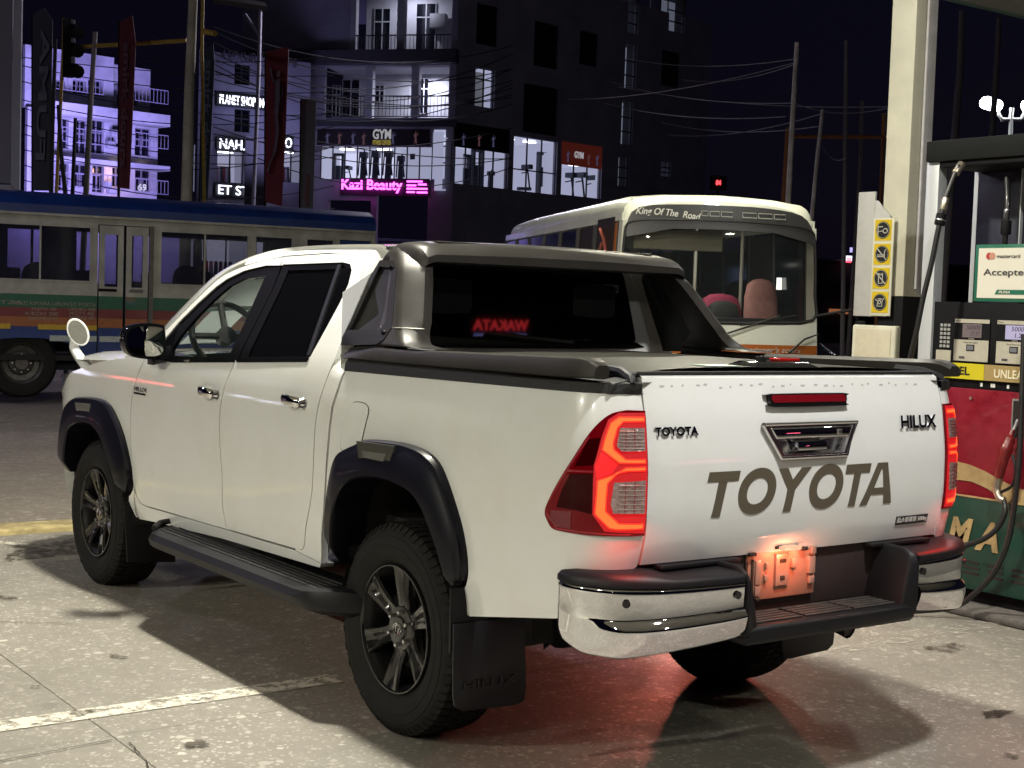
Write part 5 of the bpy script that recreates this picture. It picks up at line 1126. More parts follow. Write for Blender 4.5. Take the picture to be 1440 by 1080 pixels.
# wheel and dark arch
bw_ = thing('w', 'w', 'w'); bw_.name = 'wheel'; del bw_['label']; del bw_['category']; bw_.parent = BUS; bw_.location = (arch[0]-.06, .2, .50)
mb = MB(); mb.lathe([(.29, -.13), (.36, -.16), (.45, -.15), (.49, -.10), (.50, .0), (.49, .1), (.29, .12)], n=48); mb.build('tyre', rub, bw_)
mb = MB(); mb.lathe([(.29, -.13), (.27, -.11), (.25, -.04), (.18, -.02), (.16, -.06), (.10, -.09), (.09, -.13), (0, -.13)], n=36); mb.build('rim', mat('bus_rim', (.10, .095, .09), .5, .5, noise=.4), bw_)
for k in range(8):
    a = k*PI/4; mb = MB(); mb.cyl((.125*math.cos(a), -.08, .125*math.sin(a)), (.125*math.cos(a), -.105, .125*math.sin(a)), .012, 6); mb.build('lug_nut', steel, bw_)
mb = MB(); rr_ = []
for k in range(17):
    a = PI*k/16; rr_.append([(arch[0]+.80*math.cos(a), .04, .62+math.sin(a)*(g3-.16-.62)), (arch[0]+.80*math.cos(a), .7, .62+math.sin(a)*(g3-.16-.62))])
mb.rings(rr_, False, False); mb.build('wheel_arch', under, BUS)
# corner pieces that make the arch opening round
for s_ in (1, -1):
    pts = [(arch[0]+s_*.80, g3-.16)]+[(arch[0]+s_*.80*math.cos(a), .62+math.sin(a)*(g3-.16-.62)) for a in [PI/2*k/8 for k in range(8, -1, -1)]]
    mb = MB(); mb.prism(pts, lambda u, v: (u, -.0, v), lambda u, v: (u, .04, v)); mb.build('arch_corner', bblue, BUS)
bxo('underframe', U0, U1-.4, .3, 1.9, .45, zbot+.2, under, BUS); bxo('side_marker', F1.uv(86, 522)[0], F1.uv(118, 522)[0], -.01, .02, zbot+.01, zbot+.06, bred, BUS)
# ------------------------------------------------------------------ white minibus, nose to the camera
# frame: x along its front, y back along the bus
A_m = pix(874, hz(874), 13.1); front = Vector((_f.x, _f.y, 0)).normalized(); rgt = Vector((_r.x, _r.y, 0)).normalized(); fx_ = (rgt*.98+front*.20).normalized()
MBU = thing('minibus', 'white minibus with King Of The Road lettered above its windscreen, facing the filling station', 'minibus', (A_m.x, A_m.y, 0), math.atan2(fx_.y, fx_.x))
class FM(Fr):
    def __init__(s): s.A = Vector((A_m.x, A_m.y, 0)); s.X = fx_; s.Y = Vector((-fx_.y, fx_.x, 0)); s.ang = 0
fm = FM(); BW = 2.02; BL = 5.9
def mz(py, px=1010, off=0): return fm.uv(px, py, off)[1]
Zr = mz(268, 1000)+.0; Ztop = mz(292, 880); Zband = mz(318, 1000); Zws = mz(452, 1140); Zst = mz(487, 1140)
mwhite = mat('minibus_white', (.78, .80, .68), .35, coat=.4, noise=.12, nscale=2); mor = mat('minibus_orange', (.42, .12, .02), .4, coat=.3)
# body skin: cross sections from front to back (rounded rectangle), the front curving in at the top
def sec(y, top, inset, low=.45):
    w0, w1 = inset, BW-inset; pts = []
    pts += [(w0+.01, low), (w0, 1.0), (w0+.045, 2.05)]
    r = .17; n = 9
    for k in range(n+1): a = PI-k*PI/2/n; pts.append((w0+.06+r+r*math.cos(a), top-.045-r+.0+r*math.sin(a)))
    pts += [(BW*.25, top-.016), (BW/2, top), (BW*.75, top-.016)]
    for k in range(n+1): a = PI/2-k*PI/2/n; pts.append((w1-.06-r+r*math.cos(a), top-.045-r+r*math.sin(a)))
    pts += [(w1-.045, 2.05), (w1, 1.0), (w1-.01, low)]
    return [(u, y, z) for u, z in pts]
rows = [sec(.34, Zr-.02, .012), sec(.55, Zr, 0)]+[sec(y, Zr+.0, 0) for y in (1.5, 3, 4.5)]+[sec(5.55, Zr-.02, .01), sec(5.8, Zr-.10, .06), sec(5.9, Zr-.24, .14)]
# cut the left side windows by leaving the skin above and below them
full = rows
def strip(name, j0, j1, m, sub=rows): mb = MB(); mb.rings([r[j0:j1+1] for r in sub], False, False); return mb.build(name, m, MBU, sharp=50)
N_ = len(rows[0])
strip('roof', 3, N_-4, mwhite); strip('side_lower', 0, 1, mwhite); strip('side_lower', N_-2, N_-1, mwhite)
# window belt on both sides
for s_, xx in ((0, .0), (1, BW)):
    xw = .03 if s_ == 0 else BW-.03
    def q(y0, y1, z0, z1_, m, nm, par=MBU, o=0):
        sx_ = -o if s_ == 0 else o
        zz = lambda z: (xx+(xw-xx)*(z-1.0)/.75)+sx_
        mb = MB(); mb.add([(zz(z0), y0, z0), (zz(z0), y1, z0), (zz(z1_), y1, z1_), (zz(z1_), y0, z1_), (zz(z0)+(.03 if s_ == 0 else -.03), y0, z0), (zz(z0)+(.03 if s_ == 0 else -.03), y1, z0), (zz(z1_)+(.03 if s_ == 0 else -.03), y1, z1_), (zz(z1_)+(.03 if s_ == 0 else -.03), y0, z1_)], [(0, 1, 2, 3), (4, 7, 6, 5), (0, 3, 7, 4), (1, 5, 6, 2), (0, 4, 5, 1), (3, 2, 6, 7)])
        return mb.build(nm, m, par)
    zb_, zt_ = 1.46, 2.38
    q(.30, 5.8, 1.0, zb_, mwhite, 'side_panel')
    q(.30, 5.8, zt_, 2.45, mwhite, 'side_panel')
    q(.26, .42, zb_, zt_, mwhite, 'window_pillar')
    edges = [.42, 1.25, 1.95, 2.75, 3.55, 4.35, 5.1, 5.75]
    for i in range(len(edges)-1):
        w = q(edges[i]+.05, edges[i+1]-.05, zb_+.02, zt_-.02, dglass if i != 1 else mat('plate_dark', (.03, .022, .02), .5), 'side_window', o=-.008)
        q(edges[i]-.05, edges[i]+.05, zb_, zt_, mat('window_post', (.10, .10, .09), .5), 'window_pillar', o=.004)
        if i in (3, 4): q(edges[i]+.2, edges[i+1]-.25, 2.08, 2.2, emis('neon_reflection', (.9, .05, .08), .6), 'painted_reflection', w, o=-.006) if i == 3 else None  # neon reflection painted on the glass as a glowing panel
    if s_ == 0:
        lo = q(.52, 1.12, 2.02, 2.42, mat('plate_dark'), 'roof_emblem', o=.012)
        mb = MB(); mb.tube([(.02, .66, 2.06), (.02, .78, 2.22), (.02, .92, 2.32)], .02, 6); mb.tube([(.02, .95, 2.08), (.02, .84, 2.18)], .018, 6); mb.build('emblem_mark', mat('emblem_red', (.35, .10, .07), .5), lo)
        q(.42, .48, 1.9, 2.36, mor, 'trim_stripe', o=.01)
# nose
def ff(u, z, o=0):   # front face: bowed out in the middle and leaning back above the sill
    c = (u-BW/2)/(BW/2); return (u, .10+.10*abs(c)**3-.05*(1-c*c)+max(0, z-1.25)*.07+max(0, z-2.25)*.12+max(0, z-Zr+.14)**2*3-o, z)
def fpoly(pts): return [fm.uv(a, b, .1) for a, b in pts]
hole = cr([(.085, Zws+.01), (.06, 1.75), (.075, Zband-.10), (.16, Zband+.03), (.6, Zband+.055), (1.01, Zband+.06), (1.42, Zband+.055), (1.86, Zband+.02), (1.945, Zband-.10), (1.96, 1.75), (1.935, Zws+.01), (1.4, Zws-.03), (1.01, Zws-.04), (.62, Zws-.03)], 3, True)
top = [(.055, 2.15), (.09, Zr-.34), (.19, Zr-.19), (.42, Zr-.115), (.7, Zr-.09), (1.01, Zr-.08), (1.32, Zr-.09), (1.60, Zr-.115), (1.83, Zr-.19), (1.93, Zr-.34), (1.965, 2.15)]
patch('front_panel', [(.02, .55), (.02, 1.0), (.04, 1.75)]+cr(top, 3)+[(1.98, 1.75), (2.0, 1.0), (2.0, .55)], ff, mwhite, MBU, holes=[hole], res=.08, flange=.06)
tA = resampN([ff(a, b, -.005) for a, b in [(.045, 1.75)]+cr(top, 4)+[(1.975, 1.75)]], 44); tB = resampN(rows[0][2:-2], 44); mb = MB(); mb.rings([[tuple(p) for p in tA], [tuple(a*.6+b*.4+np.array((0, 0, .022))) for a, b in zip(tA, tB)], [tuple(a*.25+b*.75+np.array((0, 0, .018))) for a, b in zip(tA, tB)], [tuple(p) for p in tB]], False, False); mb.build('roof_front', mwhite, MBU, sharp=60)
band = cr([(.075, Zband-.12), (.09, Zband+.0), (.20, Zband+.16), (.6, Zband+.20), (1.01, Zband+.205), (1.42, Zband+.20), (1.80, Zband+.15), (1.93, Zband+.0), (1.945, Zband-.12)], 3)+[(1.5, Zband-.03), (1.01, Zband-.02), (.5, Zband-.03)]
hb = patch('header_band', band, ff, mat('header_band', (.045, .045, .045), .35, coat=.3), MBU, off=.012, res=.08)
wsg = patch('windscreen', hole, ff, mat('minibus_glass', (.03, .035, .035), .03, alpha=.38, spec=.6, coat=.4), MBU, off=-.02, flange=0, res=.1)
mb = MB(); mb.tube([ff(a, b, .004) for a, b in hole+hole[:1]], .016, 6, False); mb.build('windscreen_seal', seal, wsg)
text('king_lettering', 'King Of The  Road', (0, 0, 0), (1, 0, 0), (0, 0, 1), .60, .085, mat('lettering_pale', (.6, .6, .55), .5), hb, shear=.35, extrude=.004, bold=.012, fn=lambda a, b, z: Vector(ff(.17+a, Zband+.045+b+.05*(1-(a/.6-.1)**2)-.02, .012+z)))
for k, (u0, u1) in enumerate(((.78, .84), (.86, .95), (.97, 1.08), (1.18, 1.32), (1.34, 1.48), (1.50, 1.62))):
    mb = MB(); zc = Zband+.12; mb.tube([ff(a, b, .014) for a, b in ((u0, zc-.02), (u0, zc+.025), (u1, zc+.025), (u1, zc-.02), (u0, zc-.02))], .005, 5, False); mb.build('vent_frame', mat('vent_metal', (.3, .3, .27), .4), hb)
patch('orange_stripe', [(.03, Zst-.10), (.03, Zst), (1.99, Zst), (1.99, Zst-.10)], ff, mor, MBU, off=.006, res=.1)
text('stripe_lettering', "winner's tours", (0, 0, 0), (1, 0, 0), (0, 0, 1), .55, .05, mat('lettering_pale'), MBU, shear=.3, fn=lambda a, b, z: Vector(ff(1.25+a, Zst-.07+b, .012+z)))
for pts in (((.62, 1.02), (.95, 1.16), (1.55, 1.36)), ((1.65, 1.02), (1.82, 1.15), (1.98, 1.20))):
    mb = MB(); mb.tube([ff(a, b+.18, .06) for a, b in pts], [.014, .010, .006], 6); wi = mb.build('wiper', seal, MBU)
mb = MB(); mb.tube([ff(1.15, 1.44, .05), ff(1.72, 1.55, .05)], .006, 6); mb.build('wiper_blade', seal, MBU)
# inside: seats, engine bulkhead, rails, driver's gear
def soft(name, u, y, z0, z1_, w, m, lean=.05):
    mb = MB(); R = [[(u+w*.5*q*math.copysign(abs(math.cos(t))**.5, math.cos(t)), y+lean*k+.07*q*math.sin(t), z0+(z1_-z0)*k) for t in [2*PI*j/20 for j in range(20)]] for k, q in ((0, 1), (.4, 1), (.75, .95), (.92, .8), (.98, .5), (1, .1))]
    mb.rings(R); return mb.build(name, m, MBU)
soft('seat', 1.70, .9, 1.15, 1.90, .36, mat('seat_pink', (.42, .20, .17), .8, noise=.2)); soft('seat', 1.30, .95, 1.1, 1.74, .46, mat('seat_dark_red', (.22, .02, .05), .8)); soft('seat', 1.30, .86, 1.1, 1.67, .36, mat('seat_black', (.02, .022, .02), .8)); soft('seat', .86, 1.1, 1.1, 1.72, .42, mat('seat_grey', (.10, .10, .095), .85))
soft('seat', 1.0, 2.2, 1.1, 1.95, .45, mat('seat_black')); soft('seat', 1.6, 3.0, 1.1, 1.9, .45, mat('seat_black')); soft('seat', .5, 3.2, 1.1, 1.9, .5, mat('seat_black'))
for u, y in ((1.16, 1.4), (1.62, 1.3), (.62, 2.4)):
    mb = MB(); mb.cyl((u, y, .9), (u, y, 2.4), .018, 8); mb.build('grab_pole', mat('pole_pale', (.4, .38, .3), .4), MBU)
bxo('sun_visor', .18, 1.05, .30, .33, Zband-.22, Zband-.03, mat('visor_cream', (.25, .24, .17), .7), MBU, .01)
bxo('dashboard', .1, 1.92, .30, .62, .95, Zws+.01, mat('dash_plastic'), MBU, .03); bxo('cabin_floor', .05, 1.97, .3, 5.7, .75, .80, under, MBU); bxo('rear_bulkhead', .16, 1.86, 5.70, 5.74, .6, 2.3, mat('bulk', (.05, .05, .05), .8), MBU)
area('cab_lamp_light', tuple(MBU.matrix_basis @ Vector((1.0, .75, 2.2))), 7, (1, .98, .9), .3, tuple(MBU.matrix_basis @ Vector((1.0, 1.4, 1.2))))
bxo('interior_lamp', 1.90, 1.99-.02, 1.02, 1.04, 1.80, 1.92, emis('cab_lamp', (1, 1, .9), 2.2), MBU)
bxo('rear_window', .62, .76, 5.60, 5.62, 1.70, 2.05, emis('rear_view', (.3, .4, .75), .8), MBU); bxo('interior_lamp', .95, 1.05, 3.0, 3.02, 2.03, 2.06, emis('cab_lamp'), MBU)
for s_ in (.20, BW-.20):
    mb = MB(); mb.cyl((s_-.12, 1.2, .38), (s_+.12, 1.2, .38), .38, 24); mb.cyl((s_-.12, 4.4, .38), (s_+.12, 4.4, .38), .38, 24); mb.build('wheel', rub, MBU)
mb = MB(); mb.tube([ff(1.98, 1.55, .0), (2.20, -.10, 1.62), (2.30, -.05, 1.50)], .014, 6); mm = mb.build('wing_mirror', seal, MBU)
bxo('mirror_head', 2.26, 2.36, -.08, -.03, 1.28, 1.52, seal, mm, .02)
# ------------------------------------------------------------------ dark car beside the column
cc = pix(1205, hz(1205), 13.5)
car = thing('parked_car', 'dark hatchback mostly hidden between the minibus and the sign column', 'car', (cc.x, cc.y, 0), math.atan2(fx_.y, fx_.x)+.35)
prof = [(-.9, .35), (-.92, .75), (-.86, .98), (-.70, 1.02), (-.58, 1.38), (-.48, 1.45), (.48, 1.45), (.58, 1.38), (.70, 1.02), (.86, .98), (.92, .75), (.9, .35)]
mb = MB(); mb.rings([[(u*q, y, z if z < 1.0 else 1.0+(z-1.0)*h) for u, z in prof] for y, q, h in ((-.2, .85, .05), (.0, .97, .1), (.7, 1, .25), (1.3, 1, 1), (2.6, 1, 1), (3.4, .97, .6), (3.7, .9, .1))]); mb.build('body', mat('car_black', (.012, .012, .014), .25, coat=.7), car, sharp=60)
for s_ in (-.45, .45): bxo('head_lamp', s_-.17, s_+.17, -.26, -.18, .62, .74, mat('lamp_glass'), car, .02)
bxo('windscreen', -.5, .5, .98, 1.02, 1.08, 1.36, dglass, car, .01)
for s_ in (-.8, .8):
    mb = MB(); mb.cyl((s_-.1, .6, .31), (s_+.1, .6, .31), .31, 20); mb.cyl((s_-.1, 3, .31), (s_+.1, 3, .31), .31, 20); mb.build('wheel', rub, car)
mb = MB(); mb.tube([(-.9, .9, .98), (-1.05, .85, 1.02), (-1.12, .85, 1.06)], .03, 8); mb.build('door_mirror', mat('car_black'), car)
# ------------------------------------------------------------------ the gym building: two facades meeting at a corner
conc_d = mat('night_render', (.40, .37, .46), .8, noise=.25, nscale=.6); wallw = mat('balcony_wall', (.50, .50, .53), .8, noise=.15, nscale=1); slab = mat('slab_dark', (.09, .085, .10), .8)
room_e = emis('room_back_glow', (.66, .68, .95), .95); room_w = emis('room_wall_glow', (.5, .52, .75), .6)  # room walls emit, standing for the light that falls on them
FL = Fr(430, 61.5, 632, 60); FRr = Fr(632, 60, 985, 72.2)
G = FL.thing('gym_building', 'tall dark building with white lit gym floor, balconies and a pink neon sign', 'building')
TOPZ = FL.uv(632, -60)[1]
H = {'gym': FL.rect(450, 206, 606, 252), 'cor': FL.rect(608, 181, 625, 252), 'b1': FL.rect(457, 93, 630, 166), 'b2': FL.rect(494, -30, 634, 80), 'sh1': FL.rect(462, 282, 520, 345), 'sh2': FL.rect(530, 270, 600, 345)}
# clip openings to the frame of the facade
Lw = FL.len
def clip(r, a=.02, b=None): return (max(r[0], a), r[1], min(r[2], (b if b else Lw)-.05), r[3])
H = {k: clip(v) for k, v in H.items()}
ext = -3.2
facade('left_wall', G, ext, Lw, 0, TOPZ, list(H.values()), conc_d, 0, .25)
Vw, Vl = FRr.X, None
class Sub(Fr):   # right facade expressed in G's local frame
    pass
Ginv = Matrix.Rotation(-FL.ang, 4, 'Z') @ Matrix.Translation(-FL.A); GR = Matrix.Translation(FL.A) @ Matrix.Rotation(FL.ang, 4, 'Z')
RG = bpy.data.objects.new('right_wing', None); link(RG, G); RG.matrix_local = Ginv @ (Matrix.Translation(FRr.A) @ Matrix.Rotation(FRr.ang, 4, 'Z'))
RWd = FRr.len; R_ = lambda *a: FRr.rect(*a)
HR = {'g1': R_(637, 207, 714, 258), 'g2': R_(723, 199, 782, 268), 'g3': R_(790, 232, 845, 274), 'w1': R_(669, 99, 695, 149), 'w2': R_(671, 10, 699, 61), 'w3': R_(752, 36, 784, 92), 'w4': R_(816, 48, 840, 90), 'w5': R_(737, 125, 783, 185), 's1': R_(884, 0, 897, 46), 's2': R_(880, 63, 894, 124), 's3': R_(875, 142, 889, 203), 's4': R_(870, 220, 884, 262), 'u1': R_(942, 0, 963, 43), 'u2': R_(931, 75, 955, 120), 'u3': R_(930, 228, 943, 248)}
facade('right_wall', RG, 0, RWd, 0, TOPZ, list(HR.values()), conc_d, 0, .25)
bxo('roof_slab', ext, Lw+4, .3, 12, TOPZ-.3, TOPZ, slab, G)
def room(par, h, depth, mwall, mback, back=True, lamp=True):
    u0, z0, u1, z1_ = h
    r = bxo('room_back', u0-.3, u1+.3, depth, depth+.05, z0-.3, z1_+.3, mback, par)
    mb = MB(); mb.box((u0-.35, .26, z0-.3), (u0-.3, depth, z1_+.3)); mb.box((u1+.3, .26, z0-.3), (u1+.35, depth, z1_+.3)); mb.box((u0-.3, .26, z1_+.02), (u1+.3, depth, z1_+.07)); mb.box((u0-.3, .26, z0-.3), (u1+.3, depth, z0-.25)); mb.build('room_shell', mwall, r)
    if lamp:
        n = max(1, int((u1-u0)/1.3))
        for k in range(n):
            x = u0+(u1-u0)*(k+.5)/n; bxo('ceiling_lamp', x-.3, x+.3, depth*.3, depth*.38, z1_-.05, z1_-.01, emis('tube_light', (.85, .9, 1), 6), r)
    return r
def panes(par, h, cols, m, frame, y=.08, rows_=(), w=.05, glass=None):
    u0, z0, u1, z1_ = h; mb = MB()
    for k in range(cols+1): x = u0+(u1-u0)*k/cols; mb.box((max(u0, x-w/2), y, z0), (min(u1, x+w/2), y+.06, z1_))
    for q in (0, 1)+tuple(rows_): z = z0+(z1_-z0)*q; mb.box((u0, y-.005, max(z0, z-w/2)), (u1, y+.065, min(z1_, z+w/2)))
    f = mb.build('window', frame, par)
    if glass:
        for k in range(cols):
            a = u0+(u1-u0)*k/cols+w/2; b = u0+(u1-u0)*(k+1)/cols-w/2; bxo('pane', a, b, y+.02, y+.03, z0+w/2, z1_-w/2, glass, f)
    return f
frm = mat('window_frame_dark', (.04, .04, .045), .5)
room(G, H['gym'], 3.2, room_w, room_e); panes(G, H['gym'], 9, None, frm, w=.045)
room(G, H['cor'], 2.4, room_w, room_e, lamp=False); panes(G, H['cor'], 1, None, frm, rows_=(.33, .66), w=.05)
room(RG, HR['g1'], 3.2, room_w, room_e); panes(RG, HR['g1'], 4, None, frm)
room(RG, HR['g2'], 3.2, room_w, room_e); panes(RG, HR['g2'], 3, None, frm, rows_=(.4,))
room(RG, HR['g3'], 3.2, room_w, room_e); panes(RG, HR['g3'], 3, None, frm)
room(RG, HR['w1'], 1.0, room_w, emis('dim_room', (.4, .42, .5), .20), lamp=False); panes(RG, HR['w1'], 2, None, frm, rows_=(.72,))
for k, e in (('s1', .30), ('s2', .26), ('s3', .26), ('s4', .20), ('u1', .16), ('u3', .5)):
    room(RG, HR[k], .9, slab, emis('stair_%d' % (e*100), (.5, .55, .75), e), lamp=False); panes(RG, HR[k], 1, None, frm, rows_=(.3, .62))
for k in ('w2', 'w3', 'w4', 'w5', 'u2'): f = panes(RG, HR[k], 2, None, frm, rows_=(.6,), glass=dglass)
u0, z0, u1, z1_ = HR['w3']; bxo('lit_pane', u0+.3, u0+.55, .2, .22, z0+.9, z0+1.3, emis('dim_room2', (.45, .5, .6), .22), RG); bxo('lit_pane', HR['w2'][2]-.18, HR['w2'][2]-.06, .2, .22, HR['w2'][1]+.4, HR['w2'][3]-.3, emis('dim_room2'), RG)
# balconies with recessed back walls
def balcony(h, depth, nm, cols, lit, ac=False):
    u0, z0, u1, z1_ = h
    b = bxo('balcony_back', u0, u1, depth, depth+.1, z0, z1_, wallw, G)
    bxo('balcony_ceiling', u0, u1, .26, depth, z1_-.02, z1_+.1, wallw, b); bxo('balcony_floor', u0, u1, .26, depth, z0-.05, z0+.05, slab, b)
    for q in cols: bxo('balcony_column', u0+(u1-u0)*q-.16, u0+(u1-u0)*q+.16, .02, .35, z0, z1_-.02, wallw, b)
    railing(b, u0, u1, .04, z0, .95, mat('rail_dark', (.05, .05, .06), .5), .16)
    return b
b1 = balcony(H['b1'], 2.2, 'b', (.36, .73), True); b2 = balcony(H['b2'], 2.0, 'b', (.50, .02), True)
for (a, b, c, d, par, hh) in ((468, 120, 478, 165, b1, 'b1'), (528, 120, 540, 145, b1, 'b1'), (590, 110, 602, 160, b1, 'b1'), (527, 12, 548, 75, b2, 'b2'), (586, 5, 612, 70, b2, 'b2'), (482, 112, 505, 165, b1, 'b1')):
    dep = 2.2 if hh == 'b1' else 2.0
    r = FL.rect(a, b, c, d, dep-.05); panes(par, r, 2, None, wallw, y=dep-.08, rows_=(.7,), glass=dglass)
u, z = FL.uv(617, 30, 1.7); bxo('air_conditioner', u-.35, u+.35, 1.5, 1.9, z-.3, z+.3, mat('ac_grey', (.3, .3, .32), .6), b2, .03)
for pr in ((70, 94), (-60, -32), (166, 181)):
    a = FL.rect(430, pr[0], 632, pr[1]); bxo('storey_band', ext, Lw+.1, -.5 if pr[0] != 166 else -.12, -.002, a[1]+.1, a[3]-.1, slab, G)
area('balcony_lamp', tuple(GR @ Vector(((H['b1'][0]*.25+H['b1'][2]*.75), 1.2, H['b1'][3]-.15))), 130, (.78, .8, 1), .4); area('balcony_lamp', tuple(GR @ Vector(((H['b2'][0]+H['b2'][2])/2, 1.0, H['b2'][3]-.3))), 60, (.78, .8, 1), .4)
# banners over the gym windows
ban = mat('banner_dark', (.03, .012, .018), .5, noise=.8, nscale=1.2)
r = FL.rect(447, 182, 604, 204); bn1 = bxo('gym_banner', max(r[0], .1), r[2], -.05, -.002, r[1], r[3], ban, G)
u, z = FL.uv(525, 196); text('banner_lettering', 'GYM', (u, -.07, z), (1, 0, 0), (0, 0, 1), .80, .42, emis('banner_white_glow', (.7, .7, .75), .45), bn1, extrude=.02, bold=.03)
u, z = FL.uv(525, 204); text('banner_lettering', 'FITNESS CENTER', (u, -.07, z), (1, 0, 0), (0, 0, 1), .80, .20, emis('banner_yellow_glow', (.7, .55, .1), .35), bn1, extrude=.02, bold=.02)
rB = FRr.rect(638, 183, 715, 206); bn2 = bxo('gym_banner', rB[0], rB[2], -.05, -.002, rB[1], rB[3], ban, RG)
rB = FRr.rect(790, 207, 845, 231); bn3 = bxo('gym_banner', rB[0], rB[2], -.05, -.002, rB[1], rB[3], mat('banner_red_glow', (.12, .02, .02), .5, noise=.8, nscale=1.5, emit=(.4, .06, .04), es=.10), RG)  # banner colour is given a faint glow of its own
u, z = FRr.uv(806, 222); text('banner_lettering', 'GYM', (u, -.07, z), (1, 0, 0), (0, 0, 1), .6, .30, emis('banner_white_glow'), bn3, extrude=.02, bold=.03)
def figure(par, u, z, h, m, y=-.07, s=1):   # flat printed athlete on a banner: torso, arms, legs
    mb = MB()
    for pts, r in ((((0, .45), (.0, .8)), .07), (((0, .88), (0, .94)), .05), (((-.04, .78), (-.16, .62), (-.10, .5)), .03), (((.04, .78), (.17, .66), (.2, .85)), .03), (((-.02, .45), (-.07, 0)), .04), (((.02, .45), (.08, 0)), .04)):
        mb.tube([(u+a*h*s, y, z+b*h) for a, b in pts], r*h, 6, flat=.3)
    return mb.build('banner_figure', m, par)
for par, fr, lst in ((bn1, FL, ((461, 203), (478, 203), (497, 203), (512, 204), (553, 203), (585, 202))), (bn2, FRr, ((650, 205), (672, 206), (692, 207))), (bn3, FRr, ((797, 228), (826, 232), (838, 233)))):
    for i, (a, b) in enumerate(lst): u, z = fr.uv(a, b); figure(par, u, z, .52, emis('print_skin_glow', (.30, .14, .16), .25) if i % 2 else emis('print_blue_glow', (.16, .16, .35), .3))  # printed figures and letters glow faintly by themselves
# pink neon sign
u, z = FL.uv(482, 271); nsb = bxo('sign_board', u-.1, FL.uv(604, 271)[0], -.06, -.01, z-.1, z+.62, mat('board_dark', (.03, .01, .03), .5), G)
pink = emis('neon_pink', (1, .10, .85), 4.5)
text('neon_lettering', 'Kazi Beauty', (u, -.14, z+.0), (1, 0, 0), (0, 0, 1), FL.uv(567, 270)[0]-u, .55, pink, nsb, extrude=.05, bold=.015)
u2 = FL.uv(573, 270)[0]; u3 = FL.uv(602, 270)[0]
for k, (a, b, zz) in enumerate(((0, .75, .50), (0, .45, .34), (.55, .95, .38), (0, 1, .20), (0, .4, .06), (.5, 1.0, .05))):
    mb = MB(); mb.tube([(u2+(u3-u2)*a, -.12, z+zz), (u2+(u3-u2)*b, -.12, z+zz)], .035, 6); mb.build('neon_tube', pink, nsb)
area('neon_glow', tuple(GR @ Vector(((u+u3)/2, -.4, z+.25))), 1.5, (1, .1, .8), 3, tuple(GR @ Vector(((u+u3)/2, -.39, z-3))), 'RECTANGLE', .3)
area('neon_glow', tuple(GR @ Vector(((u+u3)/2, -1.6, z+.25))), 1.5, (1, .1, .8), 3, tuple(GR @ Vector(((u+u3)/2, 0, z-.6))), 'RECTANGLE', .3)
# machines and people's silhouettes inside the gym are gym equipment
ORDM = ['first', 'second', 'third', 'fourth', 'fifth', 'sixth', 'seventh', 'eighth', 'ninth', 'tenth']
eqm = mat('gym_equipment', (.03, .035, .05), .5)
def machine(M_, u, y, z, s, kind, lab):
    o = thing('gym_machine', lab, 'gym machine', tuple(M_ @ Vector((u, y, z))), FL.ang if M_ is GR else FRr.ang, 'gym machines behind the lit windows')
    mb = MB()
    if kind == 0: mb.tube([(-.5*s, 0, .1), (.5*s, 0, .15)], .10*s, 8); mb.tube([(.45*s, 0, .1), (.25*s, 0, 1.1*s), (.15*s, 0, 1.35*s)], .05*s, 6); mb.box((.02*s, -.25, 1.25*s), (.32*s, .25, 1.5*s)); mb.tube([(.2*s, 0, 1.1*s), (-.25*s, 0, 1.0*s)], .03*s, 6)
    elif kind == 1: mb.tube([(-.3*s, 0, .1), (.3*s, 0, .1)], .08*s, 8); mb.tube([(0, 0, .1), (.05*s, 0, 1.3*s)], .14*s, 8); mb.tube([(-.2*s, 0, .5*s), (-.15*s, 0, 1.5*s)], .03*s, 6); mb.tube([(.2*s, 0, .5*s), (.05*s, 0, 1.6*s)], .035*s, 6); mb.box((-.12*s, -.15, 1.25*s), (.2*s, .15, 1.5*s))
    else: mb.box((-.05, -.1, 0), (.05, .1, 2.0*s)); mb.box((.5*s, -.1, 0), (.5*s+.1, .1, 2*s)); mb.box((-.05, -.1, 1.9*s), (.5*s+.1, .1, 2.05*s)); mb.box((.1, -.1, .3), (.4*s, .1, 1.3*s))
    mb.build('machine_frame', eqm, o)
gu0, gz0, gu1, gz1 = H['gym']
GRR = Matrix.Translation(FRr.A) @ Matrix.Rotation(FRr.ang, 4, 'Z')
for i, (pxx, k, s_) in enumerate(((510, 1, 1.0), (527, 1, 1.02), (545, 1, 1.04), (563, 1, .9), (578, 0, .95), (594, 0, 1.0), (470, 2, .7), (487, 0, .6))):
    u = FL.uv(pxx, 240, .9)[0]; machine(GR, u, .9, gz0-.25, s_, k, '%s dark exercise machine from the left behind the windows under the GYM banner' % ORDM[i])
for i, (pxx, k, s_) in enumerate(((648, 2, .8), (665, 2, .95), (690, 1, .7), (702, 0, .8), (738, 0, .8), (757, 2, .9), (770, 2, .8), (800, 0, .9), (815, 0, .95), (830, 0, .9))):
    u = FRr.uv(pxx, 240, .9)[0]; machine(GRR, u, .9, HR['g1'][1]-.25 if pxx < 720 else (HR['g2'][1]+.1 if pxx < 785 else HR['g3'][1]-.2), s_, k, '%s dark exercise machine from the corner behind the right hand gym windows' % ORDM[i])
# small cars of light: lamp glow on the far left balcony
u, z = FL.uv(447, 83); bxo('amber_lamp', u-.35, u+.3, -.3, -.25, z-.15, z+.12, emis('amber', (1, .35, .12), .9), G)
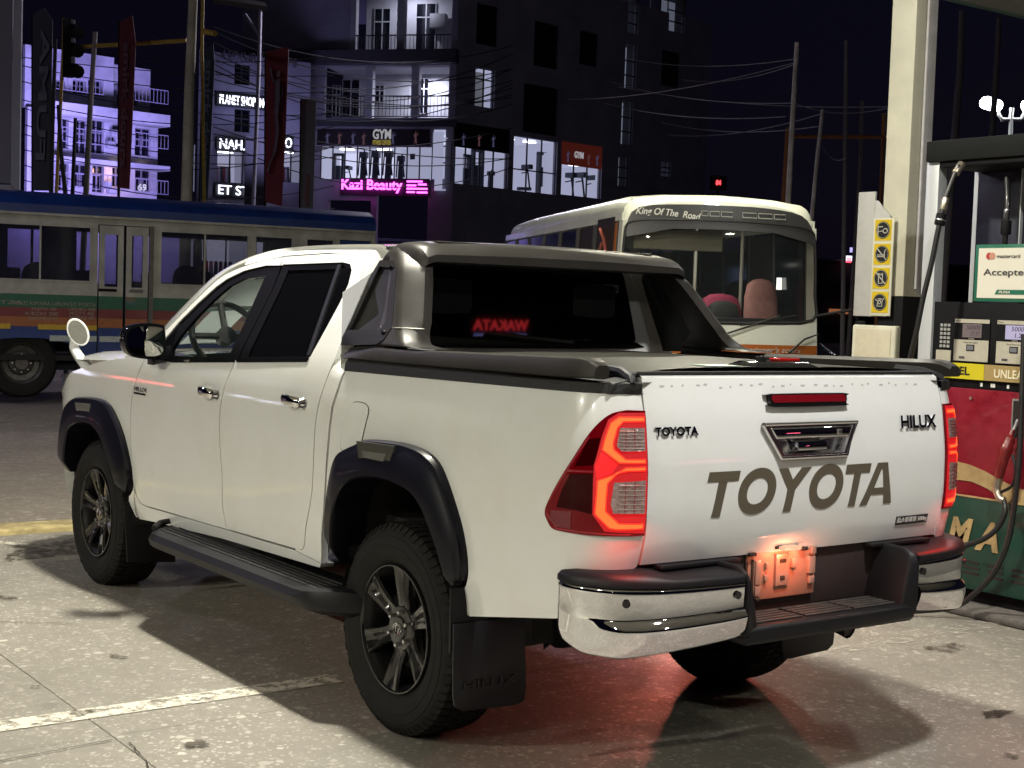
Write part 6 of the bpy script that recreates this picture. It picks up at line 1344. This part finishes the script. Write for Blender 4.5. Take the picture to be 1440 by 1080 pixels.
# ------------------------------------------------------------------ violet lit apartment block at left
F2 = Fr(36, 78, 240, 84); AP = F2.thing('apartment_block', 'white balconied apartment block lit violet, behind the blue bus', 'building')
apw = mat('apartment_white', (.60, .60, .62), .8, noise=.35, nscale=.5)
blocks = [((118, 82, 164, 150), 0), ((164, 95, 219, 150), .8), ((60, 80, 118, 150), 1.2)]
def Rr(a, b, c, d, o=0): return F2.rect(a, b, c, d, o)
wl_ = [Rr(128, 113, 150, 133), Rr(158, 120, 174, 145), Rr(186, 126, 206, 144), Rr(107, 113, 126, 130), Rr(78, 113, 96, 126)]
b_ = Rr(40, 82, 220, 300)
low_holes = [Rr(a, b, c, d) for a, b, c, d in ((82, 168, 96, 208), (106, 170, 122, 215), (128, 168, 146, 215), (158, 178, 172, 205), (190, 182, 212, 218), (106, 232, 122, 262), (130, 228, 146, 270), (158, 235, 172, 262), (190, 240, 212, 268), (82, 230, 96, 268))]
zsp = Rr(40, 148, 200, 150)[1]
facade('lower_wall', AP, b_[0], b_[2], 0, zsp, low_holes, apw, 0, .3)
tz = Rr(118, 80, 164, 150)[3]
facade('upper_wall', AP, b_[0], Rr(118, 80, 164, 150)[2], zsp+.01, tz, [h for h in wl_ if h[2] < Rr(118, 80, 164, 150)[2]], apw, .4, .3)
facade('upper_wall', AP, Rr(165, 95, 219, 150)[0], b_[2], zsp+.01, Rr(165, 95, 219, 150)[3], [h for h in wl_ if h[0] > Rr(165, 95, 219, 150)[0]], apw, 1.0, .3)
for h in low_holes+wl_: bxo('window', h[0], h[2], 1.35 if h in wl_ else .31, 1.40 if h in wl_ else .36, h[1], h[3], dglass, AP)
for h in low_holes+wl_: panes(AP, h, 2, None, mat('apartment_frame', (.22, .22, .25), .7), y=(1.28 if h[0] > Rr(165, 95, 219, 150)[0] else .7) if h in wl_ else .2, rows_=(.6,), w=.09)
for (a, b, c, d) in ((72, 150, 238, 172), (72, 222, 238, 238)):
    r = Rr(a, b, c, d, -1.2); bxo('balcony_slab', r[0], r[2], -1.3, -.002, r[1]+.5, r[3]-.5, apw, AP)
for a, c, zy in ((78, 145, 132), (190, 236, 148), (82, 150, 205), (150, 182, 213), (190, 236, 212), (70, 140, 268), (145, 180, 272), (190, 236, 277)):
    r = Rr(a, zy-10, c, zy, -1.25); railing(AP, r[0], r[2], -1.29, r[1]+.2, .85, mat('rail_violet', (.35, .33, .4), .5), .22)
for a, c, zy in ((159, 169, 190), (165, 175, 199), (153, 163, 206), (155, 166, 270), (150, 158, 262)):
    r = Rr(a, zy-7, c, zy+2, -.9); bxo('air_conditioner', r[0], r[2], -.9, -.4, r[1], r[3], apw, AP, .05)
u, z = F2.uv(193, 268); text('window_number', '69', (u, -.05, z), (1, 0, 0), (0, 0, 1), .55, .4, emis('number_white', (.7, .7, .95), .9), AP, extrude=.03, bold=.03)
for a, b in ((164, 231), (202, 235)):
    u, z = F2.uv(a, b, -.3); bxo('wall_lamp', u-.15, u+.15, -.35, -.25, z-.1, z+.1, emis('warm_lamp', (1, .75, .6), 4), AP)
f2w = lambda px, py, off: tuple(Matrix.Translation(F2.A) @ Matrix.Rotation(F2.ang, 4, 'Z') @ Vector((F2.uv(px, py, off)[0], off, F2.uv(px, py, off)[1])))
area('violet_flood', f2w(150, 330, -13), 3600, (.42, .37, 1), 3, f2w(150, 150, 0)); area('warm_wall_light', f2w(164, 236, -1.0), 22, (1, .55, .4), .5, f2w(164, 262, .2))
area('violet_flood', f2w(60, 300, -10), 1200, (.34, .26, 1), 2, f2w(60, 150, 0))
# ------------------------------------------------------------------ shop building with lit signs
F3 = Fr(300, 58, 432, 60); SH = F3.thing('shop_building', 'dim narrow shop building with white lit PLANET SHOPPING letters', 'building')
sw = mat('shop_wall', (.35, .34, .45), .8, noise=.2, nscale=1)
def R3(a, b, c, d, o=0): return F3.rect(a, b, c, d, o)
sho = [R3(285, 320, 352, 392), R3(357, 330, 420, 385), R3(306, 213, 342, 256), R3(396, 213, 424, 256), R3(330, 92, 351, 118), R3(330, 155, 351, 185), R3(388, 120, 402, 140)]  # first opening is an added lit room that shines through the bus windows
w3 = R3(280, 88, 432, 300); facade('front_wall', SH, w3[0], w3[2], 0, w3[3], sho, sw, 0, .3)
for h in sho[:4]:
    room(SH, h, 2.0, emis('shop_wall_glow', (.35, .36, .55), .35), emis('shop_back', (.5, .5, .75), .55)); panes(SH, h, 2, None, frm)  # shop walls emit in place of light falling on them
    n = 7
    for k in range(n):
        x = h[0]+(h[2]-h[0])*(.15+.7*k/n); mb = MB(); mb.prism([(x, h[1]+.1), (x+.16, h[1]+.1), (x+.13, h[1]+.75), (x+.03, h[1]+.75)], lambda u, v: (u, 1.2, v), lambda u, v: (u, 1.35, v)); mb.build('hung_garment', mat('garment%d' % (k % 3), ((.03, .03, .05), (.15, .02, .04), (.25, .22, .3))[k % 3], .8), SH)
for h in sho[4:]: panes(SH, h, 2, None, frm, rows_=(.6,), glass=dglass)
sgw = emis('sign_white_lit', (.80, .82, 1), 3.2)
def lit(s_, x0, y0, x1, y1, m=sgw, nm='lit_lettering', par=SH, fr=F3, bold=.0, mat_board=None):
    u0, z0 = fr.uv(x0, y1); u1, _ = fr.uv(x1, y1); z1_ = fr.uv(x0, y0)[1]
    bd = bxo('sign_backing', u0-.1, u1+.1, -.10, -.02, z0-.08, z1_+.08, mat('board_black', (.015, .015, .02), .5), par)
    return text(nm, s_, (u0, -.16, z0), (1, 0, 0), (0, 0, 1), u1-u0, z1_-z0, m, bd, extrude=.05, bold=bold)
lit('PLANET SHOPPING', 307, 133, 374, 146); lit('NAH.', 307, 195, 342, 209); lit('ET STUDIO', 305, 260, 392, 273)
lit('O', 399, 194, 408, 208)
u, z = F3.uv(313, 84); text('roof_lettering', 'LUXURY SHOPS', (u, -.1, z), (1, 0, 0), (0, 0, 1), 3.1, .38, mat('roof_letters', (.16, .13, .15), .6), SH, extrude=.05)
r = R3(345, 193, 372, 300, -1.2); bxo('hanging_banner', r[0], r[2], -1.25, -1.2, r[1], r[3], mat('pale_banner', (.20, .19, .22), .7, noise=.2), SH)
area('sign_glow', tuple(Matrix.Translation(F3.A) @ Matrix.Rotation(F3.ang, 4, 'Z') @ Vector((2, -3, R3(306, 213, 342, 256)[3]))), 60, (.5, .5, 1), 2, tuple(Matrix.Translation(F3.A) @ Matrix.Rotation(F3.ang, 4, 'Z') @ Vector((2, 0, R3(306, 90, 342, 150)[3]))))
# low dark row of shops filling the gaps below the skyline
F4 = Fr(-150, 66, 1500, 86); row_ = F4.thing('low_shop_row', 'low dark row of roadside shops behind the minibus and the poles', 'building')
bxo('wall', -6, F4.len, 3, 9, 0, 4.6, mat('row_dark', (.03, .028, .035), .9, noise=.4, nscale=.5), row_); bxo('roof', -6.2, F4.len+.2, 2.8, 9.2, 4.61, 4.75, slab, row_)
for px_, py_, w, c, e in ((1203, 352, .5, (.5, .45, 1), 1.2), (1205, 364, .9, (.8, .85, 1), 2.2), (1190, 366, .15, (1, .05, .08), 4), (1180, 438, .8, (.8, .3, .12), .3), (1290, 385, .8, (.35, .32, .8), .7)):
    u, z = F4.uv(px_, py_, 2.9); bxo('shop_lamp', u-w, u+w, 2.6, 2.7, z-.14, z+.14, emis('shopl%d' % px_+str(py_), c, e), row_)
# red countdown signal
F5 = Fr(1000, 62, 1030, 62); u, z = F5.uv(1010, 257); ts = F5.thing('traffic_signal', 'small red lit countdown signal above the minibus roof', 'traffic signal')
bxo('signal_post', u-.06, u+.06, .05, .15, 0, z-.3, darkm, ts); bxo('signal_box', u-.35, u+.35, -.05, .2, z-.3, z+.3, darkm, ts); text('signal_digits', '84', (u-.11, -.08, z-.11), (1, 0, 0), (0, 0, 1), .22, .22, emis('signal_red', (1, .05, .06), 3.5), ts, extrude=.02, bold=.03)
# ------------------------------------------------------------------ poles
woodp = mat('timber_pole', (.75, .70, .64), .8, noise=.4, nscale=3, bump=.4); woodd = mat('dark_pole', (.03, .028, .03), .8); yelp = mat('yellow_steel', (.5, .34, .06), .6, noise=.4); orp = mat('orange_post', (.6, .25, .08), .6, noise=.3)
def pole(pts, D, wpx, m, lab, grp=None, name='utility_pole', cat='pole', r2=.75, ground_=True):
    P_ = [pix(a, b, D) for a, b in pts]; base = P_[0]
    if ground_:
        d = (P_[0]-P_[1]); t = P_[0].z/(-d.z) if d.z else 0; base = P_[0]+d*t; base.z = -.2; P_ = [base]+P_
    r = wpx/2*D/FPX; mb = MB(); n = len(P_); mb.tube(P_, [r*(1-(1-r2)*i/(n-1)) for i in range(n)], 12)
    return solo(mb, name, m, lab, cat, grp)
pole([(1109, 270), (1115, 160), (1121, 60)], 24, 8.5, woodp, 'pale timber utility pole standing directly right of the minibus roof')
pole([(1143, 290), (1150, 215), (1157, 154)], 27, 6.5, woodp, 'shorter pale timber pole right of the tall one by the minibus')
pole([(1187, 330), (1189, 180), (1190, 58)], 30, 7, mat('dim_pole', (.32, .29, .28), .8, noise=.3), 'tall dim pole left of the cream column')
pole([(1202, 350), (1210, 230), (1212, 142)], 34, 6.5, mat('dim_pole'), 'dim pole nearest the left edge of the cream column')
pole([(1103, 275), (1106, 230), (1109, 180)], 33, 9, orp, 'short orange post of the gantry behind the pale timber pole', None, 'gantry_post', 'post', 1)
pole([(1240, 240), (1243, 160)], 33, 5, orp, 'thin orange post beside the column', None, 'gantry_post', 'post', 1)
pole([(1343, 190), (1350, 100), (1353, 15)], 26, 12, mat('dark_grey_pole', (.18, .16, .17), .8), 'dark pole right of the column, above the pump header')  # plain dark grey pole colour
pole([(1397, 160), (1402, 90), (1405, 25)], 28, 10, mat('dark_grey_pole'), 'dark pole behind the lit double street lamp')
mb = MB(); mb.tube([pix(1112, 192, 33), pix(1246, 193, 33)], .045, 8); solo(mb, 'gantry_bar', orp, 'horizontal orange gantry bar crossing behind the timber poles', 'gantry')
pole([(262, 285), (266, 130), (272, -10)], 25, 17, mat('concrete_pole', (.5, .47, .33), .8, noise=.35, nscale=2), 'thick concrete pole rising behind the blue bus roof')
pole([(121, 272), (127, 150), (134, 45)], 26, 9, mat('dim_pole'), 'dim slanting pole in front of the violet apartment block')
pole([(72, 272), (74, 175), (78, 55)], 25, 7, woodd, 'dark pole between the grey banner and the apartment block')
pole([(92, 272), (86, 215), (82, 148)], 25, 7, woodd, 'black leaning pole at the left of the apartment block')
pole([(102, 272), (104, 220), (106, 166)], 27, 6.5, woodd, 'short black pole before the apartment balconies')
lp_ = pole([(360, 195), (364, 100), (366, 14)], 30, 6, mat('lamp_pole_grey', (.28, .27, .34), .5), 'pale grey pole carrying a flat street lamp over the shops', None, 'street_lamp', 'street lamp', .9)
L0 = Vector(lp_.location); mb = MB(); pts = [pix(300, 5, 30), pix(376, 16, 30), pix(372, 10, 30.8), pix(300, -2, 30.8)]
mb.add([p-L0 for p in pts]+[p-L0+Vector((0, 0, .1)) for p in pts], [(0, 1, 2, 3), (7, 6, 5, 4), (0, 4, 5, 1), (1, 5, 6, 2), (2, 6, 7, 3), (3, 7, 4, 0)]); mb.build('lamp_head', mat('lamp_head_grey', (.10, .09, .08), .6), lp_)
mb = MB(); mb.tube([pix(364, 50, 30)-L0, pix(355, 35, 30)-L0, pix(345, 20, 30)-L0], .03, 6); mb.build('lamp_bracket', mat('lamp_pole_grey'), lp_)
# yellow traffic signal mast
sp_ = pole([(87, 110), (89, 70), (90, 26)], 26, 5, yelp, 'yellow traffic signal mast with dark signal heads before the apartment block', None, 'traffic_mast', 'traffic signal', 1)
L0 = Vector(sp_.location); mb = MB(); mb.tube([pix(89, 67, 26)-L0, pix(180, 62, 26)-L0, pix(262, 57, 26)-L0], .04, 8); mb.build('mast_arm', yelp, sp_)
mb = MB(); mb.cyl(pix(97, 28, 26)-L0, pix(97, 108, 26)-L0, .11, 10); sh_ = mb.build('signal_head', woodd, sp_)
for yy in (42, 68, 97): mb = MB(); mb.tube([pix(100, yy, 26)-L0, pix(110, yy+4, 25.8)-L0], .12, 12); mb.build('signal_visor', woodd, sh_)
pole([(287, 285), (284, 60), (285, 0)], 25.3, 5, yelp, 'thin yellow pipe strapped beside the thick concrete pole', None, 'steel_pipe', 'pipe', 1)
mb = MB(); mb.tube([pix(286, 44, 25), pix(303, 47, 24.8)], .05, 8); mb.box((0, 0, 0), (0, 0, 0)) if 0 else None; solo(mb, 'pole_bracket', yelp, 'short yellow bracket on the thick concrete pole', 'bracket')
# twin street lamp, lit
tp = pole([(1421, 194), (1422, 160), (1423, 152)], 40, 6, mat('lamp_white', (.6, .6, .62), .5), 'white street lamp post with lit heads above the pump header', None, 'twin_street_lamp', 'street lamp', 1)
L0 = Vector(tp.location)
for s_, hp in ((-1, (1394, 146)), (1, (1452, 146))):
    mb = MB(); mb.tube([pix(1422, 168, 40)-L0, pix(1422+s_*13, 168, 40)-L0, pix(1422+s_*19, 158, 40)-L0], .055, 8); mb.build('lamp_arm', mat('lamp_white'), tp)
    p = pix(*hp, 40)-L0; a = rgt*s_*-1
    mb = MB(); mb.box((-.30, -.20, -.17), (.30, .20, .15), Matrix.Translation(p) @ Matrix.Rotation(math.atan2(rgt.y, rgt.x), 4, 'Z') @ Matrix.Rotation(s_*-.25, 4, 'Y')); mb.build('lamp_head', emis('street_lamp_lit', (.95, 1, .97), 40), tp, bevel=.13)
# ------------------------------------------------------------------ banners and flags
def flag(name, poly, D, m, lab, cat, letters=None, lm=None, box_=None, th=.02):
    P_ = [pix(a, b, D) for a, b in poly]; c = sum(P_, Vector())/len(P_); base = Vector((c.x, c.y, min(p.z for p in P_))); n = Vector((_f.x, _f.y, 0)).normalized()
    o = thing(name, lab, cat, tuple(base)); mb = MB(); k = len(P_)
    mb.add([p-base for p in P_]+[p-base+n*th for p in P_], [list(range(k)), list(range(k, 2*k))[::-1]]+[(i, (i+1) % k, k+(i+1) % k, k+i) for i in range(k)]); f = mb.build('banner_cloth', m, o)
    if letters:
        (x0, y0), (x1, y1), wpx = box_; a = pix(x0, y0, D-.05)-base; b = pix(x1, y1, D-.05)-base; d = (b-a); L_ = d.length; dn = d.normalized(); up = n.cross(dn).normalized()
        if up.dot(rgt) < 0: up = -up
        text('banner_lettering', letters, a-up*(wpx*D/FPX/2), dn, up, L_, wpx*D/FPX, lm, f, extrude=.004, bold=.02)
    bp = pix((poly[0][0]+poly[1][0])/2, poly[0][1], D+.1)
    mb = MB(); e = pix(poly[-1][0], poly[-1][1], D+.03)-base; mb.tube([pix(poly[0][0], poly[0][1], D+.03)-base, e, Vector((e.x, e.y, -base.z))], .025, 6); mb.build('banner_pole', darkm, o)
    return o
flag('feather_flag', [(46, 20), (62, 10), (74, 30), (70, 268), (46, 268)], 25, mat('flag_grey', (.035, .04, .055), .7), 'dark grey feather flag with pale vertical letters at the far left', 'flag', 'FUMA', mat('flag_letter_grey', (.12, .13, .16), .7), ((56, 225), (64, 40), 13))
flag('feather_flag', [(168, 30), (186, 22), (191, 60), (182, 266), (167, 264)], 25.5, mat('flag_red', (.10, .008, .016), .7, noise=.2), 'dark red feather flag with grey lettering in front of the apartment block', 'flag', 'smirk dours', mat('flag_letter_mauve', (.13, .06, .08), .7), ((179, 60), (173, 235), 9))
flag('feather_flag', [(286, 70), (300, 62), (302, 90), (292, 280), (281, 280)], 26, mat('flag_teal', (.012, .03, .045), .7), 'dark teal feather flag with pale lettering beside the thick pole', 'flag', 'smirk dours', mat('flag_letter_teal', (.09, .11, .15), .7), ((294, 85), (288, 250), 9))
fr_ = flag('feather_flag', [(374, 72), (406, 66), (402, 180), (396, 290), (373, 284)], 26.5, mat('flag_crimson', (.14, .01, .02), .7, noise=.2), 'crimson flag with a pale dancer silhouette beside the lit shops', 'flag')
fb = Vector(fr_.location); mb = MB()
for pts, rr2 in (([(392, 100), (391, 108)], 5), ([(390, 112), (390, 140), (388, 160)], 7), ([(385, 116), (382, 105), (380, 95)], 2.2), ([(394, 116), (397, 130), (394, 145)], 2.2), ([(388, 160), (390, 185), (386, 215)], 5), ([(386, 215), (380, 228), (376, 242)], 3)):
    mb.tube([pix(a, b, 26.43)-fb for a, b in pts], [q*26.5/FPX for q in ([rr2]*len(pts))], 10, flat=.2)
mb.build('banner_figure', mat('flag_figure', (.16, .13, .15), .7), fr_)
flag('roll_banner', [(424, 140), (445, 142), (440, 300), (422, 298)], 27, mat('banner_pale', (.11, .11, .115), .7, noise=.2), 'dim pale upright banner left of the gym building', 'banner', 'FASHION', mat('banner_red_glow2', (.20, .04, .03), .7), ((431, 288), (433, 245), 5))
# billboard at the frame's left edge
bb = thing('billboard', 'grey billboard panel with pale frame cut by the left edge', 'billboard', tuple(pix(0, 268, 25)-Vector((0, 0, 0))))
b0 = Vector(bb.location)
def quad(name, a, b, c, d, D, m, th=.06):
    P_ = [pix(*q, D)-b0 for q in (a, b, c, d)]; n = Vector((_f.x, _f.y, 0)).normalized()*th; mb = MB()
    mb.add(P_+[p+n for p in P_], [(0, 1, 2, 3), (7, 6, 5, 4), (0, 4, 5, 1), (1, 5, 6, 2), (2, 6, 7, 3), (3, 7, 4, 0)]); return mb.build(name, m, bb)
quad('panel_face', (-160, -30), (18, -30), (14, 258), (-160, 252), 25, mat('billboard_grey', (.20, .20, .22), .6)); quad('panel_frame', (-160, 254), (20, 260), (19, 268), (-160, 262), 24.98, mat('billboard_frame', (.40, .40, .42), .6)); quad('panel_frame', (20, -30), (31, -30), (27, 267), (15, 266), 24.98, mat('billboard_frame'))
mb = MB(); q_ = pix(-60, 262, 25.1)-b0; mb.tube([q_, Vector((q_.x, q_.y, -b0.z))], .08, 8); mb.build('billboard_post', darkm, bb)
# ------------------------------------------------------------------ overhead wires
wm = mat('wire_black', (.012, .012, .014), .6); wg = mat('wire_grey', (.36, .34, .36), .6)
def wire(a, b, D0, D1, sag, m, r=.012, lab=None):
    A = pix(*a, D0); B = pix(*b, D1); mb = MB(); mb.tube([A.lerp(B, t)-Vector((0, 0, sag*4*t*(1-t))) for t in [k/14 for k in range(15)]], r, 5)
    solo(mb, 'overhead_wire', m, lab, 'wire', 'overhead wires')
LABS = {0: 'thin black overhead wire slung across the violet apartment block and banners', 1: 'black cable crossing the lit balconies of the gym building', 2: 'pale overhead cable running to the timber pole right of the minibus'}
rw = random.Random(3); ORD = ['first', 'second', 'third', 'fourth', 'fifth', 'sixth', 'seventh', 'eighth', 'ninth', 'tenth', 'eleventh', 'twelfth', 'thirteenth', 'fourteenth']
for k in range(11):
    y0 = 60+k*19+rw.uniform(-6, 6); wire((30, y0), (470, y0+rw.uniform(-5, 45)), 28, 30, rw.uniform(.1, .5), wm, .010, '%s black wire from the top before the violet apartment block' % ORD[k])
ys_ = sorted(rw.uniform(20, 200) for _ in range(14))
for k, y0 in enumerate(ys_):
    wire((300, y0), (720, y0+rw.uniform(-20, 60)), 30, 34, rw.uniform(.2, .8), wm, .012, '%s black cable from the top, crossing the balconies of the gym building' % ORD[k])
WD = ['to the middle of the tall timber pole from the gym building', 'highest and level to the tall pole', 'rising to the top of the tall pole', 'sagging low to the tall timber pole from the left', 'longest across every pole towards the column', 'rising to the shorter timber pole', 'rising steeply to the tall pole', 'between the tall timber pole and the column', 'falling right from the shorter timber pole', 'lowest and level to the shorter timber pole']
for a, b in (((860, 115), (1116, 145)), ((880, 82), (1118, 83)), ((960, 112), (1119, 90)), ((850, 145), (1105, 164)), ((870, 122), (1250, 150)), ((940, 190), (1155, 160)), ((800, 140), (1118, 88)), ((1118, 145), (1248, 152)), ((1156, 205), (1190, 222)), ((930, 172), (1150, 178))):
    wire(a, b, 32, 26, .15, wg, .0085, 'pale overhead cable %s' % WD.pop(0))
# unseen street lamp added left of the frame to light the road
sl = thing('street_lamp', 'unseen street lamp added left of the picture to throw violet light on the road', 'street lamp', (13.5, 6.5, 0))
mb = MB(); mb.tube([(0, 0, 0), (0, 0, 6.6), (.1, -.2, 7.2), (.2, -1.2, 7.4)], [.09, .07, .06, .05], 10); mb.build('added_lamp_post', woodd, sl)
mb = MB(); mb.box((.05, -1.9, 7.34), (.35, -1.15, 7.46)); mb.build('lamp_head', emis('added_violet_lamp', (.75, .7, 1), 8), sl, bevel=.03)
area('added_street_light', (13.7, 5.0, 7.3), 260, (.80, .74, 1), .5, (12.5, 1.0, 0))
area('added_street_light', (22, -14, 8), 420, (.85, .80, 1), 1.0, (20, -6, 1))  # light without a fixture, added to brighten the bus
ls = thing('lit_shopfront', 'unseen lit white and red signs added to streak the doors of the white pickup', 'shopfront', (27, 12.5, 0), -.45)  # unseen signs added only so their reflections streak the doors
mb = MB(); mb.box((-.3, -9, 0), (3, 9, 4.2)); mb.build('wall', mat('row_dark'), ls)
for y0, y1, z0, z1_, e in ((-5.6, -4.4, .62, .86, emis('strip_white', (.75, .75, 1), 4.5)), (-3.8, -1.9, .70, .88, emis('strip_red', (1, .12, .12), 5)), (-.9, 0, .62, .82, emis('strip_white')), (.25, .9, .70, .90, emis('strip_white')), (1.2, 2.2, .60, .78, emis('strip_white')), (-6, 5, 2.5, 3.4, emis('strip_dim', (.4, .4, .7), .35))):
    mb = MB(); mb.box((-.36, y0, z0), (-.31, y1, z1_)); mb.build('sign_strip', e, ls)
h_ = pixplane(688, 462, 0, .475); dd = (h_-CP).normalized(); rd = Vector((-dd.x, dd.y, dd.z)); t_ = (-9-h_.x)/rd.x; sp0 = h_+rd*t_
wk = thing('added_name_board', 'unseen red lit name board added for its mirror image in the pickup rear window', 'sign', (sp0.x, sp0.y, 0))  # unseen board added only for its reflection in the rear window
text('board_lettering', 'WAKATA', (0, -.62, sp0.z-.02), (0, 1, 0), (0, 0, 1), 1.25, .13, emis('board_red', (1, .05, .06), 7), wk, extrude=.02, bold=.03)
mb = MB(); mb.box((-.06, -.75, sp0.z-.22), (-.02, .75, sp0.z+.2)); mb.box((-.06, -.03, 0), (-.03, .03, sp0.z-.2)); mb.build('board_back', darkm, wk)
for k in range(4):
    mb = MB(); mb.box((-.015, -.6+k*.31, sp0.z-.10), (0, -.6+k*.31+.26, sp0.z-.06)); mb.build('board_stripe', emis('board_blue', (.35, .4, 1), 4), wk)
